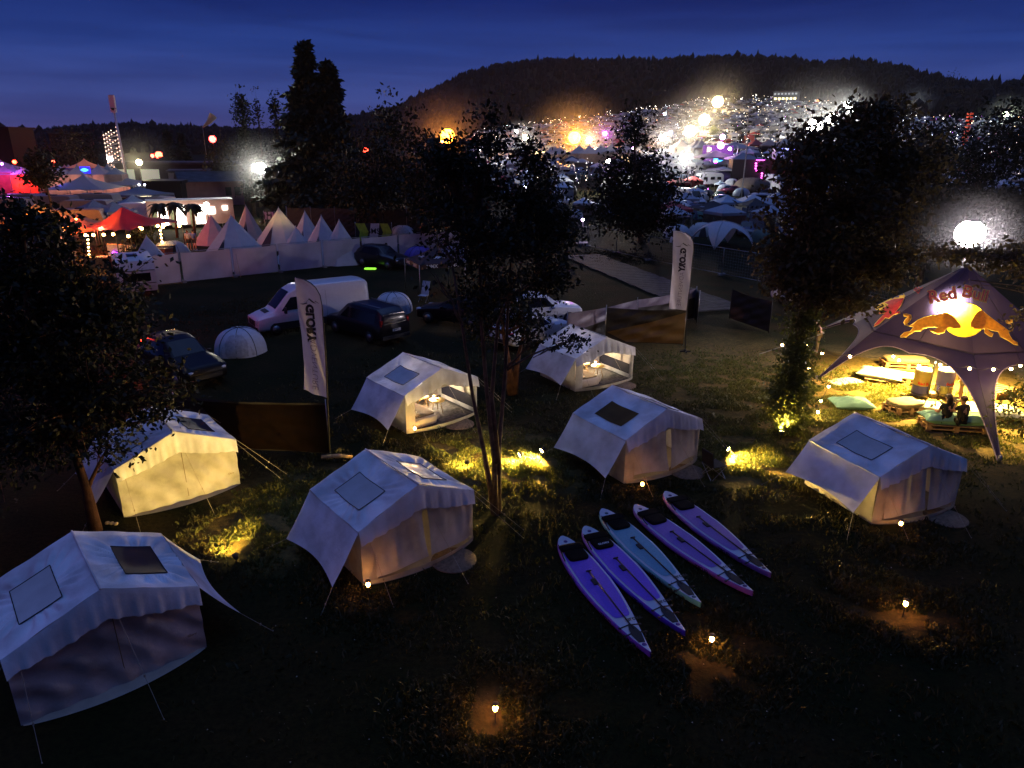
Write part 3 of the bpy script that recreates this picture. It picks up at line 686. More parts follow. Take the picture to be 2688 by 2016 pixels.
for k, x, y, a, kw, lb_ in TENTS:
    TO.append((k, x, y, R(a), cabin_tent(lb_, x, y, a, **kw)))
def loc2w(t, p):
    k, x, y, a, o = t; return Vector((x + p[0] * math.cos(a) - p[1] * math.sin(a), y + p[0] * math.sin(a) + p[1] * math.cos(a), p[2] if len(p) > 2 else 0))
# round doormats before the doors
for i, ti in enumerate((2, 3, 5, 6, 4)):
    t = TO[ti]; p = loc2w(t, (.42, .62 if ti != 3 else .35)); mb = MB(); mb.lathe([(.0, .03), (.50, .03), (.53, .015), (.53, .005)], n=28)
    o = mb.build('doormat', RUGM, None, p + Vector((0, 0, .01)))
    tag(o, ['round brown doormat before the tent with the vinyl roof window', 'round brown doormat below the lit open tent beside the middle tree', 'round brown doormat before the amber window tent', 'round brown doormat before the tent nearest the star tent', 'round brown doormat before the lit open tent farthest back'][i], 'doormat', 'round doormats')
# ------------------------------------------------------------------ inside the two open tents
WOOD = mat('pale_wood', (.42, .27, .13), .6, vary=.25, scale=9)
SHEETM = mat('bed_sheet', (.62, .56, .48), .85, vary=.08, scale=3, bump=.3)
BLANKET = mat('brown_blanket', (.10, .07, .05), .95, vary=.25, scale=8, bump=.4)
def interior(t, which):
    P = lambda a, b, c=0: loc2w(t, (a, b, c)); a = t[3]
    o = thing('camp_bed', 'low double bed with a brown blanket in the ' + which, 'bed', P(-1.05, -.72, .03), a, 'beds in the open tents')
    MB().rbox((0, 0, .16), (1.95, 1.2, .32), puff=-.12).build('mattress', SHEETM, o)
    MB().rbox((-.05, .02, .31), (1.75, 1.14, .08), puff=-.12).build('blanket', BLANKET, o)
    MB().rbox((-.78, .25, .38), (.36, .5, .16), puff=.05).build('pillow', SHEETM, o); MB().rbox((-.78, -.28, .38), (.36, .5, .16), puff=.05).build('pillow', SHEETM, o)
    tr = thing('serving_tray', 'small wooden tray with cups on the bed in the ' + which, 'tray', P(-.5, -.85, .385), a + .4, 'trays on the beds')
    MB().box((0, 0, .01), (.34, .24, .02)).build('board', WOOD, tr)
    for q in ((-.07, .03), (.06, -.04), (.03, .06)): MB().cyl((q[0], q[1], .02), .03, .08, 10).build('cup', mat('mug', (.5, .5, .55), .3), tr)
    tb = thing('side_table', 'round three legged table with a lamp in the ' + which, 'table', P(-.95, .42, .03), a, 'side tables in the open tents')
    MB().lathe([(0, .48), (.27, .48), (.28, .465), (.27, .45), (0, .45)], n=24).build('table_top', mat('lit_wood', (.7, .5, .25), .5), tb)
    for k in range(3):
        q = k * 2.094 + .4; MB().tube([(.12 * math.cos(q), .12 * math.sin(q), .45), (.24 * math.cos(q), .24 * math.sin(q), 0)], .014, 6).build('leg', WOOD, tb)
    lp = thing('table_lamp', 'glowing little lamp on the side table in the ' + which, 'lamp', P(-.95, .42, .515), a, 'table lamps in the open tents')
    MB().cyl((0, 0, 0), .05, .03, 12).build('base', TRIM, lp); MB().ball((0, 0, .09), .055, 8).build('bulb', emis('warm_bulb', (1, .62, .22), 22), lp)
    MB().lathe([(.02, .17), (.14, .14), (.15, .13), (.02, .165)], n=16).build('lamp_shade', mat('shade_dark', (.05, .02, .02), .5), lp)
    lamp(lp, (-.13, -.1, .16), (1, .58, .22), 130, .05)
    st = thing('floor_lantern', 'white box lantern standing on a folding stool in the ' + which, 'lantern', P(-1.75, .28, .47), a, 'lanterns in the open tents')
    MB().rbox((0, 0, .22), (.34, .34, .44), puff=-.1).build('lamp_shade', emis('white_shade', (1, .93, .85), 4.5), st)
    lamp(st, (.3, 0, .25), (1, .82, .55), 110, .12)
    fs = thing('folding_stool', 'cross legged wooden folding stool under the lantern in the ' + which, 'stool', P(-1.75, .28, .02), a, 'folding stools in the open tents')
    MB().box((0, 0, .43), (.42, .40, .03)).build('seat', WOOD, fs)
    for sy in (-1, 1):
        for sx in (-1, 1): MB().tube([(-.2 * sx, .17 * sy, 0), (.2 * sx, .17 * sy + .01 * sx, .42)], .014, 6).build('leg', WOOD, fs)
    pf = MB(); pf.lathe([(0, .0), (.24, .0), (.26, .06), (.26, .16), (.23, .20), (0, .21)], n=22)
    tag(pf.build('pouffe', mat('pouffe_cloth', (.5, .44, .38), .9, bump=.4), None, P(-.62, -.02, .03)), 'round pale pouffe on the floor of the ' + which, 'pouffe', 'floor pouffes')
    sh = MB(); sh.box((0, 0, .11), (.34, .9, .22)); sh.box((0, -.225, .225), (.33, .42, .01)); sh.box((0, .225, .225), (.33, .42, .01))
    o = sh.build('storage_chest', mat('wicker', (.33, .24, .10), .85, vary=.35, scale=20, bump=.5), None, P(-2.15, -.75, .03), a)
    tag(o, 'low tan storage chest at the back of the ' + which, 'chest', 'chests in the open tents')
    # rug
    rg = MB(); rg.grid(lambda i, j: Vector(((i - .5) * 2.0, (j - .5) * 1.3, .012 * math.sin(i * 14) * (j > .7) + .01)), 26, 10)
    tag(rg.build('floor_rug', mat('grey_rug', (.16, .14, .13), .95, vary=.4, scale=7, bump=.5), None, P(-1.1, .65, .03), a), 'crumpled grey rug on the floor of the ' + which, 'rug', 'tent rugs')
    o = thing('mesh_window', 'dark mesh window hanging on the side wall of the ' + which, 'window', P(-1.2, 1.40, .55), a, 'mesh windows inside the open tents')
    MB().box((.1, 0, -.12), (1.9, .02, .42)).build('mesh', DARKWIN, o); MB().box((.0, -.02, .32), (1.1, .02, .42)).build('blind', CANVAS_IN, o)
interior(TO[3], 'open tent beside the middle tree')
interior(TO[4], 'open tent farthest back')
# faint lamp glow inside the tents that show it
for ti, e_, p in ((5, 7, (-.9, .3, .6)), (2, 2.5, (-.8, .1, .7))):
    t = TO[ti]; lt = thing('tent_lantern', 'small warm lantern hanging inside the ' + ('amber window tent' if ti == 5 else 'tent with the vinyl roof window'), 'lantern', loc2w(t, p))
    MB().ball((0, 0, 0), .045, 6).build('bulb', emis('warm_bulb', (1, .62, .22), 22), lt); MB().cyl((0, 0, .04), .03, .03, 8).build('cap', TRIM, lt)
    MB().tube([(0, 0, .07), (0, 0, 1.2)], .004, 4).build('hanger', TRIM, lt)
    lamp(lt, (0, 0, -.12), (1, .6, .25), e_, .05)

# ------------------------------------------------------------------ paddleboards
def hw(t):
    """half width along the board, 0 round tail .. 1 pointed nose"""
    return .40 * (math.sin(math.pi * min(1, (t + .035) / 1.0) ** .72) ** .62 if t < .42 else 1.0 * (1 - ((t - .42) / .58) ** 2.1)) * (1 if t >= .42 else 1)
def hw(t):
    if t < .40: return .40 * (1 - (1 - t / .40) ** 2.3) ** .52
    return .40 * (1 - ((t - .40) / .60) ** 1.75) + .012
BLEN = 4.24
def board(label, a, b, side_c, pad_c, key, flip=1, seat=True):
    """a: tail point, b: nose point on the grass"""
    a, b = Vector((a[0], a[1], 0)), Vector((b[0], b[1], 0)); d = b - a; ln = d.length; ang = math.atan2(d.y, d.x)
    o = thing('paddleboard', label, 'paddleboard', a, ang, 'inflatable paddleboards lying on the grass')
    SM = mat('board_side_' + key, side_c, .45, vary=.05, spec=.5); PM = mat('board_pad_' + key, pad_c, .8, vary=.12, scale=30, bump=.3)
    WM = mat('board_deck', (.50, .52, .60), .5, vary=.04, spec=.5)
    n = 48; T = [(i / n) ** 1.0 for i in range(n + 1)]; T[0] = .002
    roc = lambda t: .06 * max(0, (t - .8) / .2) ** 2 + .03 * max(0, (.1 - t) / .1) ** 2
    mb = MB()
    prof = [(-.90, .02), (-1.0, .07), (-.97, .125), (-.90, .148)]
    for s in (1, -1):
        vs = [Vector((t * ln, s * -p[0] * hw(t) * 1.0, p[1] + roc(t) + .01)) for t in T for p in prof]; k = len(prof)
        fs = [(i * k + j, i * k + j + 1, (i + 1) * k + j + 1, (i + 1) * k + j) for i in range(n) for j in range(k - 1)]
        mb.add(vs, fs, True)
    mb.add([Vector((t * ln, s * .9 * hw(t), .03 + roc(t))) for t in T for s in (-1, 1)], [(2 * i, 2 * i + 1, 2 * i + 3, 2 * i + 2) for i in range(n)])
    hull = mb.build('hull', SM, o)
    MB().grid(lambda i, j: Vector((T[min(n, int(round(i * n)))] * ln, (2 * j - 1) * .905 * hw(T[min(n, int(round(i * n)))]), .158 + roc(i) + .006 * math.sin(math.pi * j))), n, 8).build('deck', WM, o)
    # pad
    def fp(i, j):
        t = .135 + .605 * i; w_ = min(hw(t) * .905 - .045, hw(t) * .9); e = .06 * (abs(2 * j - 1) ** 6) * (1 if i > .9 else 0)
        return Vector((t * ln - e * ln * .3, (2 * j - 1) * w_, .170 + .006 * math.sin(math.pi * j)))
    MB().grid(fp, 30, 10).build('deck_pad', PM, o)
    for t in (.055, .945):
        v_ = MB().lathe([(0, .0), (.045, .0), (.05, -.01)], (t * ln, 0, .172 + roc(t)), 18)
        v_.build('valve', mat('valve_' + key, tuple(c * .35 for c in pad_c), .5), o)
    for t, s in ((.80, 1), (.80, -1), (.855, 1), (.855, -1)):
        MB().tube([(t * ln, 0, .178), (t * ln + .04, s * .21, .176)], .012, 5).cyl((t * ln + .04, s * .225, .165), .03, .012, 10).build('bungee', TRIM, o)
    lb = MB(); text_on(lb, 'GLORY', .105, lambda u_, v_: Vector((.765 * ln + v_ * flip, .19 + u_ * flip * 1.0, .1745)), .004)
    text_on(lb, 'GLORY', .11, lambda u_, v_: Vector((.70 * ln - u_, -(hw(.70 - u_ / ln) + .004), .075 + v_)), .004)
    lb.build('print', TRIM, o)
    # seat strapped at the tail
    if seat:
        s_ = MB(); s_.rbox((.205 * ln, 0, .205), (.44, .50, .08), puff=.1); s_.rbox((.135 * ln, 0, .225), (.26, .60, .07), puff=.05)
        s_.tube([(.12 * ln, -.30, .30), (.20 * ln, -.33, .2), (.235 * ln, -.34, .18)], .013, 5); s_.tube([(.12 * ln, .30, .30), (.20 * ln, .33, .2), (.235 * ln, .34, .18)], .013, 5)
        st = s_.build('kayak_seat', mat('seat_black', (.003, .003, .004), .9, spec=.1), o)
        if key == 'violet' : 
            q = MB(); text_on(q, 'GLORY', .09, lambda u_, v_: Vector((.225 * ln - v_, u_, .2515)), .003); q.build('print', mat('print_white', (.6, .6, .65), .6), st)
    # the paddle is a thing of its own
    w0 = Vector((a.x, a.y, 0)); 
    p = thing('paddle', 'black paddle lying on the ' + label.replace('paddleboard', 'board').split(',')[0], 'paddle', w0, ang, 'paddles lying on the boards')
    BK = mat('paddle_black', (.010, .010, .013), .5)
    MB().tube([(.36 * ln, .0, .20), (.84 * ln, .02, .195)], .016, 8).build('shaft', BK, p)
    MB().tube([(.36 * ln, -.06, .20), (.36 * ln, .06, .20)], .018, 6).build('grip', BK, p)
    MB().box((.455 * ln, -.05, .20), (.20, .10, .03)).build('clamp', BK, p)
    MB().prism([(.80 * ln, -.02), (.83 * ln, -.075), (.87 * ln, -.10), (.925 * ln, -.07), (.93 * ln, .05), (.87 * ln, .11), (.83 * ln, .08), (.80 * ln, .03)], .014, Matrix.Translation((0, 0, .188))).build('blade', BK, p)
    return o
VI, VP = (.13, .05, .62), (.16, .075, .58)
board('violet paddleboard lowest on the slope, its nose towards the camera', GD(1213, 1172), GD(1404, 1428), VI, VP, 'violet0')
board('deep violet paddleboard with a white print on its seat, beside the lowest board', GD(1263, 1150), GD(1478, 1382), VI, VP, 'violet')
board('light blue paddleboard in the middle of the row', GD(1300, 1112), GD(1512, 1320), (.10, .42, .45), (.13, .30, .42), 'blue')
board('muted purple paddleboard between the blue one and the last board', GD(1371, 1103), GD(1624, 1295), (.22, .09, .52), (.20, .11, .42), 'purple')
board('purple paddleboard nearest the tents, closest to the amber window tent', GD(1436, 1074), GD(1663, 1255), (.24, .12, .48), (.22, .12, .38), 'purple1')

# ------------------------------------------------------------------ solar path lights
def path_light(p, label, e=1.5, big=False, h=.42, col=(1, .45, .10)):
    o = thing('path_light', label, 'garden light', p, rnd.uniform(0, 3), 'solar path lights stuck in the grass')
    MB().tube([(0, 0, -.05), (0, 0, h - .16)], .010, 6).build('stake', TRIM, o)
    MB().lathe([(.0, h - .175), (.03, h - .17), (.035, h - .16)], n=12).build('collar', TRIM, o)
    MB().lathe([(.0, h + .012), (.055, h), (.06, h - .015), (.0, h - .02)], n=14).build('cap', mat('lamp_cap', (.10, .05, .02), .5), o)
    MB().ball((0, 0, h - .10), .045, 4, 1.3).build('bulb', emis('flame_big', (1, .36, .06), 270, True) if big else emis('flame_bulb', (1, .36, .06), 110, True), o)
    return o
PL = [((797, 1290), 'path light touching the front corner of the tent with the vinyl window', 5), ((1386, 1068), 'path light between the amber window tent and the paddleboards', 3.2), ((1941, 1155), 'path light before the front corner of the tent nearest the star tent', 4.5),
      ((1950, 1332), 'path light alone on the bare ground, farthest to the side', 3.2), ((1534, 1410), 'path light close to the noses of the paddleboards', 6), ((1070, 1562), 'path light alone at the bottom of the picture', 7), ((897, 945), 'path light at the front corner of the lit tent beside the middle tree', 3)]
for (u, v), lb_, e_ in PL: path_light(GD(u, v), lb_, e_, v > 1300)
# ------------------------------------------------------------------ yellow stake spotlights
def stake_spot(p, aim, label, power, angle=2.2, h=.22, col=(1, .62, .13), r=.06, head=1.0):
    o = thing('stake_spotlight', label, 'spotlight', p, 0, 'yellow spotlights on stakes in the grass')
    MB().tube([(0, 0, -.1), (0, 0, h)], .014, 6).build('stake', TRIM, o)
    d = (Vector(aim) - Vector(p) - Vector((0, 0, h))).normalized()
    c = Vector((0, 0, h + .03)); MB().tube([c - d * .07, c + d * .05], [.05, .075], 12).build('housing', TRIM, o)
    MB().tube([c + d * .052, c + d * .056], .070 * head, 12).build('lens', emis('yellow_lens', (1, .78, .3), 60), o)
    lamp(o, c + d * .10, col, power, r, 'SPOT', aim=Vector(aim) - Vector(p), angle=angle, blend=.7)
    return o
t1 = loc2w(TO[0], (0, .45, .55))
stake_spot(GD(512, 1222), t1, 'spotlight throwing yellow light on the glowing tent front', 1250, 1.45)
stake_spot(GD(1172, 990), GD(1140, 1000, .0), 'spotlight in a pool of yellow light beside the middle tree', 2400, 2.7, h=.26)
stake_spot(GD(1125, 1000), GD(1075, 1010), 'spotlight shining towards the tree stems and the vinyl window tent', 1200, 2.6, h=.26)
stake_spot(GD(1568, 985), GD(1620, 1000), 'spotlight beside the amber window tent where its guy lines end', 2400, 2.6, h=.24)
stake_spot(GD(1686, 950), ATD(1700, 860, 21.7), 'spotlight under the ivy grown tree', 1800, 2.0)
stake_spot(GD(1010, 1020), GD(990, 1000), 'spotlight half hidden behind the roof of the vinyl window tent', 300, 2.6, h=.3)
stake_spot(GD(860, 918), GD(897, 935), 'small spotlight by the side of the lit tent beside the middle tree', 250, 2.3)

# ------------------------------------------------------------------ camping chair, dead wood, stones
o = thing('camping_chair', 'black folding camping chair in the dark beside the amber window tent', 'chair', GD(1540, 1030), .4)
for s in (-1, 1):
    for a_ in ((-.25, .25), (.25, -.25)):
        MB().tube([(a_[0], .25 * s, 0), (a_[1], .25 * s, .42)], .01, 5).build('leg', STEEL, o); MB().tube([(.25 * s, a_[0], 0), (.25 * s, a_[1], .42)], .01, 5).build('leg', STEEL, o)
MB().box((0, 0, .42), (.5, .5, .02)).build('seat', TRIM, o); MB().box((-.26, 0, .66), (.03, .5, .44), ry=-.15).build('backrest', TRIM, o)
def rocks(p, label, n, s):
    mb = MB()
    for k in range(n): mb.rbox((k * s * 1.3, rnd.uniform(-.03, .03), s * .3), (s * 1.2, s, s * .8), rz=rnd.uniform(0, 3), puff=.3, n=3)
    tag(mb.build('stone_row', mat('stone', (.4, .33, .25), .9, vary=.2, bump=.5), None, p), label, 'stones')
rocks(GD(232, 1132), 'pale stones at the foot of the leaning tree', 3, .09)
mb = MB(); mb.tube([(0, 0, .06), (.5, .05, .08), (.95, -.02, .1)], [.07, .08, .05], 7); tag(mb.build('sand_bag', mat('log', (.3, .2, .11), .9, bump=.6), None, GD(695, 992)), 'brown sack weighing down the base of the flag banner', 'sack')
# ------------------------------------------------------------------ feather flags
FLAGM = mat('flag_cloth', (.56, .56, .66), .75, vary=.05, scale=3, bump=.15, transl=.3)
INK = mat('flag_ink', (.015, .012, .03), .7)
INK2 = mat('flag_ink_thin', (.12, .10, .18), .7)
def flag(label, base, Y, Lp, Rp, gl, ad, logo, seed, cx=(.52, .56)):
    o = thing('feather_flag', label, 'banner flag', base, 0, 'white feather flags with dark lettering')
    b = Vector(base)
    Lw = [AT(u, v, Y) - b for u, v in Lp]; Rw = [AT(u, v, Y) - b for u, v in Rp]
    Lz = [p.z for p in Lw]; Rz = [p.z for p in Rw]; zt = max(Lz)
    n = 60
    def samp(P, t):
        zs = [p.z for p in P]; z = zs[0] + (zt - zs[0]) * t
        return Vector((float(np.interp(z, zs, [p.x for p in P])), 0, z))
    def surf(i, j, off=0):
        l, r_ = samp(Lw, i), samp(Rw, i); p = l.lerp(r_, j)
        y = .10 * math.sin(j * 5 + i * 4 + seed) * (1 - j) * .9 + .03 * math.sin(i * 13 + j * 9 + seed)
        return Vector((p.x, y - off, p.z))
    MB().grid(surf, n, 14).build('sail', FLAGM, o)
    pm = MB(); pts = [Vector((0, .0, .02))] + [Vector((p.x + .015, .0, p.z)) for p in Rw]
    pm.tube(pts, [.022] * 4 + [.014] * (len(pts) - 4), 7); pm.build('pole', TRIM, o)
    MB().cyl((0, 0, .0), .05, .12, 12).box((0, 0, .03), (.5, .06, .05)).box((0, 0, .03), (.06, .5, .05)).build('base', TRIM, o)
    H = zt - Lw[0].z; Wd = (Rw[0] - Lw[0]).length
    def put(x, y, tc, jc): return surf(min(.99, max(.01, tc - x / H)), jc - y / Wd, .012)
    m1 = MB(); text_on(m1, 'GLORY', .32, lambda x, y: put(x, y, gl[0], gl[1]), .022); m1.build('lettering', INK, o)
    m2 = MB(); text_on(m2, 'ADVENTURE', .27, lambda x, y: put(x, y, ad[0], ad[1]), -.004); m2.build('lettering', INK2, o)
    m3 = MB()
    def stroke(pts, w0):
        P = [surf(t, j, .012) for t, j in pts]
        for k in range(len(P) - 1):
            d = (P[k + 1] - P[k]).normalized(); q = Vector((-d.z, 0, d.x)); a_, b_ = w0[k], w0[k + 1]
            m3.add([P[k] - q * a_, P[k] + q * a_, P[k + 1] + q * b_, P[k + 1] - q * b_], [(0, 1, 2, 3)])
    t0 = logo
    stroke([(t0, .12), (t0 - .004, .24), (t0 + .004, .38)], [.004, .018, .012]); stroke([(t0 + .004, .32), (t0 + .034, .46), (t0 + .042, .50)], [.003, .005, .010])
    stroke([(t0 + .042, .48), (t0 + .018, .64), (t0 + .006, .76)], [.018, .022, .004]); stroke([(t0 + .026, .74), (t0 + .006, .90)], [.012, .004])
    m3.build('emblem', INK, o)
    return o
z1 = lambda x, y: (760 + x / 4.879, 720 + y / 4.879)
flag('tall white feather flag in front of the white van', GD(713, 985), 19.58, [z1(*p) for p in [(170, 1490), (180, 1150), (150, 790), (130, 600), (110, 330), (75, 40)]],
     [z1(*p) for p in [(480, 1580), (455, 1000), (430, 650), (410, 400), (385, 270), (330, 175), (270, 115), (180, 65), (75, 40)]], (.625, .50), (.27, .55), .785, 1)
z2 = lambda x, y: (1740 + x / 6.91, 590 + y / 6.91)
flag('white feather flag at the corner of the bronze windbreak', GD(1480, 760), 31.3, [z2(*p) for p in [(105, 1520), (140, 1200), (180, 700), (200, 300), (205, 100)]],
     [z2(*p) for p in [(435, 1560), (480, 1200), (520, 850), (555, 450), (548, 310), (500, 210), (420, 150), (300, 115), (205, 100)]], (.635, .52), (.26, .55), .80, 4)
# ------------------------------------------------------------------ dark windbreaks
WBK = mat('windbreak_black', (.012, .010, .012), .55, vary=.3, bump=.2, spec=.5)
WBR = mat('windbreak_bronze', (.12, .07, .026), .38, vary=.2, scale=2, spec=.6)
WPU = mat('windbreak_grey', (.12, .10, .16), .45, vary=.2, scale=2, spec=.6)
def windbreak(label, a, b, h, main, tri=None, trim=None, seed=1, fold=.03):
    a, b = Vector(a), Vector(b); a.z = b.z = 0; d = b - a; ln = d.length; ang = math.atan2(d.y, d.x)
    o = thing('windbreak', label, 'windbreak', a, ang, 'cloth windbreak panels')
    def f(i, j, off=0):
        x = i * ln; z = .08 + j * (h - .08 - .08 * math.sin(math.pi * i))
        y = fold * (math.sin(z * 9 + i * 5 + seed) * .6 + math.sin((z * 2.2 - i * 3) * 6 + seed) * .5) * math.sin(math.pi * i) ** .5
        return Vector((x, y + off, z))
    MB().grid(f, 40, 26).build('cloth', main, o)
    if tri:
        for off in (-.012, .012):
            mb = MB(); pts = tri
            def g(i, j, off=off):
                p0 = Vector(pts[0]).lerp(Vector(pts[1]), i); p1 = Vector(pts[3]).lerp(Vector(pts[2]), i); q = p0.lerp(p1, j)
                return f(q.x, q.y, off)
            mb.grid(g, 30, 20); mb.build('print', trim, o)
    for x in (0, ln): MB().tube([(x, 0, 0), (x, 0, h + .12)], .018, 7).build('post', TRIM if seed == 13 else STEEL, o)
    return o
windbreak('long dark windbreak running from the tall flag behind the glowing tent', GD(713, 985), GD(392, 968), 1.75, WBK, [(.0, .02), (.62, .02), (.85, .96), (.0, .96)], mat('windbreak_lit', (.007, .003, .002), .8, spec=.08, vary=.3, scale=3), seed=2)  # brown area: the lit part of the black cloth, put into its colour
a, b = G(1592, 809.5, 1.75), G(1802, 815, 1.75)
windbreak('bronze windbreak panel lit by the star tent lamps', a, b, 1.8, WBK, [(.28, .02), (1.0, .02), (1.0, .92), (.02, .30)], WBR, seed=4, fold=.05)
c = G(1490, 822, 1.75); d_ = G(1829, 757, 1.75)
mid_ = c.lerp(d_, .5)
windbreak('grey windbreak panel behind the lit tent farthest back', c, mid_, 1.75, WPU, [(.02, .02), (.98, .02), (.5, .6), (.02, .4)], WBK, seed=6)
windbreak('grey windbreak panel with a slack top beside the second flag', mid_, d_, 1.75, WPU, [(.02, .02), (.98, .02), (.98, .7), (.02, .75)], WBK, seed=9)
windbreak('short dark windbreak panel closing the corner behind the second flag', d_, G(1829, 852), 1.75, WBK, seed=12)
windbreak('black windbreak net between the path and the brown tree', GD(1575, 690), GD(1660, 720), 1.7, WBK, seed=13)
# ------------------------------------------------------------------ fences
WSHEET = mat('white_sheet', (.50, .50, .60), .6, vary=.16, scale=.7, bump=.5, bscale=3, transl=.15)
MESHM = mat('fence_wire', (.20, .20, .22), .5, metal=.6)
CONC = mat('concrete', (.25, .24, .23), .9, vary=.2, bump=.5)
def fence_panel(a, b, label, grp, cloth=None, h=2.0, top=.12, see=False):
    a, b = Vector(a), Vector(b); d = b - a; ln = d.length; ang = math.atan2(d.y, d.x)
    o = thing('fence_panel', label, 'fence', a, ang, grp)
    fr = MB(); r_ = .025
    fr.tube([(0.03, 0, .05), (0.03, 0, h), (ln - .03, 0, h), (ln - .03, 0, .05)], r_, 6); fr.tube([(0, 0, top), (ln, 0, top)], .018, 6)
    fr.build('frame', STEEL, o)
    if cloth:
        sd = rnd.uniform(0, 9)
        MB().grid(lambda i, j: Vector((.04 + i * (ln - .1), -.035 + .02 * math.sin(i * 9 + sd + j * 3) * math.sin(math.pi * j), .05 + j * (h - .1 - .05 * math.sin(math.pi * i)))), 24, 10).build('sheet', cloth, o)
    else:
        mb = MB(); n = int(ln / .22)
        for k in range(1, n): mb.tube([(k * ln / n, 0, top), (k * ln / n, 0, h)], .004, 3, False)
        for k in range(1, 9): mb.tube([(0, 0, top + k * (h - top) / 9), (ln, 0, top + k * (h - top) / 9)], .004, 3, False)
        mb.build('wire_mesh', MESHM, o)
    MB().box((0, 0, .07), (.24, .62, .14)).build('foot', CONC, o)
    if see:
        MB().tube([(.25, -.5, 0), (.25, -.05, 1.6)], .02, 6).build('brace', STEEL, o)
    return o
jx = [331, 397, 507, 605, 700, 783, 862, 946, 1010]
jp = [GD(x, 617 + (552 - 617) * (x - 331) / (939 - 331)) for x in jx]
FL = ['next to the parked caravan', 'with a lilac smear, second from the caravan', 'before the big tipi', 'below the lit yellow tipi', 'below the row of three tipis', 'behind the black parked car', 'behind the purple dome tent', 'half hidden by the middle tree']
for i in range(8): fence_panel(jp[i], jp[i + 1] - (jp[i + 1] - jp[i]).normalized() * .08, 'white sheeted fence panel ' + FL[i], 'white sheeted fence panels', WSHEET, 2.05, see=(i in (2, 5)))
p0, p1, p2 = G(1478, 632), G(1700, 684), G(2010, 745)
i = 0
for s_, e_ in ((p0, p1), (p1, p2)):
    n = max(1, int((e_ - s_).length / 3.5))
    for k in range(n):
        fence_panel(s_.lerp(e_, k / n), s_.lerp(e_, (k + 1) / n), 'wire mesh fence panel in the row along the board path', 'wire mesh fence panels', None, 2.0, .12); i += 1
s_, e_ = G(2170, 760), G(2330, 790)
for k in range(2): fence_panel(s_.lerp(e_, k / 2), s_.lerp(e_, (k + 1) / 2), 'wire mesh fence panel in the short row behind the star tent', 'wire mesh fence panels behind the star tent', None, 2.0)
# ------------------------------------------------------------------ vehicles
GLASS = mat('car_glass', (.006, .007, .01), .12, vary=.1, spec=.4)
TYRE = mat('tyre', (.012, .012, .012), .85)
RIM = mat('rim', (.25, .25, .27), .35, metal=.8)
PLAST = mat('grey_plastic', (.02, .02, .022), .6)
TAILR = mat('tail_lamp', (.35, .01, .01), .2, spec=.8)
HEADL = mat('head_lamp', (.6, .6, .65), .1, spec=.9)
PLATE = mat('number_plate', (.6, .6, .65), .4)
class Body:
    def __init__(s, st): s.st = sorted(st)
    def at(s, x):
        xs = [q[0] for q in s.st]; return [float(np.interp(x, xs, [q[k] for q in s.st])) for k in range(1, 6)]
    def ring(s, x):
        w_, zb, zs, zt, wt = s.at(x)
        e = min(.10, (zt - zs) * .5 + .01)
        half = [(w_ * .86, zb), (w_ * .97, zb + .05), (w_, zb + .16), (w_ * 1.0, zs - .04), (w_ * .985, zs), (w_ + (wt - w_) * .5, zs + (zt - e - zs) * .5), (wt, zt - e), (wt - .03, zt - e * .35), (wt - .11, zt - .01), (wt * .5, zt + .012), (0, zt + .018)]
        return half
    def mesh(s, mb, n=60, x0=None, x1=None):
        xs = np.linspace(s.st[0][0], s.st[-1][0], n); vs = []; fs = []; K = None
        for x in xs:
            h = s.ring(x); full = [(-y, z) for y, z in h] + [(y, z) for y, z in h[-2::-1]]; K = len(full)
            vs += [(x, y, z) for y, z in full]
        for i in range(n - 1):
            for k in range(K - 1): fs.append((i * K + k, (i + 1) * K + k, (i + 1) * K + k + 1, i * K + k + 1))
            fs.append((i * K + K - 1, (i + 1) * K + K - 1, (i + 1) * K, i * K))
        fs += [tuple(range(K)), tuple(range(len(vs) - 1, len(vs) - K - 1, -1))]
        mb.add(vs, fs, True); return mb
    def side(s, x, z, off=.008):
        w_, zb, zs, zt, wt = s.at(x)
        if z <= zs: y = w_
        else: y = w_ + (wt - w_) * min(1, (z - zs) / max(.05, zt - .1 - zs))
        return y + off
def patch(bd, mb, poly, sides=(1, -1), off=.008, n=6):
    """poly: four (x,z) corners laid on the flank"""
    for sg in sides:
        def f(i, j):
            a0 = Vector(poly[0]).lerp(Vector(poly[1]), i); a1 = Vector(poly[3]).lerp(Vector(poly[2]), i); q = a0.lerp(a1, j)
            return Vector((q.x, sg * bd.side(q.x, q.y, off), q.y))
        mb.grid(f, n, 3)
def top_patch(bd, mb, x0, x1, fw0=.84, fw1=.84, off=.012, n=8):
    def f(i, j):
        x = x0 + (x1 - x0) * i; w_, zb, zs, zt, wt = bd.at(x); k = (2 * j - 1) * (fw0 + (fw1 - fw0) * i) * wt
        return Vector((x, k, zt + .018 + off - .02 * abs(2 * j - 1) ** 3))
    mb.grid(f, n, 8)
def wheel(parent, x, y, r=.34, w_=.22):
    o = MB().tube([(x, y - w_ / 2, r), (x, y + w_ / 2, r)], r, 22).build('wheel', TYRE, parent)
    s = 1 if y > 0 else -1
    MB().tube([(x, y + s * (w_ / 2 - .01), r), (x, y + s * (w_ / 2 + .012), r)], r * .62, 16).build('rim', RIM, o)
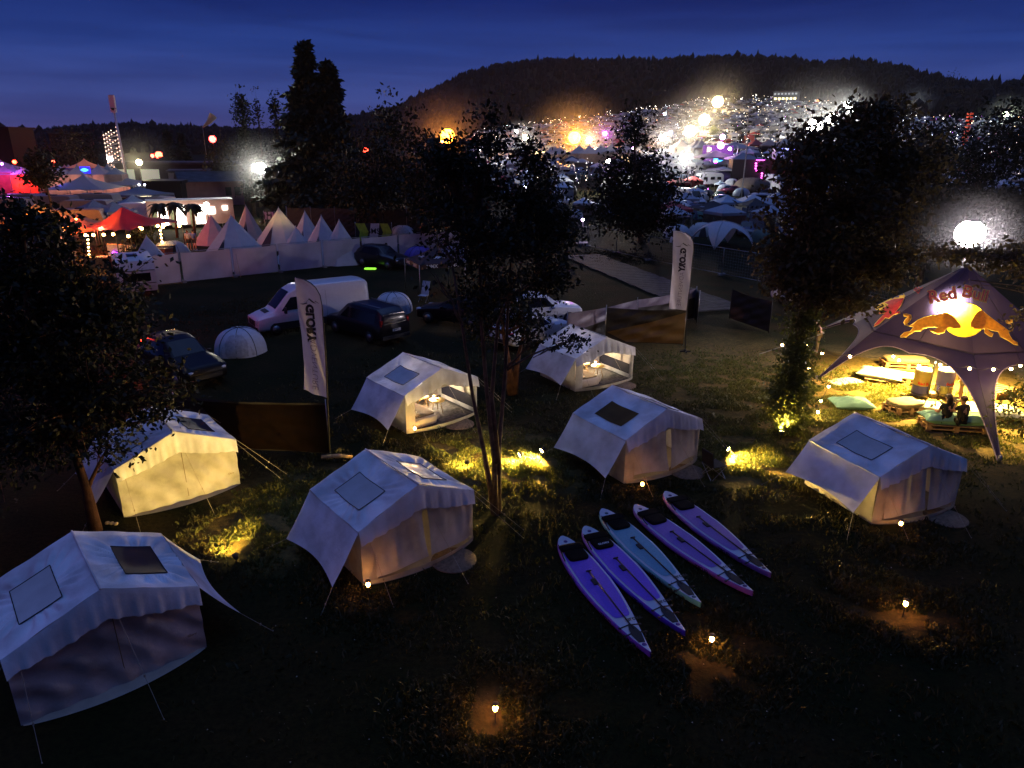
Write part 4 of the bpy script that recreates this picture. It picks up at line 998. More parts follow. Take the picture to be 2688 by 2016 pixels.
def vehicle(kind, label, cat, loc, ang, paint, group=None, light='off', plate=None, name=None):
    """local x runs nose (0) to tail"""
    o = thing(name or {'van': 'panel_van', 'mpv': 'minibus', 'car': 'parked_car', 'suv': 'parked_car'}[kind], label, cat, loc, ang, group)
    PM = paint
    if kind == 'van':
        st = [(0, .80, .42, .75, .82, .70), (.06, .92, .30, .95, 1.02, .78), (.45, .98, .28, 1.05, 1.18, .82), (1.0, 1.0, .28, 1.12, 1.34, .86), (1.12, 1.0, .28, 1.14, 1.42, .86), (1.95, 1.0, .28, 1.25, 2.32, .82), (2.5, 1.0, .28, 1.35, 2.60, .84), (3.2, 1.0, .28, 1.4, 2.68, .86), (6.4, 1.0, .28, 1.4, 2.68, .86), (6.72, .99, .30, 1.4, 2.62, .84), (6.8, .97, .36, 1.4, 2.5, .80)]; L_ = 6.8; wx = (1.05, 5.2); wr = .36
    elif kind == 'mpv':
        st = [(0, .80, .40, .66, .74, .66), (.08, .90, .28, .85, .92, .72), (.6, .95, .26, .98, 1.08, .78), (1.05, .96, .26, 1.02, 1.18, .80), (1.9, .96, .26, 1.08, 1.82, .74), (2.4, .96, .26, 1.1, 1.93, .76), (4.6, .96, .26, 1.1, 1.92, .76), (4.98, .94, .30, 1.08, 1.70, .72), (5.1, .92, .42, 1.05, 1.35, .74)]; L_ = 5.1; wx = (.95, 4.1); wr = .34
    elif kind == 'suv':
        st = [(0, .72, .42, .66, .74, .60), (.1, .84, .30, .82, .90, .66), (.9, .90, .26, .95, 1.04, .72), (1.35, .91, .26, .98, 1.10, .74), (2.0, .91, .26, 1.0, 1.58, .64), (2.6, .91, .26, 1.0, 1.66, .66), (3.7, .91, .26, 1.0, 1.62, .64), (4.3, .90, .30, .98, 1.30, .66), (4.5, .86, .42, .95, 1.05, .66)]; L_ = 4.5; wx = (.85, 3.6); wr = .34
    else:
        st = [(0, .70, .38, .58, .64, .58), (.1, .82, .26, .70, .78, .64), (.95, .87, .22, .84, .92, .70), (1.3, .88, .22, .88, .98, .70), (2.0, .88, .22, .90, 1.40, .58), (2.6, .88, .22, .90, 1.47, .60), (3.5, .88, .22, .92, 1.42, .60), (4.1, .87, .26, .92, 1.12, .62), (4.35, .84, .34, .88, 1.02, .64), (4.45, .80, .42, .8, .9, .60)]; L_ = 4.45; wx = (.82, 3.45); wr = .32
    bd = Body(st); body = bd.mesh(MB()).build('body', PM, o)
    g = MB()
    if kind == 'van':
        top_patch(bd, g, 1.16, 2.02); wsh = g.build('windscreen', GLASS, o)
        g = MB(); patch(bd, g, [(1.45, 1.36), (2.75, 1.42), (2.70, 2.12), (2.05, 2.08)]); g.build('side_window', GLASS, o)
        g = MB(); patch(bd, g, [(0.9, .34), (6.5, .34), (6.5, .78), (0.9, .72)], off=.02); g.build('side_trim', PLAST, o)
        g = MB(); g.box((.0, 0, .74), (.06, 1.15, .30)); g.box((.03, 0, .42), (.16, 1.7, .26)); g.build('grille', PLAST, o)
        g = MB(); text_on(g, 'V', .16, lambda x, y: Vector((-.035, -x, .76 + y)), .01); g.build('badge', RIM, o)
        for s in (-1, 1): g = MB(); g.rbox((.13, s * .76, .84), (.30, .24, .32), puff=.1); g.build('headlight', HEADL, o)
        for s in (-1, 1): g = MB(); g.box((1.62, s * 1.16, 1.42), (.12, .22, .34)); g.build('wing_mirror', PLAST, o)
        g = MB(); g.box((.75, 0, 1.30), (.28, .9, .02), ry=-.28); g.build('air_vent', PLAST, o)
        g = MB(); 
        for x in (2.85, 4.1): patch(bd, g, [(x, .5), (x + .012, .5), (x + .012, 2.3), (x, 2.3)], off=.006)
        g.build('door_seam', PLAST, o)
        g = MB(); g.tube([(2.2, .3, 2.5), (2.35, .3, 2.85)], .006, 4); g.build('aerial', TRIM, o)
    elif kind == 'mpv':
        top_patch(bd, g, 1.15, 1.86); g.build('windscreen', GLASS, o)
        g = MB(); patch(bd, g, [(1.5, 1.14), (4.6, 1.16), (4.55, 1.66), (2.1, 1.68)]); g.build('side_window', GLASS, o)
        g = MB(); g.grid(lambda i, j: Vector((5.095 - .11 * i * 1.0 + .012, (2 * j - 1) * (.70 - .04 * i), 1.16 + .5 * i)), 4, 6); g.build('rear_window', GLASS, o)
        for s in (-1, 1): MB().box((5.03, s * .84, 1.12), (.12, .12, .55)).build('tail_light', TAILR, o)
        MB().box((5.12, 0, .45), (.12, 1.75, .18)).build('bumper', PLAST, o)
        for s in (-.6, .6): MB().tube([(2.3, s, 1.98), (4.7, s, 1.98)], .018, 6).build('roof_rail', RIM, o)
    else:
        top_patch(bd, g, 1.36 if kind == 'suv' else 1.32, 1.98); g.build('windscreen', GLASS, o)
        g = MB(); z0 = 1.03 if kind == 'suv' else .96; z1_ = 1.5 if kind == 'suv' else 1.32
        patch(bd, g, [(1.7, z0), (3.95, z0 + .03), (3.5, z1_), (2.15, z1_)]); g.build('side_window', GLASS, o)
        g = MB(); top_patch(bd, g, 3.62, 4.2, .9, .8); g.build('rear_window', GLASS, o)
        for s in (-1, 1):
            MB().rbox((L_ - .12, s * .70, .86), (.2, .26, .18), puff=.1).build('tail_light', TAILR if light == 'off' else emis('lit_tail_lamp', (1, .03, .01), 14), o)
            MB().rbox((.16, s * .62, .70), (.3, .3, .16), puff=.1).build('headlight', HEADL, o)
            MB().rbox((1.75, s * .98, 1.0), (.14, .2, .14), puff=.2).build('wing_mirror', PM, o)
        MB().box((L_ + .0, 0, .5), (.06, 1.3, .16)).build('bumper', PLAST, o)
        MB().box((.0, 0, .5), (.06, 1.1, .16)).build('grille', PLAST, o)
    if plate:
        q = MB(); q.box((L_ + (.10 if kind == 'mpv' else .04), 0, .82), (.02, .52, .12)); pl = q.build('number_plate', PLATE, o)
        q = MB(); text_on(q, plate, .11, lambda x, y: Vector((L_ + (.112 if kind == 'mpv' else .052), x, .82 + y)), .003); q.build('print', TRIM, pl)
    yw = bd.at(2)[0] - .10
    for x in wx:
        for s in (-1, 1): wheel(o, x, s * yw, wr)
    return o
VWHITE = mat('paint_white', (.62, .62, .68), .32, vary=.04, spec=.5, coat=.4)
VBLACK = mat('paint_black', (.006, .006, .010), .32, vary=.1, spec=.45, coat=.25)
VBLUE = mat('paint_dark_blue', (.003, .003, .006), .4, vary=.1, spec=.25)
VSILV = mat('paint_silver', (.32, .33, .36), .3, metal=.5, spec=.6, coat=.4)
VGREY = mat('paint_grey', (.12, .12, .14), .3, metal=.4, coat=.4)
VRED = mat('paint_red', (.25, .02, .02), .3, coat=.4)
def park(a, b):
    """nose point and a point further back -> location, angle"""
    a, b = Vector(a), Vector(b); d = b - a; return Vector((a.x, a.y, 0)), math.atan2(d.y, d.x)
p, q = park(GD(548, 722), GD(752, 694)); v_ = vehicle('van', 'white high roofed panel van behind the tall flag', 'van', p, q, VWHITE); v_.scale = (.87, .87, .87)
p, q = park(GD(735, 706), GD(862, 745)); vehicle('mpv', 'black minibus seen from behind beside the white van', 'van', p, q, VBLACK, plate='JZ BR 83').scale = (.92, .92, .9)
p, q = park(GD(915, 688), GD(1010, 700)); vehicle('car', 'dark parked car between the black minibus and the middle tree', 'car', p, q, VBLUE)
p, q = park(GD(455, 838), GD(335, 785)); vehicle('suv', 'dark parked car with its red tail lights lit', 'car', p, q, VBLUE, light='on', plate='RV S 12')
p, q = park(GD(873, 582), GD(790, 570)); vehicle('suv', 'black parked car with a person at its open door by the white fence', 'car', p, q, VBLACK)
p, q = park(GD(1245, 690), GD(1120, 700)); vehicle('suv', 'white parked car half hidden by the middle tree', 'car', p, q, VWHITE)
p, q = park(GD(1672, 648), GD(1830, 672)); pk = vehicle('suv', 'white parked car behind the brown ivy grown tree', 'car', p, q, VWHITE)
for x, y, c_, s_ in ((.1, -.6, (1, .35, .08), 16), (4.6, -.7, (1, .02, .02), 22)): MB().ball((x, y, .8), .07, 6).build('marker_light', emis('marker_%d' % s_, c_, s_), pk)
p, q = park(GD(1210, 720), GD(1120, 745)); vehicle('car', 'white parked car before the windbreak, mostly behind tree stems', 'car', p, q, VWHITE)
# red marker glow beside the dark car
ol = thing('warning_lamp', 'red lamp glowing in the leaves beside the dark car', 'lamp', GD(318, 800)); MB().ball((0, 0, 1.3), .05, 6).build('bulb', emis('red_bulb', (1, .04, .02), 30), ol); MB().tube([(0, 0, 0), (0, 0, 1.25)], .02, 6).build('post', TRIM, ol)
lamp(ol, (0, 0, 1.45), (1, .05, .03), 260, .05)
# ------------------------------------------------------------------ small tents on the meadow
def dome_tent(label, loc, rz, rad, h, col, col2=None, group=None, door=True):
    o = thing('dome_tent', label, 'tent', loc, rz, group); a = MATS.get('dome_' + str(col)) or mat('dome_' + str(col), col, .6, vary=.06, transl=.12, bump=.2, bscale=4)
    def f(i, j):
        t = i * 2 * math.pi; e = j * math.pi / 2 * .999; rr = rad * math.cos(e) ** .75 * (1 + .03 * math.cos(6 * t)); return Vector((rr * math.cos(t), rr * math.sin(t), h * math.sin(e) ** .95))
    MB().grid(f, 36, 10).build('flysheet', a, o)
    ms = MB()
    for t in (0, .785, 1.571, 2.356):
        ms.tube([Vector((rad * 1.01 * math.cos(e) ** .75 * math.cos(t) * (1 if e < math.pi / 2 else -1) if False else rad * 1.012 * math.copysign(abs(math.cos(e)) ** .75, math.cos(e)) * math.cos(t), rad * 1.012 * math.copysign(abs(math.cos(e)) ** .75, math.cos(e)) * math.sin(t), h * 1.012 * math.sin(e) ** .95)) for e in [k * math.pi / 14 for k in range(15)]], .014, 5)
    ms.build('pole', TRIM, o)
    if door:
        dm = MB()
        def g(i, j):
            e = .05 + j * .95; t = -math.pi / 2 + (i - .5) * 1.5 * (1 - j * .55); rr = rad * 1.02 * math.cos(e) ** .75; return Vector((rr * math.cos(t), rr * math.sin(t), h * 1.02 * math.sin(e) ** .95))
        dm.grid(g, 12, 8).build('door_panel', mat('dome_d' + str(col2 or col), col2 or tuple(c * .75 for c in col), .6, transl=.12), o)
    return o
DW = (.50, .52, .62)
dome_tent('white igloo tent with a dark arch before the white van', GD(521, 760), .2, 1.12, 1.15, DW, group='white igloo tents')
dome_tent('white igloo tent peeping out behind the black minibus', GD(850, 672), .5, 1.1, 1.1, DW, group='white igloo tents')
dome_tent('purple dome tent before the white sheeted fence', GD(906, 568), .2, 1.3, 1.35, (.11, .07, .42))
dome_tent('pale dome tent rising behind the fence near the purple tent', GD(872, 522), .1, 1.6, 1.7, DW)
dome_tent('white dome tent behind the middle tree by the fence', GD(985, 560), .1, 1.3, 1.3, DW)
dome_tent('small grey dome tent between the tipis and the red tent', GD(372, 560), .1, 1.5, 1.5, (.30, .33, .38))
def gazebo(label, loc, rz, w_, col, h=2.1, ph=.85, legm=None, group=None, text=None, tcol=None, wall=None, name='gazebo'):
    o = thing(name, label, 'gazebo', loc, rz, group); cm = MATS.get('gz_' + str(col)) or mat('gz_' + str(col), col, .6, vary=.05, transl=.12, bump=.1)
    k = w_ / 2; c = [(-k, -k), (k, -k), (k, k), (-k, k)]
    mb = MB()
    for q in range(4):
        A, B = Vector((*c[q], h)), Vector((*c[(q + 1) % 4], h)); T = Vector((0, 0, h + ph))
        mb.grid(lambda i, j: A.lerp(B, i).lerp(T, j) - Vector((0, 0, .12 * math.sin(math.pi * j) )), 8, 8)
    mb.build('canopy', cm, o)
    vm = MB()
    for q in range(4):
        A, B = Vector((*c[q], h)), Vector((*c[(q + 1) % 4], h)); vm.grid(lambda i, j: A.lerp(B, i) - Vector((0, 0, .28 * j)), 6, 1)
    vm.build('valance', cm, o)
    for x, y in c: MB().tube([(x, y, 0), (x, y, h)], .025, 6).build('leg', legm or STEEL, o)
    if text:
        tm = MB(); 
        for q in (0, 3):
            A, B = Vector((*c[q], h)), Vector((*c[(q + 1) % 4], h)); d = (B - A).normalized(); nrm = Vector((d.y, -d.x, 0))
            for s in (.27, .73): text_on(tm, text, .30, lambda x, y: A.lerp(B, s) + d * x + Vector((0, 0, -.14 + y)) + nrm * .02, .006)
            T = Vector((0, 0, h + ph)); m_ = A.lerp(B, .5); up = (T - m_).normalized(); nn = d.cross(up)
            text_on(tm, text, .30, lambda x, y: m_ + d * x + up * (.75 + y) + nn * .02 - Vector((0, 0, .10)), .006)
        tm.build('lettering', tcol or PLATE, o)
    if wall:
        A, B = Vector((*c[0], h)), Vector((*c[1], h)); MB().grid(lambda i, j: A.lerp(B, i) - Vector((0, .02, h * j)) + Vector((0, .05 * math.sin(i * 40), 0)), 40, 3).build('side_wall', wall, o)
    return o
gazebo('dark red gazebo with white lettering on its edge', GD(940, 632), .45, 3.0, (.028, .006, .010), text='24MX')
# folding recliner and small things
o = thing('camping_chair', 'pale reclining camping chair beside the dark parked car', 'chair', GD(915, 652), 1.2)
MB().box((0, 0, .4), (.5, .5, .03)).build('seat', mat('chair_cloth', (.4, .4, .45), .7), o); MB().box((.32, 0, .8), (.04, .5, .85), ry=.35).build('backrest', mat('chair_cloth', (.4, .4, .45), .7), o)
for x in (-.22, .22):
    for y in (-.24, .24): MB().tube([(x, y, 0), (-x * .6, y, .4)], .012, 5).build('leg', STEEL, o)
MB().rbox((0, 0, .06), (.9, .35, .12)).build('holdall', mat('green_glow', (.3, .9, .05), .6, emit=(.35, 1, .05), es=1.2, samp=False), None, GD(800, 582)); tag(C.objects[-1] if False else bpy.data.objects['holdall'], 'bright green glowing bag on the grass by the black car', 'bag')
# caravan by the fence
def caravan(label, loc, rz, L_=4.6, W_=2.1, H_=2.3, col=(.55, .54, .56), group=None, win=True, name='caravan'):
    o = thing(name, label, 'caravan', loc, rz, group); cm = MATS.get('cv_' + str(col)) or mat('cv_' + str(col), col, .45, vary=.06, bump=.05)
    prof = [(-L_ / 2 + .12, .45), (-L_ / 2, .9), (-L_ / 2 + .05, 1.5), (-L_ / 2 + .45, H_ - .05), (-L_ / 2 + .8, H_), (L_ / 2 - .6, H_), (L_ / 2 - .25, H_ - .08), (L_ / 2, 1.6), (L_ / 2 + .0, .8), (L_ / 2 - .1, .45)]
    MB().prism(prof, W_, Matrix(((1, 0, 0, 0), (0, 0, -1, W_ / 2), (0, 1, 0, 0), (0, 0, 0, 1)))).build('body', cm, o)
    if win:
        for s in (-1, 1):
            for x in (-1.2, 0, 1.3): MB().box((x, s * (W_ / 2 + .01), 1.45), (.8, .03, .5)).build('window', GLASS, o)
        for s in (-1, 1): MB().box((s * (L_ / 2 + .0), 0, 1.32), (.05, 1.5, .5), ry=.06 * s).build('window', GLASS, o)
        MB().box((0, -(W_ / 2 + .012), .85), (L_ * .94, .02, .05)).box((0, (W_ / 2 + .012), .85), (L_ * .94, .02, .05)).box((L_ / 2 + .012, 0, .95), (.02, W_ * .96, .04)).box((L_ / 2 + .0, 0, 1.72), (.04, W_ * .96, .04)).build('stripe', PLAST, o)
        MB().box((.3, 0, H_ + .05), (.7, .6, .1)).build('roof_hatch', GLASS, o)
    for s in (-1, 1): wheel(o, 0, s * (W_ / 2 - .1), .3, .18)
    MB().tube([(-L_ / 2, 0, .45), (-L_ / 2 - 1.1, 0, .45)], .05, 6).tube([(-L_ / 2 - .9, 0, .45), (-L_ / 2 - .9, 0, 0)], .03, 6).build('tow_bar', STEEL, o)
    return o
g = GD(303, 648); cv = caravan('white caravan parked at the end of the white fence', g + Vector((-1.3, 2.2, 0)), -1.02, H_=2.35)
MB().ball((2.1, -.95, .75), .05, 6).build('tail_light', emis('marker_22', (1, .02, .02), 22), cv)
# ------------------------------------------------------------------ star shaped event tent
from mathutils.geometry import delaunay_2d_cdt
SC = Vector((17.35, 26.6, 0)); APEX = 4.95; RZ, RR = 2.2, 2.8
FEET = [(252, 7.4), (172, 4.82), (107, 8.2), (36, 6.6), (-36, 6.6)]
NAVY = mat('navy_canopy', (.017, .011, .055), .6, vary=.08, scale=3, bump=.15, bscale=5, transl=.02, spec=.2, tcol=(.26, .19, .36))
SEAM = mat('canopy_seam', (.010, .008, .03), .6)
def star_tent():
    o = thing('star_tent', 'dark blue star shaped event tent with a yellow sun and two bulls', 'event tent', SC)
    ap = Vector((0, 0, APEX)); n5 = len(FEET)
    ang = [R(a) for a, r_ in FEET]
    corner = [Vector((q * math.cos(a), q * math.sin(a), RZ)) for a, q in zip(ang, (2.85, 2.95, 4.6, 3.6, 3.6))]
    foot = [Vector((r_ * math.cos(a), r_ * math.sin(a), 0.05)) for a, (_, r_) in zip(ang, FEET)]
    mb = MB(); edge = MB(); seam = MB()
    for i in range(n5):
        j = (i + 1) % n5; A, B = corner[i], corner[j]
        mid = (A + B) / 2; am = math.atan2(mid.y, mid.x)
        ringm = Vector((math.cos(am), math.sin(am), 0)) * (mid.xy.length + .12) + Vector((0, 0, RZ + .05))
        archm = Vector((math.cos(am), math.sin(am), 0)) * (mid.xy.length + .62) + Vector((0, 0, 1.86))
        for P0, F0 in ((A, foot[i]), (B, foot[j])):
            def top(u, v, P0=P0):   # u: corner -> ring middle, v: ring -> apex
                q = P0.lerp(ringm, u); p = q.lerp(ap, v); s_ = math.sin(math.pi * v)
                return p - Vector((0, 0, .02 * s_))
            mb.grid(top, 44, 64)
            # lower edge curve from the foot up to the arch middle
            ax = (P0 - F0); 
            c1 = F0 + ax * .80 + (ringm - P0).normalized() * .30 ; c2 = P0 + (archm - P0) * .38 + Vector((0, 0, -.05))
            side = (archm - P0); side.z = 0; side.normalize()
            def bez(t, F0=F0, c1=c1, c2=c2, side=side):
                s_ = 1 - t; p = F0 * s_ ** 3 + c1 * 3 * s_ * s_ * t + c2 * 3 * s_ * t * t + archm * t ** 3
                return p + side * .05 * (1 - t) ** 2
            def low(u, v, P0=P0, bez=bez, F0=F0):
                t = u; b_ = bez(t)
                # spine of the leg then the ring
                k = .72
                tgt = F0.lerp(P0, min(1, t / k)) if t < k else P0.lerp(ringm, (t - k) / (1 - k))
                return b_.lerp(tgt, v) + Vector((0, 0, .03 * math.sin(math.pi * v)))
            mb.grid(low, 40, 8)
            edge.tube([bez(t / 24) for t in range(25)], .018, 5)
            seam.tube([P0.lerp(ringm, t / 6) + Vector((0, 0, .012)) for t in range(7)], .020, 5)
        seam.tube([ringm + Vector((0, 0, .0)), archm], .014, 4)
        seam.tube([ringm.lerp(ap, v) + Vector((0, 0, .012)) for v in [k / 10 for k in range(11)]], .010, 4)
        seam.tube([foot[i].lerp(A, .1), A], .012, 4)
        MB().cyl((foot[i].x, foot[i].y, -.02), .05, .25, 8).build('leg_foot', STEEL, o)
    MB().tube([(0, 0, 0), (0, 0, APEX - .05)], .045, 10).build('pole', STEEL, o)
    # prints
    bvh = BVHTree.FromPolygons([Vector(v) for v in mb.v], mb.f)
    org = Vector((0, 0, CAMH)) - SC
    def cast(zx, zy, off):
        d = ray(2120 + zx / 3.894, 700 + zy / 3.894).normalized()
        loc, nrm, _, _ = bvh.ray_cast(org, d)
        if loc is None: return None
        if nrm.dot(d) > 0: nrm = -nrm
        return loc + nrm * off
    def fill(poly, off, step=22):
        from mathutils.geometry import intersect_point_tri_2d
        n = len(poly); P = []
        for k in range(n):
            a, b = Vector(poly[k]), Vector(poly[(k + 1) % n]); m_ = max(1, int((b - a).length / step))
            P += [a.lerp(b, q / m_) for q in range(m_)]
        def inside(x, y):
            c = False; m_ = len(poly)
            for k in range(m_):
                (x1, y1), (x2, y2) = poly[k], poly[k - 1]
                if (y1 > y) != (y2 > y) and x < (x2 - x1) * (y - y1) / (y2 - y1) + x1: c = not c
            return c
        ne = len(P); x0, x1 = min(p[0] for p in poly), max(p[0] for p in poly); y0, y1 = min(p[1] for p in poly), max(p[1] for p in poly)
        x = x0 + step / 2
        while x < x1:
            y = y0 + step / 2
            while y < y1:
                if inside(x, y) and min((Vector((x, y)) - p).length for p in P[:ne]) > step * .5: P.append(Vector((x, y)))
                y += step
            x += step
        vs, es, fs, _, _, _ = delaunay_2d_cdt(P, [(k, (k + 1) % ne) for k in range(ne)], [list(range(ne))], 1, 1e-4)
        V = [cast(p.x, p.y, off) for p in vs]
        ok = [v is not None for v in V]
        fs = [f for f in fs if all(ok[k] for k in f)]
        return [v if v is not None else Vector() for v in V], fs
    def inset(poly, d):
        n = len(poly); out = []
        ar = sum(poly[k - 1][0] * poly[k][1] - poly[k][0] * poly[k - 1][1] for k in range(n)); sg = 1 if ar > 0 else -1
        for k in range(n):
            p, q, r_ = Vector(poly[k - 1]), Vector(poly[k]), Vector(poly[(k + 1) % n])
            a = (q - p).normalized(); b = (r_ - q).normalized(); nn = Vector((-a.y, a.x)) + Vector((-b.y, b.x)); nn = nn.normalized() if nn.length > 1e-6 else Vector((0, 0))
            out.append(tuple(q + nn * d * sg))
        return out
    YEL = mat('print_yellow', (.80, .55, .02), .55, transl=.45); RED = mat('print_red', (.55, .02, .02), .55, transl=.45); RED_LIT = mat('print_red_lit', (.52, .26, .02), .55, transl=.45); LINE = mat('print_line', (.95, .66, .12), .55, transl=.5)
    PR = MB()
    def put(polys, m_, off, name):
        q = MB()
        for p in polys: q.add(*fill(p, off))
        if q.f:
            q.build(name, m_, o)
            if 'outline' in name or 'sun' in name: PR.add(q.v, q.f)
    sun = [(1600 + 215 * math.cos(a * 6.283 / 30), 545 + 178 * math.sin(a * 6.283 / 30)) for a in range(30)]
    sun2 = [(683, 412), (860, 322), (985, 262), (1000, 300), (985, 335), (900, 352), (800, 430), (742, 456), (700, 444)]
    put([sun], YEL, .014, 'sun_print'); put([sun2], YEL, .014, 'sun_print')
    bullL = [(978, 485), (1010, 482), (1062, 496), (1068, 530), (1048, 562), (1018, 590), (1040, 602), (1070, 590), (1130, 545), (1200, 515), (1280, 498), (1350, 490), (1430, 470), (1490, 505), (1530, 550), (1572, 610), (1560, 632), (1500, 640), (1452, 622), (1420, 640), (1400, 680), (1330, 698), (1262, 668), (1242, 645), (1300, 645), (1330, 625), (1250, 628), (1190, 640), (1160, 665), (1100, 668), (1045, 700), (1010, 728), (950, 730), (948, 712), (990, 672), (1050, 660), (1082, 622), (1040, 616), (995, 600), (980, 572), (1000, 540), (1022, 520), (985, 514)]
    bullR = [(2092, 545), (2070, 538), (2015, 552), (2020, 582), (2070, 592), (2090, 620), (2080, 650), (2050, 655), (1990, 610), (1920, 560), (1840, 500), (1780, 448), (1740, 455), (1700, 500), (1672, 560), (1662, 610), (1700, 640), (1760, 645), (1800, 640), (1802, 680), (1850, 715), (1880, 722), (1895, 685), (1860, 668), (1830, 640), (1880, 660), (1940, 670), (1962, 720), (2040, 760), (2100, 800), (2148, 808), (2140, 775), (2090, 750), (2060, 700), (2050, 672), (2090, 662), (2100, 630), (2088, 600), (2045, 575), (2088, 578)]
    bullS = [(995, 322), (965, 400), (905, 470), (945, 455), (950, 480), (885, 500), (835, 538), (800, 530), (742, 592), (678, 622), (690, 588), (742, 530), (795, 482), (728, 492), (738, 458), (772, 452), (765, 430), (825, 395), (785, 372), (880, 330)]
    [put([q_], LINE, .024, 'bull_outline') for q_ in (bullL, bullR, bullS)]
    put([inset(bullL, 8)], RED_LIT, .034, 'bull_print'); put([inset(bullR, 5)], RED_LIT, .034, 'bull_print'); put([inset(bullS, 6)], RED, .034, 'bull_print')  # front bulls: red print with the yellow lamp light put into its colour
    def word(s_, cx, cy, size, rot, m_, off, bold=.02):
        vs, fs = text_poly(s_, 1.0, bold); c_, s1 = math.cos(rot), math.sin(rot); V = []
        for v in vs:
            x, y = v.x * size, v.y * size * .95; V.append(cast(cx + x * c_ + y * s1, cy + x * s1 - y * c_, off))
        fs = [f for f in fs if all(V[k] is not None for k in f)]
        return [v or Vector() for v in V], fs
    q = MB(); q.add(*word('Red', 1380, 300, 185, -.18, 0, .03, .05)); q.add(*word('Bull', 1712, 285, 175, .26, 0, .03, .05)); q.build('lettering', LINE, o)
    q = MB(); q.add(*word('Red', 1380, 300, 185, -.18, 0, .045, .005)); q.add(*word('Bull', 1712, 285, 175, .26, 0, .045, .005)); q.build('lettering', mat('print_pink', (.62, .10, .08), .55, transl=.2), o)
    q = MB(); q.add(*word('Bull', 1150, 215, 90, -.95, 0, .03, .03)); q.build('lettering', RED, o)
    # bright lamp under the canopy, seen through the cloth
    p = Vector(cast(1440, 385, -.46)); 
    tree_ = BVHTree.FromPolygons(PR.v, PR.f); hits = {}
    def over(k):
        if k not in hits:
            q_ = Vector(mb.v[k]); ou = Vector((q_.x, q_.y, q_.xy.length * .8)).normalized(); hits[k] = tree_.ray_cast(q_ - ou * .02, ou, .09)[0] is not None
        return hits[k]
    keep = [k for k, f in enumerate(mb.f) if not all(over(v_) for v_ in f)]
    mb.f = [mb.f[k] for k in keep]; mb.sm = [mb.sm[k] for k in keep]; mb.mi = [mb.mi[k] for k in keep]
    can = mb.build('canopy', NAVY, o); edge.build('edge_cord', mat('edge_tape', (.28, .22, .3), .5), can); seam.build('seam', SEAM, can)
    ol = thing('canopy_floodlight', 'bright lamp hung close under the star tent canopy', 'lamp', SC + p)
    MB().rbox((0, 0, 0), (.22, .22, .12)).build('housing', TRIM, ol); MB().ball((0, 0, -.02), .08, 8).build('bulb', emis('cool_bulb', (1, .95, .85), 60), ol)
    MB().tube([(0, 0, .05), (.03, .05, .42)], .008, 4).build('hanger', TRIM, ol)
    qq = Vector(cast(1440, 385, .1)) - p; lamp(ol, qq.normalized() * .14, (1, .90, .80), 34000, .05, 'SPOT', name='uplight', aim=qq, angle=2.6, blend=1.0); lamp(ol, (0, -.1, -.22), (1, .74, .40), 900, .08)
    lamp(ol, (0, 0, -.16), (1, .64, .15), 26000, .15, 'SPOT', name='downlight', aim=(.1, -.3, -3), angle=2.5, blend=.8)
    return o
star_tent()
mb = MB(); pg = GD(1640, 765); mb.tube([GD(1780, 720, 1.0) - pg, Vector((0, 0, 0))], .02, 5)
tag(mb.build('guy_rope', CORD, None, pg), 'taut guy rope of the star tent ending on the bare patch', 'rope')
# festoon of bulbs slung under the tent
FB = [(1742, 747, 1.9), (1776, 763, 1.8), (1836, 770, 2.0), (1690, 745, 1.8), (1748, 797, 1.2), (1942, 778, 2.1), (1985, 790, 2.1), (2031, 788, 2.2), (2095, 796, 2.3), (2146, 798, 2.2), (2184, 797, 2.2), (2204, 790, 2.2), (1790, 835, 1.0), (1773, 866, .6), (1930, 770, 2.0), (2172, 668, 3.0), (1767, 890, .3)]
def festoon():
    pts = []
    for k, (u, v, z) in enumerate(FB):
        p = GD(u, v, z); pts.append(p)
        o = thing('festoon_bulb', 'warm bare bulb on the light string around the star tent', 'light bulb', p, 0, 'festoon bulbs around the star tent')
        MB().ball((0, 0, 0), .05, 6).build('bulb', emis('festoon_glass', (1, .66, .26), 42), o); MB().cyl((0, 0, .04), .02, .05, 8).build('socket', TRIM, o)
        lamp(o, (0, 0, -.09), (1, .62, .22), 40 if v > 700 else 14, .04)
    order = [16, 13, 12, 4, 1, 2, 14, 5, 6, 7, 8, 9, 10, 11]
    mb = MB()
    for a, b in zip(order, order[1:]):
        A, B = pts[a] + Vector((0, 0, .09)), pts[b] + Vector((0, 0, .09)); mb.tube([A.lerp(B, t / 8) - Vector((0, 0, .12 * math.sin(math.pi * t / 8))) for t in range(9)], .007, 4)
    for a, b in ((3, 0), (0, 1), (11, 15)):
        A, B = pts[a] + Vector((0, 0, .09)), pts[b] + Vector((0, 0, .09)); mb.tube([A.lerp(B, t / 8) - Vector((0, 0, .12 * math.sin(math.pi * t / 8))) for t in range(9)], .007, 4)
    tag(mb.build('light_string', TRIM), 'black cable of the light string around the star tent', 'cable')
festoon()
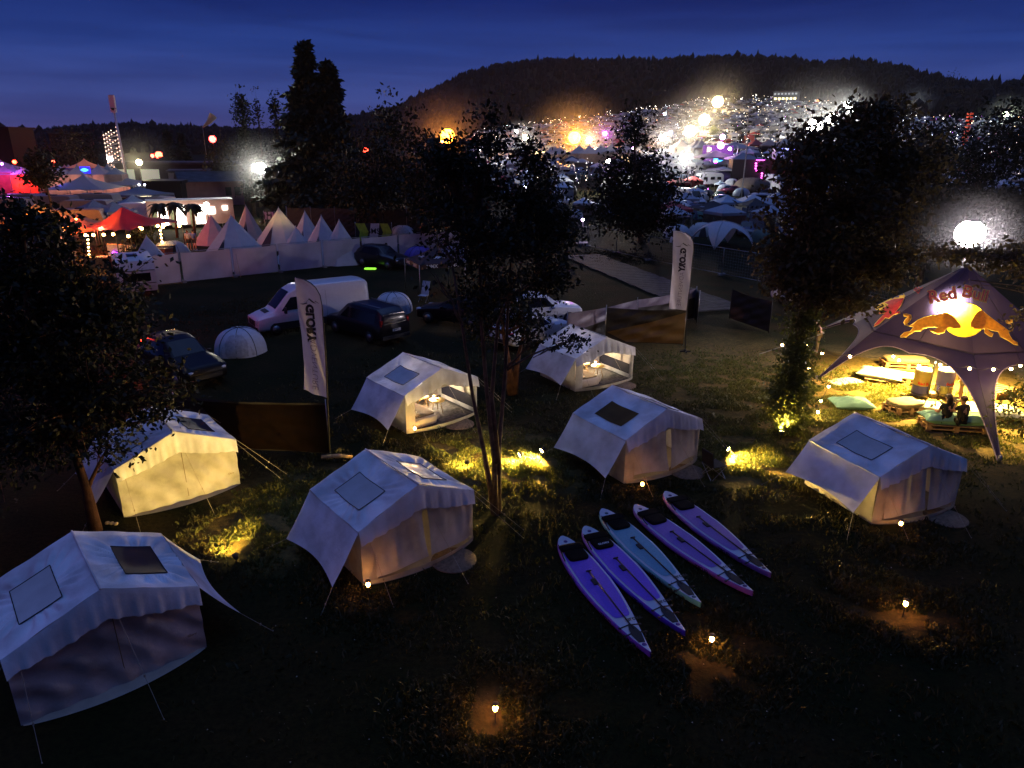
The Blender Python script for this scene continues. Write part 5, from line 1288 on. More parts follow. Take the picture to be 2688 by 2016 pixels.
# ------------------------------------------------------------------ pallet furniture
PAL = mat('pallet_wood', (.34, .20, .09), .8, vary=.3, scale=6, bump=.4)
TEAL = mat('teal_cloth', (.17, .36, .30), .75, vary=.08, scale=2, bump=.25, bscale=6)
CREAMC = mat('cream_cloth', (.48, .52, .42), .75, vary=.06, scale=2, bump=.25, bscale=6)
OLIVE = mat('olive_cushion', (.20, .16, .09), .85, vary=.12, bump=.3, bscale=8)
def pallet(label, p, rz, levels=1, d=(1.2, .8), grp='wooden pallets around the star tent'):
    o = thing('pallet', label, 'pallet', (p[0], p[1], 0), rz, grp)
    mb = MB()
    for k in range(levels):
        z0 = k * .145
        for y in (-d[1] / 2 + .05, 0, d[1] / 2 - .05): mb.box((0, y, z0 + .011), (d[0], .1, .022))
        for x in (-d[0] / 2 + .07, 0, d[0] / 2 - .07):
            for y in (-d[1] / 2 + .05, 0, d[1] / 2 - .05): mb.box((x, y, z0 + .061), (.14, .1, .078))
            mb.box((x, 0, z0 + .111), (.14, d[1], .022))
        for q in range(5): mb.box((0, -d[1] / 2 + .06 + q * (d[1] - .12) / 4, z0 + .133), (d[0], .12, .020))
    mb.build('boards', PAL, o); return o
def cushion(label, p, rz, d, m_, tuft=True, puff=.05, grp=None, name='cushion', cat='cushion', tilt=0):
    mb = MB(); mb.rbox((0, 0, 0), d, puff=puff, n=10)
    if tuft:
        vs = []
        for x, y, z in mb.v:
            q = .5 * (math.cos(x / d[0] * 6.283 * 2) + math.cos(y / d[1] * 6.283 * 2)); vs.append((x, y, z - (.02 * q if z > 0 else 0)))
        mb.v = vs
    o = mb.build(name, m_, None, p, rz); o.rotation_euler = (tilt, 0, rz); return tag(o, label, cat, grp)
def bag(label, p, rz, d, m_, grp='big floor pillows', bend=0):
    """large pillow with pinched corners"""
    mb = MB()
    def f(i, j, s):
        x, y = 2 * i - 1, 2 * j - 1; e = (1 - x ** 4) ** .6 * (1 - y ** 4) ** .6 if abs(x) < 1 and abs(y) < 1 else 0
        pin = 1 - .10 * (1 - abs(x)) * 0 - .10 * (1 - y * y) * abs(x) ** 3 - .0
        w_ = .02 * math.sin(x * 9 + y * 4) * e + .015 * math.sin(y * 13 - x * 5) * e
        return Vector((x * d[0] / 2 * (1 - .10 * (1 - y * y)), y * d[1] / 2 * (1 - .10 * (1 - x * x)), s * e * d[2] / 2 + (w_ if s > 0 else 0) + bend * y * y))
    mb.grid(lambda i, j: f(i, j, 1), 26, 20); mb.grid(lambda i, j: f(i, j, -1), 26, 20)
    o = mb.build('floor_pillow', m_, None, p, rz); return tag(o, label, 'pillow', grp)
z4 = lambda x, y, z=0: G(2270 + x / 5.28, 900 + y / 5.28, z)
p = z4(540, 900, .15); p.z = 0; pallet('low stack of pallets under the tufted olive cushion', p, .25, 2); cushion('tufted olive cushion on the pallets in front of the cans', (p.x, p.y, .37), .25, (1.15, .82, .17), OLIVE)
p = z4(1210, 1130, .2); p.z = 0; pallet('double stacked pallets under the teal bolster pillow', p, -.16, 2, (1.9, .85)); bag('long teal pillow behind the two seated people', Vector((p.x + .05, p.y - .02, .45)), -.12, (2.25, .8, .42), TEAL)
p = z4(240, 430, .3); p.z = 0; pallet('pallet under the large cream pillow behind', p, -.5, 1, (1.2, 1.0)); bag('large cream floor pillow draped over a pallet behind the can table', Vector((p.x, p.y + .1, .28)), -.62, (1.75, 1.15, .36), CREAMC)
p = z4(560, 280, .2); p.z = 0; pallet('pallet bench under the brown double cushion', p, -.12, 2, (1.9, .8)); cushion('brown double cushion on the farthest pallet bench', (p.x, p.y, .38), -.12, (1.8, .78, .2), OLIVE)
p = z4(610, 470, .25); p.z = 0; pallet('pallet table with a pale top behind the gold can', p, -.5, 2, (1.2, .9))
tag(MB().box((0, 0, 0), (1.15, .85, .03)).build('table_board', CREAMC, None, (p.x, p.y, .31), -.5), 'pale board lying on the pallet table behind the gold can', 'board')
p = z4(985, 870, .3); p.z = 0; pallet('pallet table in front of the two seated people', p, -.35, 2, (1.2, .8))
tag(MB().box((0, 0, 0), (1.15, .78, .03)).build('table_board', CREAMC, None, (p.x, p.y, .31), -.35), 'pale board on the pallet table before the seated people', 'board')
for k in range(7):
    o = MB().lathe([(0, 0), (.03, 0), (.034, .1), (.03, .1), (.026, .01), (0, .01)], n=10).build('drinking_glass', mat('glass_cup', (.6, .55, .45), .1, spec=.9), None, (p.x + rnd.uniform(-.4, .4), p.y + rnd.uniform(-.25, .25), .326)); tag(o, 'small drinking glass on the pallet table before the seated people', 'glass', 'glasses on the pallet table')
p = z4(1830, 950, .3); p.z = 0; pallet('pallet under the cream pillow beside the front tent leg', p, .1, 1, (1.6, 1.0)); bag('cream pillow on a pallet beside the front leg of the star tent', Vector((p.x, p.y + .05, .30)), -.25, (1.85, 1.25, .34), CREAMC)
bag('teal pillow lying on the grass near the tent roof', GD(1838, 880) + Vector((0, 0, .17)), -.05, (1.5, .95, .36), TEAL)
p = G(2620, 1050); pallet('wooden board table at the picture edge beyond the front tent leg', (p.x + .3, p.y + .6), .4, 2)
p = G(2165, 1000); tag(MB().box((0, 0, .02), (1.5, .8, .04)).build('floor_board', PAL, None, (p.x, p.y, 0), .3), 'brown board flat on the grass behind the ivy bush', 'board')
p = G(2215, 1003); tag(MB().box((0, 0, .03), (1.4, .7, .05)).build('floor_board', CREAMC, None, (p.x, p.y, 0), .3), 'pale board flat on the grass under the tip of the tent leg', 'board')
# can shaped coolers
GOLDM = mat('can_gold', (.50, .36, .12), .28, metal=.8, vary=.05); NAVM = mat('can_navy', (.03, .03, .20), .35, vary=.05); SILM = mat('can_silver', (.42, .40, .36), .25, metal=.9, vary=.05); REDM = mat('can_red', (.6, .03, .02), .4)
def can(label, p, top, low):
    o = thing('can_cooler', label, 'drinks cooler', (p.x, p.y, 0), 0, 'drinks coolers shaped like huge cans')
    MB().lathe([(.0, .0), (.27, .0), (.29, .02), (.31, .08), (.31, .12)], n=32).build('base', SILM, o)
    MB().lathe([(.312, .12), (.312, .50)], n=32).build('lower_band', low, o); MB().lathe([(.313, .15), (.315, .15), (.315, .19), (.313, .19)], n=32).build('stripe', TRIM, o)
    MB().lathe([(.312, .50), (.312, 1.06)], n=32).build('upper_band', top, o)
    MB().lathe([(.312, 1.06), (.30, 1.10), (.27, 1.13), (.26, 1.115), (.0, 1.115)], n=32).build('lid', mat('can_lid', (.7, .68, .62), .3, metal=.5), o)
    q = MB(); a0 = -1.75 if top is GOLDM else -1.15
    text_on(q, 'Red Bull', .15, lambda x, y: Vector((.318 * math.cos(a0 + x / .318), .318 * math.sin(a0 + x / .318), .60 + y)), .006); q.build('lettering', REDM, o)
    return o
can('gold and navy drinks cooler shaped like a huge can, on the tent pole side', z4(752, 740), GOLDM, NAVM)
can('navy over silver drinks cooler shaped like a huge can', z4(1066, 742), NAVM, SILM)
mb = MB(); mb.tube([z4(865, 745), G(2270 + 985 / 5.28, 900 + 250 / 5.28, 2.3)], .03, 8); tag(mb.build('tent_pole', STEEL), 'slanting steel tent pole between the two can coolers', 'pole')
o = MB().rbox((0, 0, .12), (.30, .28, .24), puff=.3).build('drinks_bag', mat('bag_pale', (.4, .33, .22), .6, bump=.5), None, z4(935, 755)); tag(o, 'crumpled pale bag between the two can coolers', 'bag')
# ------------------------------------------------------------------ people
SKIN = mat('skin', (.42, .22, .14), .6, vary=.05)
def skin_mesh(name, verts, edges, radii, root, m_, parent, levels=1):
    me = bpy.data.meshes.new(name); me.from_pydata(verts, edges, []); o = bpy.data.objects.new(name, me); C.objects.link(o); o.parent = parent
    md = o.modifiers.new('skin', 'SKIN'); sd = o.modifiers.new('smooth', 'SUBSURF'); sd.levels = levels; sd.render_levels = levels
    for i, r_ in enumerate(radii):
        s = me.skin_vertices[0].data[i]; s.radius = (r_, r_) if not isinstance(r_, tuple) else r_; s.use_root = (i == root)
    md.use_smooth_shade = True; me.materials.append(m_); return o
def person(label, loc, rz, pose, shirt, legs_m, hair_m, hair='short', bare=(False, False), s=1.0, grp=None, hat=None):
    """pose: dict of joints (x right, y forward, z up)"""
    o = thing('person', label, 'person', loc, rz, grp)
    J = dict(pel=(0, 0, .95), chest=(0, 0, 1.28), neck=(0, 0, 1.48), head=(0, .01, 1.64), top=(0, .01, 1.74),
             shL=(-.19, 0, 1.42), elL=(-.24, 0, 1.14), wrL=(-.24, .06, .90), haL=(-.24, .10, .82), shR=(.19, 0, 1.42), elR=(.24, 0, 1.14), wrR=(.24, .06, .90), haR=(.24, .10, .82),
             hiL=(-.10, 0, .90), knL=(-.11, .03, .50), anL=(-.11, 0, .09), toL=(-.12, .16, .04), hiR=(.10, 0, .90), knR=(.11, .03, .50), anR=(.11, 0, .09), toR=(.12, .16, .04))
    J.update(pose); J = {k: Vector(v) * s for k, v in J.items()}
    names = list(J.keys()); idx = {k: i for i, k in enumerate(names)}
    V = [tuple(J[k]) for k in names]; rad = dict(pel=.135, chest=.15, neck=.058, head=.098, top=.07, shL=.07, shR=.07, elL=.045, elR=.045, wrL=.030, wrR=.030, haL=.036, haR=.036, hiL=.095, hiR=.095, knL=.062, knR=.062, anL=.042, anR=.042, toL=.035, toR=.035)
    Rr = [rad[k] * s for k in names]
    E_ = [('pel', 'chest'), ('chest', 'neck'), ('neck', 'head'), ('head', 'top'), ('chest', 'shL'), ('shL', 'elL'), ('elL', 'wrL'), ('wrL', 'haL'), ('chest', 'shR'), ('shR', 'elR'), ('elR', 'wrR'), ('wrR', 'haR'), ('pel', 'hiL'), ('hiL', 'knL'), ('knL', 'anL'), ('anL', 'toL'), ('pel', 'hiR'), ('hiR', 'knR'), ('knR', 'anR'), ('anR', 'toR')]
    E_ = [(idx[a], idx[b]) for a, b in E_]
    for h, w_ in (('haL', 'wrL'), ('haR', 'wrR')):
        d = (J[h] - J[w_]).normalized(); sd = d.orthogonal().normalized()
        for q in range(4):
            b = J[h] + sd * (q - 1.5) * .019 * s; V.append(tuple(b + d * .03 * s)); Rr.append(.010 * s); V.append(tuple(b + d * (.075 - .008 * abs(q - 1)) * s + sd.cross(d) * .015)); Rr.append(.008 * s)
            E_.append((idx[h], len(V) - 2)); E_.append((len(V) - 2, len(V) - 1))
        V.append(tuple(J[w_].lerp(J[h], .5) + sd * .045 * s + d * .02)); Rr.append(.010 * s); E_.append((idx[w_], len(V) - 1))
    skin_mesh('body', V, E_, Rr, 0, SKIN, o)
    # shirt
    ks = ['pel', 'chest', 'neck', 'shL', 'elL', 'shR', 'elR'] + ([] if bare[0] else ['wrL', 'wrR'])
    P = {k: J[k].copy() for k in ks}; P['neck'] = J['chest'].lerp(J['neck'], .8)
    if bare[0]: P['elL'] = J['shL'].lerp(J['elL'], .65); P['elR'] = J['shR'].lerp(J['elR'], .65)
    i2 = {k: i for i, k in enumerate(ks)}; e2 = [('pel', 'chest'), ('chest', 'neck'), ('chest', 'shL'), ('shL', 'elL'), ('chest', 'shR'), ('shR', 'elR')] + ([] if bare[0] else [('elL', 'wrL'), ('elR', 'wrR')])
    skin_mesh('shirt', [tuple(P[k]) for k in ks], [(i2[a], i2[b]) for a, b in e2], [{'pel': .155, 'chest': .168, 'neck': .075, 'shL': .085, 'shR': .085, 'elL': .062, 'elR': .062, 'wrL': .045, 'wrR': .045}[k] * s for k in ks], 0, shirt, o)
    ks = ['pel', 'hiL', 'knL', 'anL', 'hiR', 'knR', 'anR']; P = {k: J[k].copy() for k in ks}
    if bare[1]:
        for q in 'LR': P['kn' + q] = J['hi' + q].lerp(J['kn' + q], .8)
        ks = ['pel', 'hiL', 'knL', 'hiR', 'knR']
    else:
        for q in 'LR': P['an' + q] = J['kn' + q].lerp(J['an' + q], .9)
    i2 = {k: i for i, k in enumerate(ks)}; e2 = [('pel', 'hiL'), ('hiL', 'knL'), ('pel', 'hiR'), ('hiR', 'knR')] + ([] if bare[1] else [('knL', 'anL'), ('knR', 'anR')])
    skin_mesh('trousers', [tuple(P[k]) for k in ks], [(i2[a], i2[b]) for a, b in e2], [{'pel': .15, 'hiL': .108, 'hiR': .108, 'knL': .082, 'knR': .082, 'anL': .06, 'anR': .06}[k] * s for k in ks], 0, legs_m, o)
    hd = J['head']; up = (J['top'] - J['neck']).normalized()
    hm = MB(); hm.rbox(hd + up * .05 * s + Vector((0, -.02, 0)) * s, (.20 * s, .22 * s, .20 * s), puff=.55)
    if hair == 'long': hm.rbox(hd + Vector((0, -.09, -.12)) * s, (.22 * s, .12 * s, .42 * s), puff=.5)
    hm.build('hair', hair_m, o)
    f = MB(); fw = Vector((0, 1, 0))
    f.rbox(hd + Vector((0, .10, .0)) * s, (.03 * s, .05 * s, .05 * s), puff=.5); f.build('nose', SKIN, o)
    e = MB(); 
    for x in (-.035, .035): e.ball(tuple(hd + Vector((x, .088, .025)) * s), .012 * s, 5)
    e.box(tuple(hd + Vector((0, .094, -.045)) * s), (.05 * s, .01, .010 * s)); e.build('face', TRIM, o)
    er = MB(); 
    for x in (-.1, .1): er.rbox(tuple(hd + Vector((x, 0, .0)) * s), (.02 * s, .04 * s, .06 * s), puff=.5, n=3)
    er.build('ear', SKIN, o)
    if hat: MB().lathe([(.17 * s, .0), (.10 * s, .02), (.10 * s, .10), (.0, .12)], tuple(hd + Vector((0, 0, .07)) * s), 16).build('hat', hat, o)
    sh = MB()
    for q in 'LR': sh.rbox(tuple(J['an' + q].lerp(J['to' + q], .55) - Vector((0, 0, .01))), (.09 * s, .26 * s, .09 * s), puff=.2, n=4)
    sh.build('shoes', mat('shoe_pale', (.4, .38, .35), .6), o)
    return o
BLK = mat('cloth_black', (.014, .012, .014), .85); DHAIR = mat('hair_dark', (.02, .010, .006), .5); BHAIR = mat('hair_brown', (.07, .035, .015), .55); WSH = mat('cloth_white', (.45, .45, .5), .8); BSH = mat('cloth_blue', (.12, .16, .4), .8); SHORT = mat('cloth_dark', (.02, .02, .03), .85); TAN = mat('cloth_tan', (.25, .18, .10), .85)
SIT = dict(pel=(0, 0, .50), chest=(0, .02, .84), neck=(0, .04, 1.06), head=(0, .08, 1.22), top=(0, .10, 1.32), shL=(-.19, .03, .99), elL=(-.26, .10, .72), wrL=(-.16, .34, .66), haL=(-.10, .42, .66), shR=(.19, .03, .99), elR=(.26, .10, .72), wrR=(.16, .34, .66), haR=(.10, .42, .66),
           hiL=(-.10, .05, .50), knL=(-.14, .48, .52), anL=(-.14, .52, .09), toL=(-.15, .68, .05), hiR=(.10, .05, .50), knR=(.14, .48, .52), anR=(.14, .52, .09), toR=(.15, .68, .05))
p = z4(1160, 960, .75); person('person with long dark hair in black, sitting on the teal pillow', (p.x, p.y + .05, 0), .15, SIT, BLK, BLK, DHAIR, 'long', (True, False), grp='people by the star tent')
p = z4(1375, 990, .75); s2 = dict(SIT); s2.update(wrL=(-.12, .22, 1.05), elL=(-.24, .20, .80), haL=(-.10, .20, 1.14)); person('person with short hair in a black top, sitting and holding a cup', (p.x, p.y + .05, 0), .35, s2, BLK, BLK, BHAIR, 'short', (True, False), grp='people by the star tent')
p = z4(1300, 800); person('person standing in shorts and pale shoes, hidden above the knees', (p.x, p.y, 0), .9, dict(anL=(-.16, -.08, .09), toL=(-.16, .08, .04), knL=(-.13, -.02, .5)), TAN, TAN, BHAIR, 'short', (True, True), grp='people by the star tent')
p = GD(1764, 762); person('person with a hat standing bent in the dark behind the string of bulbs', (p.x, p.y, 0), 1.1, dict(chest=(0, .10, 1.24), neck=(0, .24, 1.40), head=(0, .34, 1.48), top=(0, .40, 1.57), shL=(-.19, .16, 1.34), shR=(.19, .16, 1.34), elL=(-.24, .20, 1.08), wrL=(-.10, .40, 1.02), haL=(-.04, .46, 1.04), elR=(.24, .20, 1.08), wrR=(.10, .40, 1.02), haR=(.04, .46, 1.04)), BLK, TAN, DHAIR, hat=BLK, grp='people by the star tent')
p = G(498, 657); person('person in a pale top and dark shorts on the lit grass by the tipis', (p.x, p.y, 0), .3, {}, WSH, SHORT, BHAIR, 'short', (True, True), grp='people walking by the tipis')
p = G(512, 657); person('person in a blue top and dark shorts on the lit grass by the tipis', (p.x, p.y, 0), 0, dict(knL=(-.12, .12, .52), anL=(-.12, .02, .12)), BSH, SHORT, DHAIR, 'short', (True, True), grp='people walking by the tipis')
p = GD(842, 572); person('person in a white shirt bending at the open door of the black car', (p.x, p.y + .3, 0), 1.9, dict(chest=(0, .10, 1.24), neck=(0, .2, 1.42), head=(0, .26, 1.55), top=(0, .30, 1.64)), WSH, SHORT, DHAIR, 'short', (True, False))
# ------------------------------------------------------------------ tipis behind the white fence
def tipi(label, peak, rad, col=(.50, .50, .54), sides=8, door=True, rz=0, lit=None, grp='pointed tipi tents'):
    """peak: world point of the tip"""
    loc = Vector((peak.x, peak.y, 0)); h = peak.z; o = thing('tipi', label, 'tipi tent', loc, rz, grp)
    cm = MATS.get('tipi_' + str(col)) or mat('tipi_' + str(col), col, .75, vary=.06, scale=2, bump=.2, bscale=3, transl=.18)
    def f(i, j):
        a = i * 6.2832; k = math.pi / sides; fc = math.cos(k) / math.cos((a % (2 * k)) - k)
        r_ = rad * (1 - j) ** 1.06 * (fc * .98 + .02) + .03; return Vector((r_ * math.cos(a), r_ * math.sin(a), h * j + .02))
    MB().grid(f, sides * 6, 14, False).build('canvas_cone', cm, o)
    MB().tube([(0, 0, h * .9), (0, 0, h + .12)], .03, 6).build('tip_pole', STEEL, o)
    if door:
        dm = MB(); dm.grid(lambda i, j: Vector(((i - .5) * .85 * (1 - j) * rad / 2, -rad * (1 - j * .62) * 1.01 - .02, h * j * .60)), 4, 6); dm.build('doorway', mat('tipi_dark', (.02, .02, .03), .8), o)
    if lit: lamp(o, (0, -.0, h * .62), lit[0], lit[1], .1)
    return o
TP = [((606, 566), 54, 3.2, 'big grey tipi rising over the white fence'), ((731, 546), 64, 2.7, 'tipi with its tip glowing yellow from inside'), ((800, 555), 61, 2.1, 'tipi directly beside the glowing yellow one'), ((843, 567), 58, 2.2, 'tipi with a dark doorway in the middle of the row'),
      ((890, 579), 56, 2.1, 'tipi at the end of the row by the green banner'), ((776, 596), 56, 1.9, 'low tipi close to the fence in front of the others'), ((645, 540), 70, 1.6, 'small pink lit tipi behind the big grey one'), ((384, 620), 51, 1.9, 'grey tipi before the red stretch tent'), ((553, 565), 66, 1.9, 'squat salmon tipi beside the lit trailer')]
for (q, Y, r_, lb_) in TP:
    pk = AT(*q, Y); col = (.50, .50, .54) if 'pink' not in lb_ and 'salmon' not in lb_ else (.50, .38, .36)
    tipi(lb_, pk, r_, col, lit=((1, .62, .15), 90) if 'yellow from' in lb_ else None, rz=rnd.uniform(-.3, .3), door='dark doorway' in lb_ or 'big grey' in lb_ or 'glowing' in lb_)
# printed banners
def banner(label, a, b, z0, z1_, word_, cols, rz=None):
    a, b = Vector(a), Vector(b); d = b - a; ln = d.length; ang = math.atan2(d.y, d.x); o = thing('printed_banner', label, 'banner', (a.x, a.y, 0), ang)
    h = z1_ - z0; MB().box((ln / 2, 0, z0 + h / 2), (ln, .02, h)).build('cloth', mat('banner_black', (.012, .012, .014), .6), o)
    def par(x0, x1, sk, m_, nm, off): MB().add([(x0, -off, z0), (x1, -off, z0), (x1 + sk, -off, z1_), (x0 + sk, -off, z1_)], [(0, 1, 2, 3)]).build(nm, m_, o)
    g_ = mat('banner_lime_' + str(cols), cols, .6, vary=.25, scale=3)
    MB().add([(ln * .06, -.014, z0 + h * .0), (ln * .28, -.014, z0), (ln * .36, -.014, z0 + h * .5), (ln * .26, -.014, z1_), (ln * .0, -.014, z1_), (ln * .12, -.014, z0 + h * .5)], [(0, 1, 2, 3, 4, 5)]).add([(ln * .66, -.014, z0), (ln * .88, -.014, z0 + .02), (ln, -.014, z0 + h * .5), (ln * .9, -.014, z1_), (ln * .68, -.014, z1_), (ln * .76, -.014, z0 + h * .5)], [(0, 1, 2, 3, 4, 5)]).build('print', g_, o)
    par(ln * .36, ln * .60, ln * .07, mat('banner_white', (.5, .5, .55), .6), 'print', .018)
    q = MB(); text_on(q, word_, h * .42, lambda x, y: Vector((ln * .5 + x, -.024, z0 + h * .55 + y)), .012); q.build('lettering', TRIM, o)
    for x in (0, ln): MB().tube([(x, .03, 0), (x, .03, z1_ + .1)], .03, 6).build('post', STEEL, o)
a, b = AT(935, 632, 62), AT(1029, 622, 62); banner('lime and black banner with a white slanted field behind the fence', Vector((a.x, a.y, 0)), Vector((b.x, b.y, 0)), a.z, AT(935, 586, 62).z, 'SMS', (.30, .42, .03))
a, b = AT(694, 580, 75), AT(722, 580, 75); banner('small lilac banner behind the tipi with the yellow tip', Vector((a.x, a.y, 0)), Vector((b.x, b.y, 0)), AT(694, 576, 75).z, AT(694, 556, 75).z, 'SMS', (.35, .25, .4))
# dark fence cloth behind the tipis
for k in range(6):
    a, b = AT(760 + k * 62, 640, 68), AT(822 + k * 62, 640, 68); windbreak('black cloth panel along the back of the tipi camp', (a.x, a.y, 0), (b.x, b.y, 0), 3.2, WBK, seed=k); C.objects[-1]
# ------------------------------------------------------------------ red stretch tent with its bar
REDC = mat('red_canopy', (.22, .008, .010), .6, vary=.1, scale=1, transl=.2)
def stretch_tent():
    pk = AT(320, 543, 59); o = thing('stretch_tent', 'dark red stretch tent glowing over a lamp lit bar', 'event tent', (pk.x, pk.y, 0)); b = Vector((pk.x, pk.y, 0))
    rim = [AT(207, 596, 60), AT(262, 607, 56), AT(302, 607, 54), AT(340, 606, 55), AT(395, 592, 57), AT(477, 585, 60), AT(420, 572, 64), AT(330, 575, 66), AT(255, 585, 64)]
    rim = [p - b for p in rim]; n = len(rim); T = Vector((0, 0, pk.z))
    def f(i, j):
        t = i * n; k = int(t) % n; q = rim[k].lerp(rim[(k + 1) % n], t - int(t)); q = q + Vector((0, 0, .10 * math.sin(math.pi * (t - int(t)))))
        p = q.lerp(T, j); return p - Vector((0, 0, .42 * math.sin(math.pi * j) * (1 - .3 * j)))
    MB().grid(f, n * 8, 16).build('canopy', REDC, o)
    for k in range(n): MB().tube([(rim[k].x, rim[k].y, 0), rim[k]], .04, 6).build('pole', TRIM, o)
    MB().tube([(0, 0, 0), T], .05, 6).build('pole', TRIM, o)
    lamp(o, (-1.2, -1.5, 2.4), (1, .12, .05), 1500, .2, name='canopy_light'); lamp(o, (-2, 1.5, T.z - 1.3), (1, .10, .05), 800, .2, name='canopy_light')
    return b
sb = stretch_tent()
def small_lamp(p, col, e, sz=.10, label='warm lamp hanging under the red stretch tent', grp='lamps under the red stretch tent', light=True, es=30):
    o = thing('hanging_lamp', label, 'lamp', p, 0, grp); MB().ball((0, 0, 0), sz, 6).build('bulb', emis('el_%s_%d' % (str(col), es), col, es), o); MB().cyl((0, 0, sz * .8), sz * .35, sz * .8, 8).build('socket', TRIM, o)
    if light: lamp(o, (0, -sz * 1.3, -sz * .6), col, e, sz * .5)
    return o
for (x, y, Y) in [(245, 617, 56), (272, 616, 57), (297, 615, 56), (366, 594, 58), (372, 600, 56), (414, 593, 58), (427, 596, 57), (432, 590, 59), (471, 593, 60), (224, 617, 57), (337, 620, 54)]:
    small_lamp(AT(x, y, Y), (1, .55, .16), 22, .12)
o = thing('light_tower', 'vertical column of warm bulbs at the side of the red tent', 'lamp', AT(230, 648, 53) * 1.0); o.location.z = 0
for k in range(6): MB().ball((k * .03, 0, .9 + k * .28), .07, 5).build('bulb', emis('el_col', (1, .6, .2), 30), o)
MB().tube([(0, .1, 0), (.15, .1, 2.5)], .03, 6).build('post', TRIM, o)
o = thing('light_tower', 'vertical column of warm bulbs beside the red bar counter', 'lamp', AT(426, 640, 56) * 1.0); o.location.z = 0
for k in range(6): MB().ball((0, 0, .9 + k * .3), .08, 5).build('bulb', emis('el_col', (1, .6, .2), 30), o)
MB().tube([(0, .1, 0), (.0, .1, 2.7)], .03, 6).build('post', TRIM, o)
lamp(o, (0, -.3, 1.6), (1, .5, .15), 60, .1)
RWOOD = mat('red_bar', (.38, .08, .03), .6, vary=.2)
def block(name, label, cat, u, v, Y, d, m_, rz=0, z=0, extra=None, grp=None):
    p = AT(u, v, Y); o = thing(name, label, cat, (p.x, p.y, z), rz, grp); mb = MB(); mb.box((0, 0, d[2] / 2), d); mb.build('body', m_, o)
    MB().box((0, 0, d[2] + .02), (d[0] * 1.05, d[1] * 1.08, .05)).build('top', WOOD, o)
    if extra: extra(o)
    return o
block('bar_counter', 'long red bar counter before the red stretch tent', 'bar', 335, 655, 52.5, (2.6, .7, .9), RWOOD, .1)
block('bar_counter', 'tall red counter with a black side at the end of the red tent', 'bar', 418, 655, 54, (1.8, .8, 1.3), RWOOD, -.3)
block('speaker_cabinet', 'black speaker cabinet at the end of the red tent', 'speaker', 434, 656, 54.5, (1.2, .9, 1.4), TRIM, -.1)
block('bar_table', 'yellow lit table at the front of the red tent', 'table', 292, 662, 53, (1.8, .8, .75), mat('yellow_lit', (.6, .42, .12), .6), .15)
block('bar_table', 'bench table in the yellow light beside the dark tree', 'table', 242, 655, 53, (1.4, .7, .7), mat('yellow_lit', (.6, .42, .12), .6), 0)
def wchair(label, u, v, Y, rz):
    p = AT(u, v, Y); o = thing('patio_chair', label, 'chair', (p.x, p.y, 0), rz, 'white patio chairs under the red tent'); mb = MB().box((0, 0, .45), (.5, .5, .04)).build('seat', WSH, o)
    MB().tube([(-.22, .22, .45), (-.22, .28, .95), (.22, .28, .95), (.22, .22, .45)], .025, 6).tube([(0, .24, .45), (0, .28, .95)], .02, 5).build('backrest', WSH, o)
    for x in (-.22, .22):
        for y in (-.22, .22): MB().tube([(x, y, .45), (x * 1.15, y * 1.15, 0)], .02, 5).build('leg', WSH, o)
for k in range(4): wchair('white patio chair in the row under the red stretch tent', 322 + k * 9, 636, 57.5, .3 * k)
o = block('arcade_screen', 'white framed board with a violet sign under the red tent', 'sign', 301, 640, 55.5, (1.2, .2, 1.3), WSH)
q = MB(); q.lathe([(.18, 0), (.24, .02), (.18, .04)], n=20); sg = q.build('neon_ring', emis('neon_violet', (.55, .05, 1), 7), o, (0, -.18, .6)); sg.rotation_euler = (R(90), 0, 0)
def potted(label, u, v, Y, h=1.5):
    p = AT(u, v, Y); g = Vector((p.x, p.y, 0)); broadleaf('potted_plant', label, g, [[g, g + Vector((0, 0, h * .4)), g + Vector((0, 0, h * .8))]], [(g + Vector((0, 0, h)), .8, .8, .6, 420)], leaf=.22, clump=.25, per=14, seed=int(u), tr=.06, cat='plant')
potted('dark potted plant hung with bulbs beside the white chairs', 371, 650, 56.5, 1.7); potted('dark potted plant with red flowers before the counter', 362, 655, 54, 1.0)
# palms before the lit trailer
def palm(label, u, v0, v1, Y, seed):
    t = AT(u, v1, Y); g = Vector((AT(u + 4, v0, Y).x, Y, 0)); r = random.Random(seed); o = thing('palm_tree', label, 'palm', g, 0, 'small palms before the lit trailer')
    top = t - g; MB().tube([(0, 0, 0), (top.x * .5, 0, top.z * .5), top], [.16, .12, .10], 8).build('trunk', BARK, o)
    mb = MB()
    for k in range(22):
        a = r.uniform(0, 6.28); ln_ = r.uniform(.8, 1.3); el = r.uniform(-.3, .9); d = Vector((math.cos(a), math.sin(a), 0)); P = [top + d * ln_ * q + Vector((0, 0, el * q * .9 - q * q * 1.1)) for q in (0, .3, .6, .85, 1)]
        for q in range(4):
            s = d.cross(Vector((0, 0, 1))) * (.16, .26, .24, .12, .01)[q]; s2_ = d.cross(Vector((0, 0, 1))) * (.16, .26, .24, .12, .01)[q + 1]
            mb.add([P[q] - s + Vector((0, 0, -.06)), P[q], P[q] + s + Vector((0, 0, -.06)), P[q + 1] + s2_ + Vector((0, 0, -.06)), P[q + 1], P[q + 1] - s2_ + Vector((0, 0, -.06))], [(0, 1, 4, 5), (1, 2, 3, 4)])
    mb.build('fronds', LEAF, o)
palm('palm tree closest to the red tent', 415, 590, 536, 70, 1); palm('middle palm tree of the three before the trailer', 457, 592, 534, 70, 2); palm('palm tree closest to the pink tipi', 504, 590, 538, 70, 3)
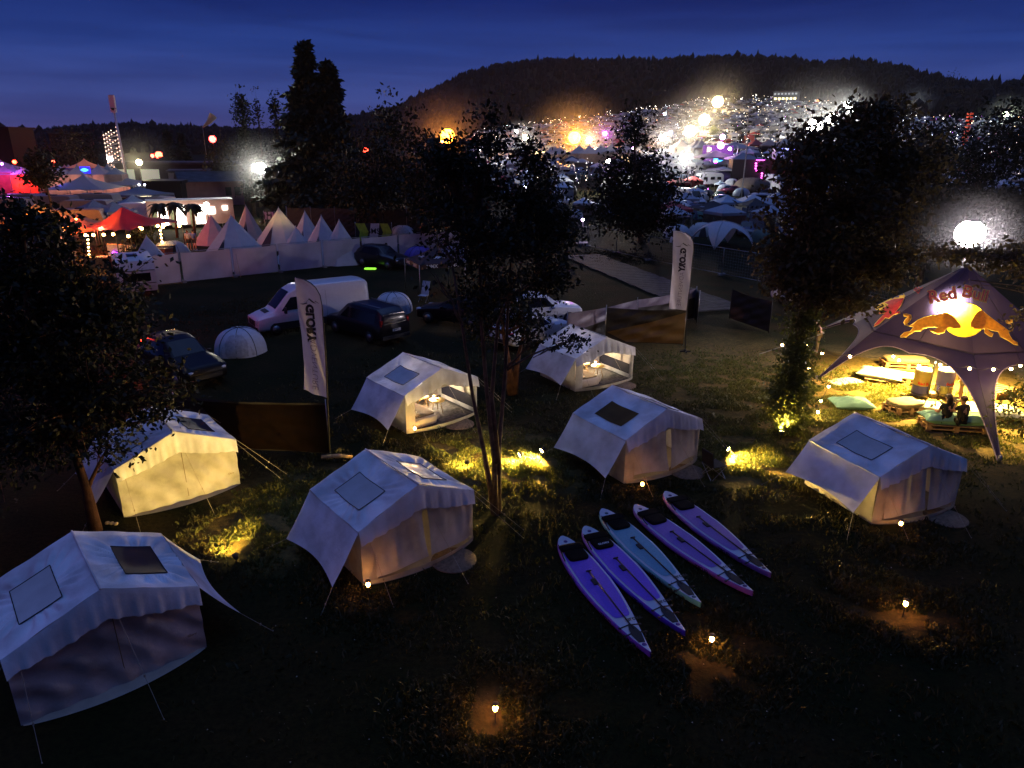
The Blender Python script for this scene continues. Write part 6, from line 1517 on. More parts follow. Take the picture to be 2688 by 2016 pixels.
# lit trailer
def trailer():
    a, b = AT(392, 592, 76), AT(618, 586, 80); a.z = b.z = 0; d = b - a; ln = d.length; o = thing('mobile_trailer', 'long white trailer with three bright open doorways behind the palms', 'trailer', a, math.atan2(d.y, d.x))
    H_ = AT(470, 528, 77).z; pk = mat('trailer_wall', (.42, .28, .25), .6, vary=.06)
    MB().box((ln / 2, 1.3, H_ / 2 + .2), (ln, 2.5, H_ - .4)).build('body', pk, o); MB().box((ln / 2, 1.3, H_ + .04), (ln * 1.01, 2.6, .08)).build('roof', mat('trailer_roof', (.4, .4, .42), .6), o)
    for u in (434.5, 477.5, 524.5):
        x = (AT(u, 560, 77).x - a.x); zt = AT(u, 539, 77).z; dd = MB().box((x, -.0, zt / 2 + .2), (.95, .10, zt - .5)).build('doorway', emis('door_glow', (1, .93, .80), 7, True), o)
        MB().box((x - .8, -.05, zt / 2), (.45, .06, zt - .4)).build('shutter', mat('shutter_green', (.18, .24, .14), .6), o)
        lamp(o, (x, -1.4, 1.7), (1, .80, .6), 90, .3, name='doorway_light')
    for u0, u1, v0, v1 in ((556, 580, 543, 561), (600, 611, 541, 552)):
        A, B = AT(u0, v1, 79), AT(u1, v0, 79); MB().box(((A.x + B.x) / 2 - a.x, -.05, (A.z + B.z) / 2), (B.x - A.x, .10, B.z - A.z)).build('window', emis('door_glow', (1, .93, .80), 7, True), o)
    for x in (ln * .3, ln * .7): wheel(o, x, .2, .4, .3)
    for x in (ln * .15, ln * .85): MB().box((x, .4, .2), (.1, .1, .4)).build('support_leg', STEEL, o)
    return o
trailer()
def pole_lamp(label, p, col, e, r, pole=True, es=40, cat='floodlight', name='floodlight_mast', grp=None, foot=None, lp=True):
    """p lamp position. mast down to the ground below"""
    gz = terr(p.x, p.y); o = thing(name, label, cat, (p.x, p.y, gz), 0, grp); h = p.z - gz
    if pole: MB().tube([(0, .0, 0), (0, .0, h - r)], .03 + r * .05, 6).build('mast', mat('mast_dark', (.02, .02, .022), .8), o); MB().box((0, 0, .1), (1.2, 1.2, .2)).build('base', CONC, o)
    MB().ball((0, 0, h), r, 10).build('lamp_globe', emis('gl_%s_%d' % (str(col), es), col, es), o)
    MB().lathe([(r * .5, h + r * .92), (r * .25, h + r * 1.1), (.0, h + r * 1.12)], n=12).build('cap', TRIM, o)
    if lp: lamp(o, (0, -r * 1.05, h), col, e, r * .6)
    return o
pole_lamp('round white lamp on the corner of the lit trailer', AT(542, 537, 74), (1, .92, .85), 260, .26, es=25)
pole_lamp('dazzling floodlight beside the tall conifer', AT(684, 441, 84), (1, .98, .86), 4500, .62, es=60)
pole_lamp('yellowish street lamp on a tall pole before the long dark building', AT(365, 426, 110), (1, .86, .45), 1600, .42, es=40, cat='street lamp', name='street_lamp')
# ------------------------------------------------------------------ vehicles and caravans on the other side of the fence
def on(u, v): 
    p = G(u, v); p.z = 0; return p
vehicle('van', 'pale box van parked behind the red tent', 'van', AT(262, 560, 78) * Vector((1, 1, 0)) if False else Vector((AT(262, 560, 78).x, 78, 0)), .05, VWHITE)
for k, (u, Y, rz, L_, col, lb_) in enumerate([(222, 82, .1, 5.5, (.50, .42, .42), 'pinkish caravan next to the pale box van'), (190, 71, .3, 5.0, (.45, .28, .24), 'salmon lit caravan behind the dark tree'), (130, 88, .05, 6, (.34, .28, .33), 'long dim caravan behind the orange lit camp'),
        (60, 90, .0, 6, (.34, .28, .33), 'dim caravan in the long row near the picture edge'), (10, 84, .1, 5.5, (.4, .3, .33), 'dim caravan cut by the picture edge'), (400, 88, -.2, 5, (.52, .4, .42), 'pink fronted caravan behind the first palm'), (250, 92, 0, 5.5, (.4, .36, .4), 'low pale caravan below the white pagoda'),
        (20, 62, .4, 4.8, (.42, .18, .10), 'orange lit caravan at the picture edge'), (105, 64, -.2, 4.8, (.42, .20, .12), 'orange lit caravan behind the dense dark tree'), (60, 52, .2, 4.6, (.30, .30, .36), 'dim caravan behind the leaves of the leaning tree')]):
    caravan(lb_, (AT(u, 500, Y).x, Y, 0), rz, L_=L_, H_=2.6, col=tuple(c_ * .6 for c_ in col))
for k, (u, Y, s_, col, lb_) in enumerate([(150, 58, 3, (.4, .15, .06), 'orange awning beside the dense dark tree'), (85, 70, 3.4, (.5, .25, .06), 'yellow orange gazebo in the lamp lit camp'), (190, 62, 3, (.42, .14, .07), 'orange gazebo near the corner of the red tent'), (345, 84, 3.0, (.16, .2, .28), 'grey gazebo roof behind the red tent'), (240, 76, 3.2, (.10, .13, .2), 'dark blue gazebo before the pale box van'), (290, 74, 3.2, (.12, .15, .22), 'grey blue gazebo behind the red tent peak'), (365, 98, 6, (.16, .17, .22), 'broad dark marquee by the street lamp'), (340, 120, 7, (.2, .2, .24), 'pale marquee roof by the foot of the street lamp')]):
    gazebo(lb_, (AT(u, 500, Y).x, Y, 0), .2 * k, s_, col, 2.2, .9)
for u, v, Y, c_, e_ in [(45, 535, 66, (1, .35, .06), 260), (120, 545, 62, (1, .40, .08), 260), (165, 560, 56, (1, .35, .07), 200), (35, 560, 58, (1, .30, .06), 200), (200, 575, 54, (1, .35, .08), 90)]:
    small_lamp(AT(u, v, Y), c_, e_ * 8, .07, 'orange lamp in the camp behind the dark trees', 'orange lamps in the side camp', es=14)
# ------------------------------------------------------------------ pagoda row and far festival buildings
def pagoda(label, peak, w_, eave, col, wallc=None, grp='pointed pagoda tents', glow=None):
    loc = Vector((peak.x, peak.y, terr(peak.x, peak.y))); h = peak.z - loc.z; e = eave - loc.z; o = thing('pagoda_tent', label, 'pagoda tent', loc, .12, grp)
    cm = MATS.get('pg_' + str(col)) or mat('pg_' + str(col), col, .6, vary=.05, transl=.2); k = w_ / 2; c = [(-k, -k), (k, -k), (k, k), (-k, k)]; mb = MB()
    for q in range(4):
        A, B = Vector((*c[q], e)), Vector((*c[(q + 1) % 4], e)); T = Vector((0, 0, h))
        mb.grid(lambda i, j: (A.lerp(B, i) * (1 - j) ** 1.7 + Vector((0, 0, e + (h - e) * j - e * (1 - j) ** 1.7))) , 6, 12)
    mb.build('canopy', cm, o)
    if wallc:
        wm = MB()
        for q in range(4):
            A, B = Vector((*c[q], 0)), Vector((*c[(q + 1) % 4], 0)); wm.add([A, B, B + Vector((0, 0, e)), A + Vector((0, 0, e))], [(0, 1, 2, 3)])
        wm.build('side_wall', MATS.get('pw_' + str(wallc)) or mat('pw_' + str(wallc), wallc, .7, transl=.45, vary=.15, scale=1), o)
    for x, y in c: MB().tube([(x, y, 0), (x, y, e)], .05, 5).build('leg', STEEL, o)
    if glow: lamp(o, (0, 0, e * .6), glow[0], glow[1], .3)
    return o
PGB = (.20, .26, .32)
for k, (u, v, w_, c_) in enumerate([(152, 429, 5, PGB), (168, 430, 5, (.55, .3, .25)), (178, 429, 5, PGB), (201, 429, 4.6, PGB), (257, 428, 5.4, PGB), (280, 428, 5, PGB), (301, 436, 4, PGB), (34, 432, 5.4, PGB), (10, 434, 5, PGB), (55, 436, 4, PGB)]):
    Y = 120 + (k % 3) * 2; pagoda(['first grey pagoda peak beside the black tree', 'small pink pagoda peak between two grey ones', 'grey pagoda peak beside the small pink one', 'grey pagoda peak touching the orange peak', 'wide grey pagoda right after the blue screen', 'grey pagoda leaning behind the wide one', 'last narrow grey pagoda beside the long building', 'grey pagoda over a red wall, next to the black tree', 'grey pagoda over a red wall at the picture edge', 'low grey pagoda over a red wall, touching the black tree'][k],
           AT(u, v, Y), w_ * .68, AT(u, 457, Y).z, c_, (.55, .42, .40) if k < 7 else (.55, .12, .10), glow=((1, .45, .32), 260) if k < 7 and k != 1 else (((1, .10, .06), 900) if k > 6 else None))
pagoda('tall orange lit pagoda peak in the middle of the row', AT(219.7, 414, 124), 4.6, AT(219, 440, 124).z, (.62, .28, .16), (.10, .10, .3), glow=((1, .5, .25), 500))
lamp(None, (0, 0, 0), (1, 1, 1), 0, .1) if False else None
p = AT(224, 447, 119.5); o = thing('video_screen', 'blue glowing screen with a pale fish shape under the orange pagoda', 'screen', (p.x, p.y, 0))
A, B = AT(212, 455, 119.5), AT(234, 437, 119.5); MB().box((0, 0, (A.z + B.z) / 2), (B.x - A.x, .2, B.z - A.z)).build('display', emis('screen_blue', (.03, .03, .9), 1.6), o)
MB().grid(lambda i, j: Vector(((i - .45) * 1.6, -.13, (A.z + B.z) / 2 + (j - .5) * .55 * math.sin(math.pi * min(1, i * 1.15 + .02)))), 12, 4).build('picture', emis('screen_cyan', (.1, .6, 1), 2.2), o)
for x in (-.9, .9): MB().tube([(x, 0, 0), (x, 0, A.z)], .06, 5).build('leg', STEEL, o)
pagoda('purple lit pagoda peak at the picture edge', AT(-4, 415, 124), 8, AT(0, 450, 124).z, (.5, .3, .5), (.5, .12, .12)); 
small_lamp(AT(5, 430, 118), (.75, .10, 1), 1600, .2, 'purple stage lamp by the purple pagoda', None)
pagoda('big white high peaked marquee behind the caravans', AT(217, 454, 96), 7.5, AT(217, 494, 96).z, (.30, .28, .32), glow=((1, .6, .3), 60))
small_lamp(AT(160, 490, 94), (.12, .12, 1), 160, .16, 'small blue lamp beside the big white marquee', None)
for u, v, l_ in ((365, 485, 'one'), (380, 485, 'two')): small_lamp(AT(u, v, 108), (.7, .75, 1), 60, .13, 'small bluish white lamp by the dark containers', 'white lamps by the containers')
# red lit tree lamps
for (u, v, Y, c_, e_, s_, l_) in [(38, 425, 135, (1, .05, .02), 3500, .35, 'red stage lamp shining into the trees beside the pagodas'), (140, 425, 140, (1, .06, .03), 3500, .3, 'red stage lamp behind the grey pagodas'), (417, 407, 190, (1, .06, .03), 1500, .9, 'red stage lamp glowing beyond the long building'), (558, 365, 240, (1, .05, .04), 2500, 1.1, 'red lamp high on a far stage roof'), (400, 409, 190, (1, .08, .04), 300, .45, 'small red lamp beside the bigger red stage lamp'), (289, 417, 150, (1, .8, .7), 900, .55, 'white lamp at the foot of the lattice tower'), (960, 394, 150, (1, .04, .02), 700, .5, 'red lamp twinkling in the dark tree belt')]:
    pole_lamp(l_, AT(u, v, Y), c_, e_, s_, es=20, cat='lamp', name='stage_lamp')
# lattice tower
def lattice():
    t = AT(288, 345, 152); g = Vector((t.x, t.y, 0)); o = thing('lattice_tower', 'lit lattice tower hung with rows of bulbs behind the pagodas', 'tower', g, .5); h = t.z; mb = MB(); w_ = 1.25
    for x in (-w_, w_):
        for y in (-1, 1): mb.tube([(x, y, 0), (x, y, h)], .12, 4)
    n = 14
    for k in range(n):
        z0, z1_ = h * k / n, h * (k + 1) / n; mb.tube([(-w_, -1, z0), (w_, -1, z1_)], .07, 4); mb.tube([(-w_, -1, z0), (w_, -1, z0)], .06, 4)
    mb.build('frame', STEEL, o); q = MB()
    for k in range(2, 14):
        for x in range(6):
            if rnd.random() < .85: q.ball((-w_ + x * w_ * .4, -1.15, h * k / 14 + x * .32), .11, 3)
    q.build('bulbs', emis('tower_bulb', (1, .6, .42), 4), o)
lattice()
# tall mast
b_ = AT(328, 430, 150); g = Vector((b_.x, 150, 0)); tp = AT(291, 249, 150); o = thing('tall_mast', 'very tall thin mast with a white box near its tip', 'mast', g)
T_ = tp - g; T_ = Vector((T_.x * .0 + 0, 0, T_.z)); T_ = Vector(((AT(291, 249, 150).x - g.x), 0, tp.z))
MB().tube([(0, 0, 0), T_ * .82], [.28, .20], 8).build('pole', mat('mast_white', (.55, .55, .6), .5), o)
MB().box(T_ * .905, (1.0, .6, 3.2), ry=.0).build('box_head', mat('mast_white', (.55, .55, .6), .5), o); MB().tube([T_ * .82, T_ * .86], [.2, .6], 6).tube([T_ * .95, T_], .08, 5).box(T_ * .99, (.6, .3, .3)).build('aerial', TRIM, o)
o = thing('windsock', 'pale windsock flying from a thin pole over the trees', 'windsock', (AT(532, 334, 160).x, 160, 0)); z_ = AT(532, 334, 160).z
MB().tube([(0, 0, z_), (1.4, 0, z_ + 1.0), (2.6, 0, z_ + 2.4)], [.12, .45, .85], 10, False).build('sock', mat('sock_cloth', (.6, .55, .35), .6, transl=.3), o); MB().tube([(0, 0, 0), (0, 0, z_ + .2)], .05, 5).build('pole', STEEL, o)
# buildings
def hall(name, label, a, b, depth, h, wall, roofm, gable=None, windows=(), flat=True, lit=None, cat='building'):
    a, b = Vector(a), Vector(b); a.z = b.z = 0; d = b - a; ln = d.length; o = thing(name, label, cat, a, math.atan2(d.y, d.x))
    MB().box((ln / 2, depth / 2, h / 2), (ln, depth, h)).build('wall', wall, o)
    if flat: MB().box((ln / 2, depth / 2, h + .2), (ln + .6, depth + .8, .4)).build('roof', roofm, o)
    else:
        mb = MB(); r_ = h + gable
        mb.add([(-.4, -.5, h), (ln + .4, -.5, h), (ln + .4, depth / 2, r_), (-.4, depth / 2, r_), (-.4, depth + .5, h), (ln + .4, depth + .5, h)], [(0, 1, 2, 3), (3, 2, 5, 4)]); mb.build('roof', roofm, o)
        MB().add([(0, 0, h), (0, depth, h), (0, depth / 2, r_ - .1)], [(0, 1, 2)]).add([(ln, 0, h), (ln, depth, h), (ln, depth / 2, r_ - .1)], [(0, 1, 2)]).build('gable', wall, o)
    for x, z, w_, hh, m_ in windows:
        MB().box((x * ln, -.03, z), (w_, .1, hh)).build('window', m_, o)
    return o
DW_ = mat('hall_dark', (.02, .022, .025), .8, vary=.3); DR_ = mat('hall_roof', (.05, .05, .06), .8, vary=.3, scale=1)
WLIT = emis('window_pale', (.75, .85, .6), .35)
def gY(u, v, Y): p = AT(u, v, Y); return Vector((p.x, Y, 0))
hall('long_building', 'long dark flat roofed building behind the street lamp', gY(305, 460, 150), gY(628, 460, 156), 12, AT(400, 432, 150).z, DW_, DR_, windows=[(.02 + .05 * k, 2.2, 1.3, 2.2, MATS['hall_dark'] if k in (3, 7, 8, 9, 10, 12, 13, 15, 16) else WLIT) for k in range(19)])
hall('pale_building', 'low pale building with a row of warm lights before the long dark one', gY(443, 470, 132), gY(620, 470, 136), 7, AT(500, 454, 132).z, mat('pale_wall', (.30, .27, .34), .7, vary=.1), DR_, windows=[(.58 + .045 * k, 3.0, .5, .35, emis('warm_row', (1, .6, .15), 5)) for k in range(8)])
hall('barn', 'pink gabled barn with a long dark roof', gY(480, 515, 104), gY(640, 512, 108), 8, AT(500, 478, 104).z, mat('barn_pink', (.30, .15, .15), .8, vary=.12, scale=1), DR_, gable=1.3, flat=False, windows=[(.75, 2, .8, 1.2, DW_), (.9, 2, .8, 1.2, DW_)])
o = hall('storage_container', 'black storage container beside the pink barn', gY(386, 515, 100), gY(478, 515, 101), 5, AT(430, 483, 100).z, mat('container_black', (.010, .010, .012), .6), mat('container_black', (.010, .010, .012), .6), cat='container')
hall('stage_tower', 'black stage wall with a pale round emblem at the picture edge', gY(-40, 470, 155), gY(50, 470, 155), 8, AT(20, 338, 155).z, mat('stage_black', (.010, .008, .012), .7), mat('stage_black', (.010, .008, .012), .7), cat='stage')
hall('grandstand', 'dark grandstand roof rising behind the pagodas', gY(150, 470, 175), gY(262, 470, 180), 20, AT(200, 352, 175).z, mat('stand_brown', (.035, .024, .024), .9), DR_, cat='grandstand')
# ------------------------------------------------------------------ camp field behind the mesh fence: the near ones by hand
z5 = lambda x, y: (1750 + x / 5.53, 400 + y / 5.53)
def at5(x, y):
    p = hit(*z5(x, y)); return p if p is not None else Vector((0, 300, 20))
PALE = (.50, .50, .55)
NBLUE = (.05, .06, .14); NGRN = (.05, .08, .08); NDARK = (.018, .018, .024); BROWN = (.13, .09, .07); TEALD = (.08, .16, .16)
TAKEN = []
def claim(p, r): TAKEN.append((p.x, p.y, r))
def shelter(label, p, rz, r_=2.9, h=2.3, col=PALE):
    o = thing('event_shelter', label, 'shelter', p, rz); cm = MATS.get('dome_' + str(col)) or mat('dome_' + str(col), col, .6, vary=.06, transl=.12)
    mb = MB()
    for q in range(4):
        a0 = q * math.pi / 2 + math.pi / 4
        def f(i, j, a0=a0):
            a = a0 + i * math.pi / 2; th = j * math.pi / 2; edge = math.pi / 2 - .95 * math.sin(math.pi * i) * 1.0; t = (1 - j) * edge
            rr = r_ * math.sin(t); return Vector((rr * math.cos(a), rr * math.sin(a), h * math.cos(t) + .05))
        mb.grid(f, 16, 10)
    mb.build('canopy', cm, o)
    for q in range(4):
        a = q * math.pi / 2 + math.pi / 4; MB().tube([(r_ * math.sin(t) * math.cos(a), r_ * math.sin(t) * math.sin(a), h * math.cos(t) + .07) for t in [k * math.pi / 20 for k in range(11)]], .06, 6).build('arch_pole', cm, o)
    return o
p = at5(790, 1370); shelter('white arched event shelter behind the second feather flag', p, .3); claim(p, 3.5)
p = at5(850, 950); gazebo('white open gazebo in front of the estate car and the camper', p, .15, 3.3, (.42, .50, .60), legm=WSH); claim(p, 3)
p = at5(1250, 1010); gazebo('dark gazebo with a zebra patterned side wall', p, .1, 3.6, NDARK, wall=mat('zebra', (.03, .03, .04), .7, scale=5, vary=.3, col2=(.45, .45, .5))); claim(p, 3)
p = at5(640, 1075); gazebo('black gazebo with pale lettering on its roof edge', p, .35, 4.4, NDARK, text='CAMP'); claim(p, 3.5)
p = at5(420, 965); dome_tent('blue and grey dome tent at the foot of the camper van', p, .3, 2.3, 1.9, NBLUE, (.10, .28, .28)); claim(p, 3)
p = at5(1130, 1090); dome_tent('dark green tunnel tent beside the zebra gazebo', p, .9, 2.4, 1.7, NGRN, (.2, .24, .18)); claim(p, 3)
p = at5(1600, 900); dome_tent('grey brown family tent beside the zebra gazebo', p, .2, 2.6, 2.0, (.16, .14, .17)); claim(p, 3)
p = at5(480, 810); vehicle('van', 'white camper van with its dark windscreen facing the path', 'van', p + Vector((0, -1, 0)), 1.9, VWHITE); claim(p, 3.5)
p = at5(880, 765); vehicle('car', 'silver estate car behind the white open gazebo', 'car', p + Vector((2, 0, 0)), math.pi - .1, VSILV); claim(p, 3)
p = at5(1280, 790); vehicle('mpv', 'pale classic camper bus behind the dark gazebo', 'van', p + Vector((-2.5, 0, 0)), .05, VWHITE); claim(p, 3)
p = at5(1380, 690); vehicle('suv', 'dark car with roof rails behind the pale camper bus', 'car', p + Vector((-2, 0, 0)), .02, VBLUE); claim(p, 3)
p = at5(1640, 560); vehicle('van', 'pale motorhome with a big dark windscreen before the box truck', 'van', p + Vector((0, -2, 0)), 1.65, VWHITE); claim(p, 4)
p = at5(500, 440); caravan('caravan with a dark framed window below the violet stage', p, .1, col=(.42, .42, .48)); claim(p, 3)
p = at5(770, 545); gazebo('tiny pale blue cloth shelter alone on the dark grass', p, .3, 1.4, (.40, .50, .58), h=1.1, ph=.5); claim(p, 2)
p = at5(800, 440); dome_tent('violet blue dome tent under a white roof', p, .3, 2.4, 2.0, (.07, .05, .18)); gazebo('white roof over the violet blue dome tent', p, .1, 4.6, PALE, 2.4, .5); claim(p, 4)
p = at5(1230, 560); dome_tent('brown patchwork tent before the dark truck with magenta lights', p, .3, 3.4, 2.2, BROWN); claim(p, 4)
p = at5(960, 330); vehicle('van', 'tall pale van parked beside the violet stage', 'van', p, 1.5, VWHITE); claim(p, 3)
p = at5(1010, 190); vehicle('van', 'white camper van with a magenta rimmed windscreen', 'van', p, 1.5, VWHITE); claim(p, 3)
p = at5(200, 150); caravan('white caravan glaring in its own floodlight', p, .2, 6, col=(.6, .6, .6)); claim(p, 4)
lamp(None, p + Vector((.5, -4.5, 2.2)), (.95, 1, .95), 1500, .3) if False else None
def truck(label, p, rz, L_, H_, m_, cab=True, glow=None, name='box_truck'):
    o = thing(name, label, 'truck', p, rz); MB().box((0, 0, H_ / 2 + .5), (L_, 2.5, H_ - .6)).build('cargo_box', m_, o)
    if cab: MB().rbox((L_ / 2 + 1.0, 0, 1.5), (1.9, 2.3, 2.2), puff=-.1).build('cab', VWHITE, o); MB().box((L_ / 2 + 1.95, 0, 1.9), (.06, 1.9, .7)).build('windscreen', GLASS, o)
    for x in (-L_ * .3, L_ * .3):
        for s in (-1, 1): wheel(o, x, s * 1.05, .48, .3)
    if glow:
        for x, c_ in glow:
            MB().box((x, -1.32, H_ + .1), (L_ * .16, .12, .1)).build('light_bar', emis('bar_' + str(c_), c_, 9), o); lamp(o, (x, -1.9, H_ + .2), c_, 130, .2, name='bar_light')
    return o
p = at5(1800, 290); truck('big white box truck with blue and pink light on its side', p, -.05, 8.0, 4.6, mat('truck_white', (.55, .55, .6), .5, vary=.05), True, [(-2.2, (.3, .3, 1)), (0, (.3, .3, 1)), (2.6, (1, .15, .45))]); claim(p, 6)
p = at5(1290, 440); o = truck('long dark truck bar lit by magenta lamps', p, .03, 10.5, 4.0, NDARK and mat('truck_dark', NDARK, .5, vary=.3), False, [(0, (1, .08, .6))]); claim(p, 7)
for k in range(7): MB().ball((rnd.uniform(-1.2, .6), -1.4, .8 + k * .45), .16, 5).build('bulb', emis('magenta_bulb', (1, .08, .7), 12), o)
p = at5(750, 215); o = thing('party_stage', 'violet party stage with lasers and a cyan bar front', 'stage', p); claim(p, 6)
MB().box((0, 0, .5), (7, 4, 1)).build('platform', TRIM, o); MB().box((0, 1.8, 2.8), (7, .2, 3.6)).build('back_wall', mat('stage_violet', (.3, .12, .4), .6, vary=.3), o); MB().box((-.4, -1.9, 1.5), (2.6, .4, 1.0)).build('bar_front', emis('cyan_bar', (.05, .75, 1), 2.2), o)
for x in (-3.4, 3.4): MB().tube([(x, -1.8, 0), (x, -1.8, 5)], .12, 6).build('truss', STEEL, o)
MB().tube([(-3.4, -1.8, 5), (3.4, -1.8, 5)], .12, 6).build('truss', STEEL, o)
for x, z, c_, r_, e_ in [(-.5, 4.6, (.9, .35, 1), .75, 1500), (-.3, 6.4, (1, .5, .95), .6, 900), (-3.0, 3.8, (1, .8, .6), .42, 400), (1.6, 3.9, (.7, .75, 1), .38, 500), (.8, 2.4, (.6, .05, 1), .45, 900), (-1.3, 1.0, (.8, .05, 1), .3, 500)]:
    MB().ball((x, -2.0, z), r_, 8).build('spot_lamp', emis('pl_' + str(c_), c_, 12), o); lamp(o, (x, -2.0 - r_ * 1.1, z), c_, e_, .3, name='party_light')
p = at5(1860, 480); o = thing('camp_sign', 'small red glowing sign among the dark tents', 'sign', p); MB().rbox((0, 0, 1.6), (1.9, .2, .85), puff=.2).build('display', emis('red_sign', (1, .03, .03), 2.5), o); MB().tube([(0, 0, 0), (0, 0, 1.3)], .05, 5).build('post', STEEL, o)
for x, y, c_, s_, l_ in [(490, 510, (.7, .1, 1), .14, 'one'), (590, 560, (.7, .1, 1), .14, 'two'), (670, 775, (1, .8, .9), .16, 'three'), (75, 850, (1, .25, .03), .12, 'four'), (115, 1055, (1, .95, 1), .16, 'five'), (1700, 765, (1, .8, 1), .14, 'six')]:
    q = at5(x, y); small_lamp(q + Vector((0, 0, .25)), c_, 25, s_, 'small bright lamp low among the near tents of the field', 'small lamps in the field camp', light=True, es=25)

# ------------------------------------------------------------------ hundreds of tents and cars up the slope
def quick(name, parts):
    """prototype whose parts are children. parts: (part name, MB, material)"""
    o = bpy.data.objects.new(name, None)
    return o, parts
def proto_meshes():
    P = {}
    def dome(col, k):
        mb = MB(); mb.grid(lambda i, j: Vector((1.5 * math.cos(j * 1.57) ** .8 * math.cos(i * 6.283), 1.15 * math.cos(j * 1.57) ** .8 * math.sin(i * 6.283), 1.35 * math.sin(j * 1.57))), 12, 5)
        d2 = MB(); d2.grid(lambda i, j: Vector((.8 * (i - .5) * (1 - j * .6), -1.17 * math.cos(j * .9) ** .8 - .01, 1.1 * j)), 3, 3)
        return [('flysheet', mb.mesh('flysheet', mat('fd%d' % k, col, .6, vary=.1))), ('doorway', d2.mesh('doorway', mat('fd_dark', (.03, .03, .04), .8)))]
    def gaz(col, k, w_=1.6, h=2.1):
        mb = MB(); c = [(-w_, -w_), (w_, -w_), (w_, w_), (-w_, w_)]
        for q in range(4): mb.add([(*c[q], h), (*c[(q + 1) % 4], h), (0, 0, h + w_ * .5)], [(0, 1, 2)]); mb.add([(*c[q], h), (*c[(q + 1) % 4], h), (*c[(q + 1) % 4], h - .3), (*c[q], h - .3)], [(0, 1, 2, 3)])
        l_ = MB(); 
        for x, y in c: l_.tube([(x, y, 0), (x, y, h)], .04, 4, False)
        w2 = MB().add([(*c[3], 0), (*c[2], 0), (*c[2], h), (*c[3], h), (*c[0], 0), (*c[0], h)], [(0, 1, 2, 3), (0, 4, 5, 3)])
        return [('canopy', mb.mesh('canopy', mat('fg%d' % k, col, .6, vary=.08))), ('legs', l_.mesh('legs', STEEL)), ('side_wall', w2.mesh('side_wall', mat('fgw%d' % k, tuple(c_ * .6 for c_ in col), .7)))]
    def cvn(col, k):
        L_, W_, H_ = 4.8, 2.2, 2.4; prof = [(-2.3, .45), (-2.4, 1.0), (-2.1, H_ - .1), (-1.6, H_), (1.9, H_), (2.3, H_ - .3), (2.4, 1.2), (2.3, .45)]
        mb = MB().prism(prof, W_, Matrix(((1, 0, 0, 0), (0, 0, -1, W_ / 2), (0, 1, 0, 0), (0, 0, 0, 1)))); g = MB()
        for x in (-1.2, .2, 1.5): g.box((x, -W_ / 2 - .01, 1.5), (.8, .03, .5))
        g.box((-2.28, 0, 1.6), (.1, 1.5, .5), ry=.15); wl = MB()
        for s in (-1, 1): wl.tube([(0, s * .95, .3), (0, s * 1.1, .3)], .3, 8)
        return [('body', mb.mesh('body', mat('fc%d' % k, col, .5, vary=.05))), ('window', g.mesh('window', GLASS)), ('wheel', wl.mesh('wheel', TYRE))]
    def car(m_, k, tall=0):
        st = [(0, .70, .38, .58, .64, .58), (.1, .82, .26, .70, .78, .64), (1.0, .87, .22, .84, .92, .70), (1.3, .88, .22, .88, .98, .70), (2.0, .88, .22, .90, 1.40 + tall, .58), (3.5, .88, .22, .92, 1.42 + tall, .60), (4.1, .87, .26, .92, 1.12 + tall * .8, .62), (4.4, .80, .42, .8, .95 + tall * .4, .60)]
        bd = Body(st); b_ = bd.mesh(MB(), 18); g = MB(); top_patch(bd, g, 1.32, 1.98, n=2); patch(bd, g, [(1.7, .96), (3.95, .98), (3.5, 1.3 + tall), (2.15, 1.3 + tall)], n=3); wl = MB()
        for x in (.82, 3.45):
            for s in (-1, 1): wl.tube([(x, s * .68, .32), (x, s * .9, .32)], .32, 10)
        return [('body', b_.mesh('body', m_)), ('window', g.mesh('window', GLASS)), ('wheel', wl.mesh('wheel', TYRE))]
    cols = [(.45, .46, .50), (.30, .34, .42), (.08, .12, .20), (.06, .10, .08), (.20, .16, .14), (.50, .50, .48), (.14, .2, .3)]
    P['dome'] = [dome(c, k) for k, c in enumerate(cols)]
    gc = [(.55, .55, .58), (.42, .46, .55), (.55, .52, .48), (.05, .06, .10), (.32, .34, .40), (.4, .05, .05)]
    P['gazebo'] = [gaz(c, k) for k, c in enumerate(gc)] + [gaz(gc[0], 10, 1.9, 2.2)]
    P['caravan'] = [cvn(c, k) for k, c in enumerate([(.55, .55, .56), (.50, .50, .55), (.42, .42, .46)])]
    P['car'] = [car(m_, k) for k, m_ in enumerate([VWHITE, VBLACK, VSILV, VGREY, VBLUE, VRED])]
    P['van'] = [car(m_, k, .75) for k, m_ in enumerate([VWHITE, VWHITE, VSILV, VBLACK])]
    return P
PROTO = proto_meshes()
KINDS_ = {'dome': ('dome_tent', 'small dome tent in the crowd of tents on the sloping camp field', 'tent', 'dome tents on the sloping camp field'),
          'gazebo': ('camp_gazebo', 'square gazebo roof in the crowd of tents on the sloping camp field', 'gazebo', 'gazebos on the sloping camp field'),
          'caravan': ('camp_caravan', 'pale caravan in the crowd on the sloping camp field', 'caravan', 'caravans on the sloping camp field'),
          'car': ('camp_car', 'car parked among the tents on the sloping camp field', 'car', 'cars on the sloping camp field'),
          'van': ('camp_van', 'camper van parked among the tents on the sloping camp field', 'van', 'vans on the sloping camp field')}
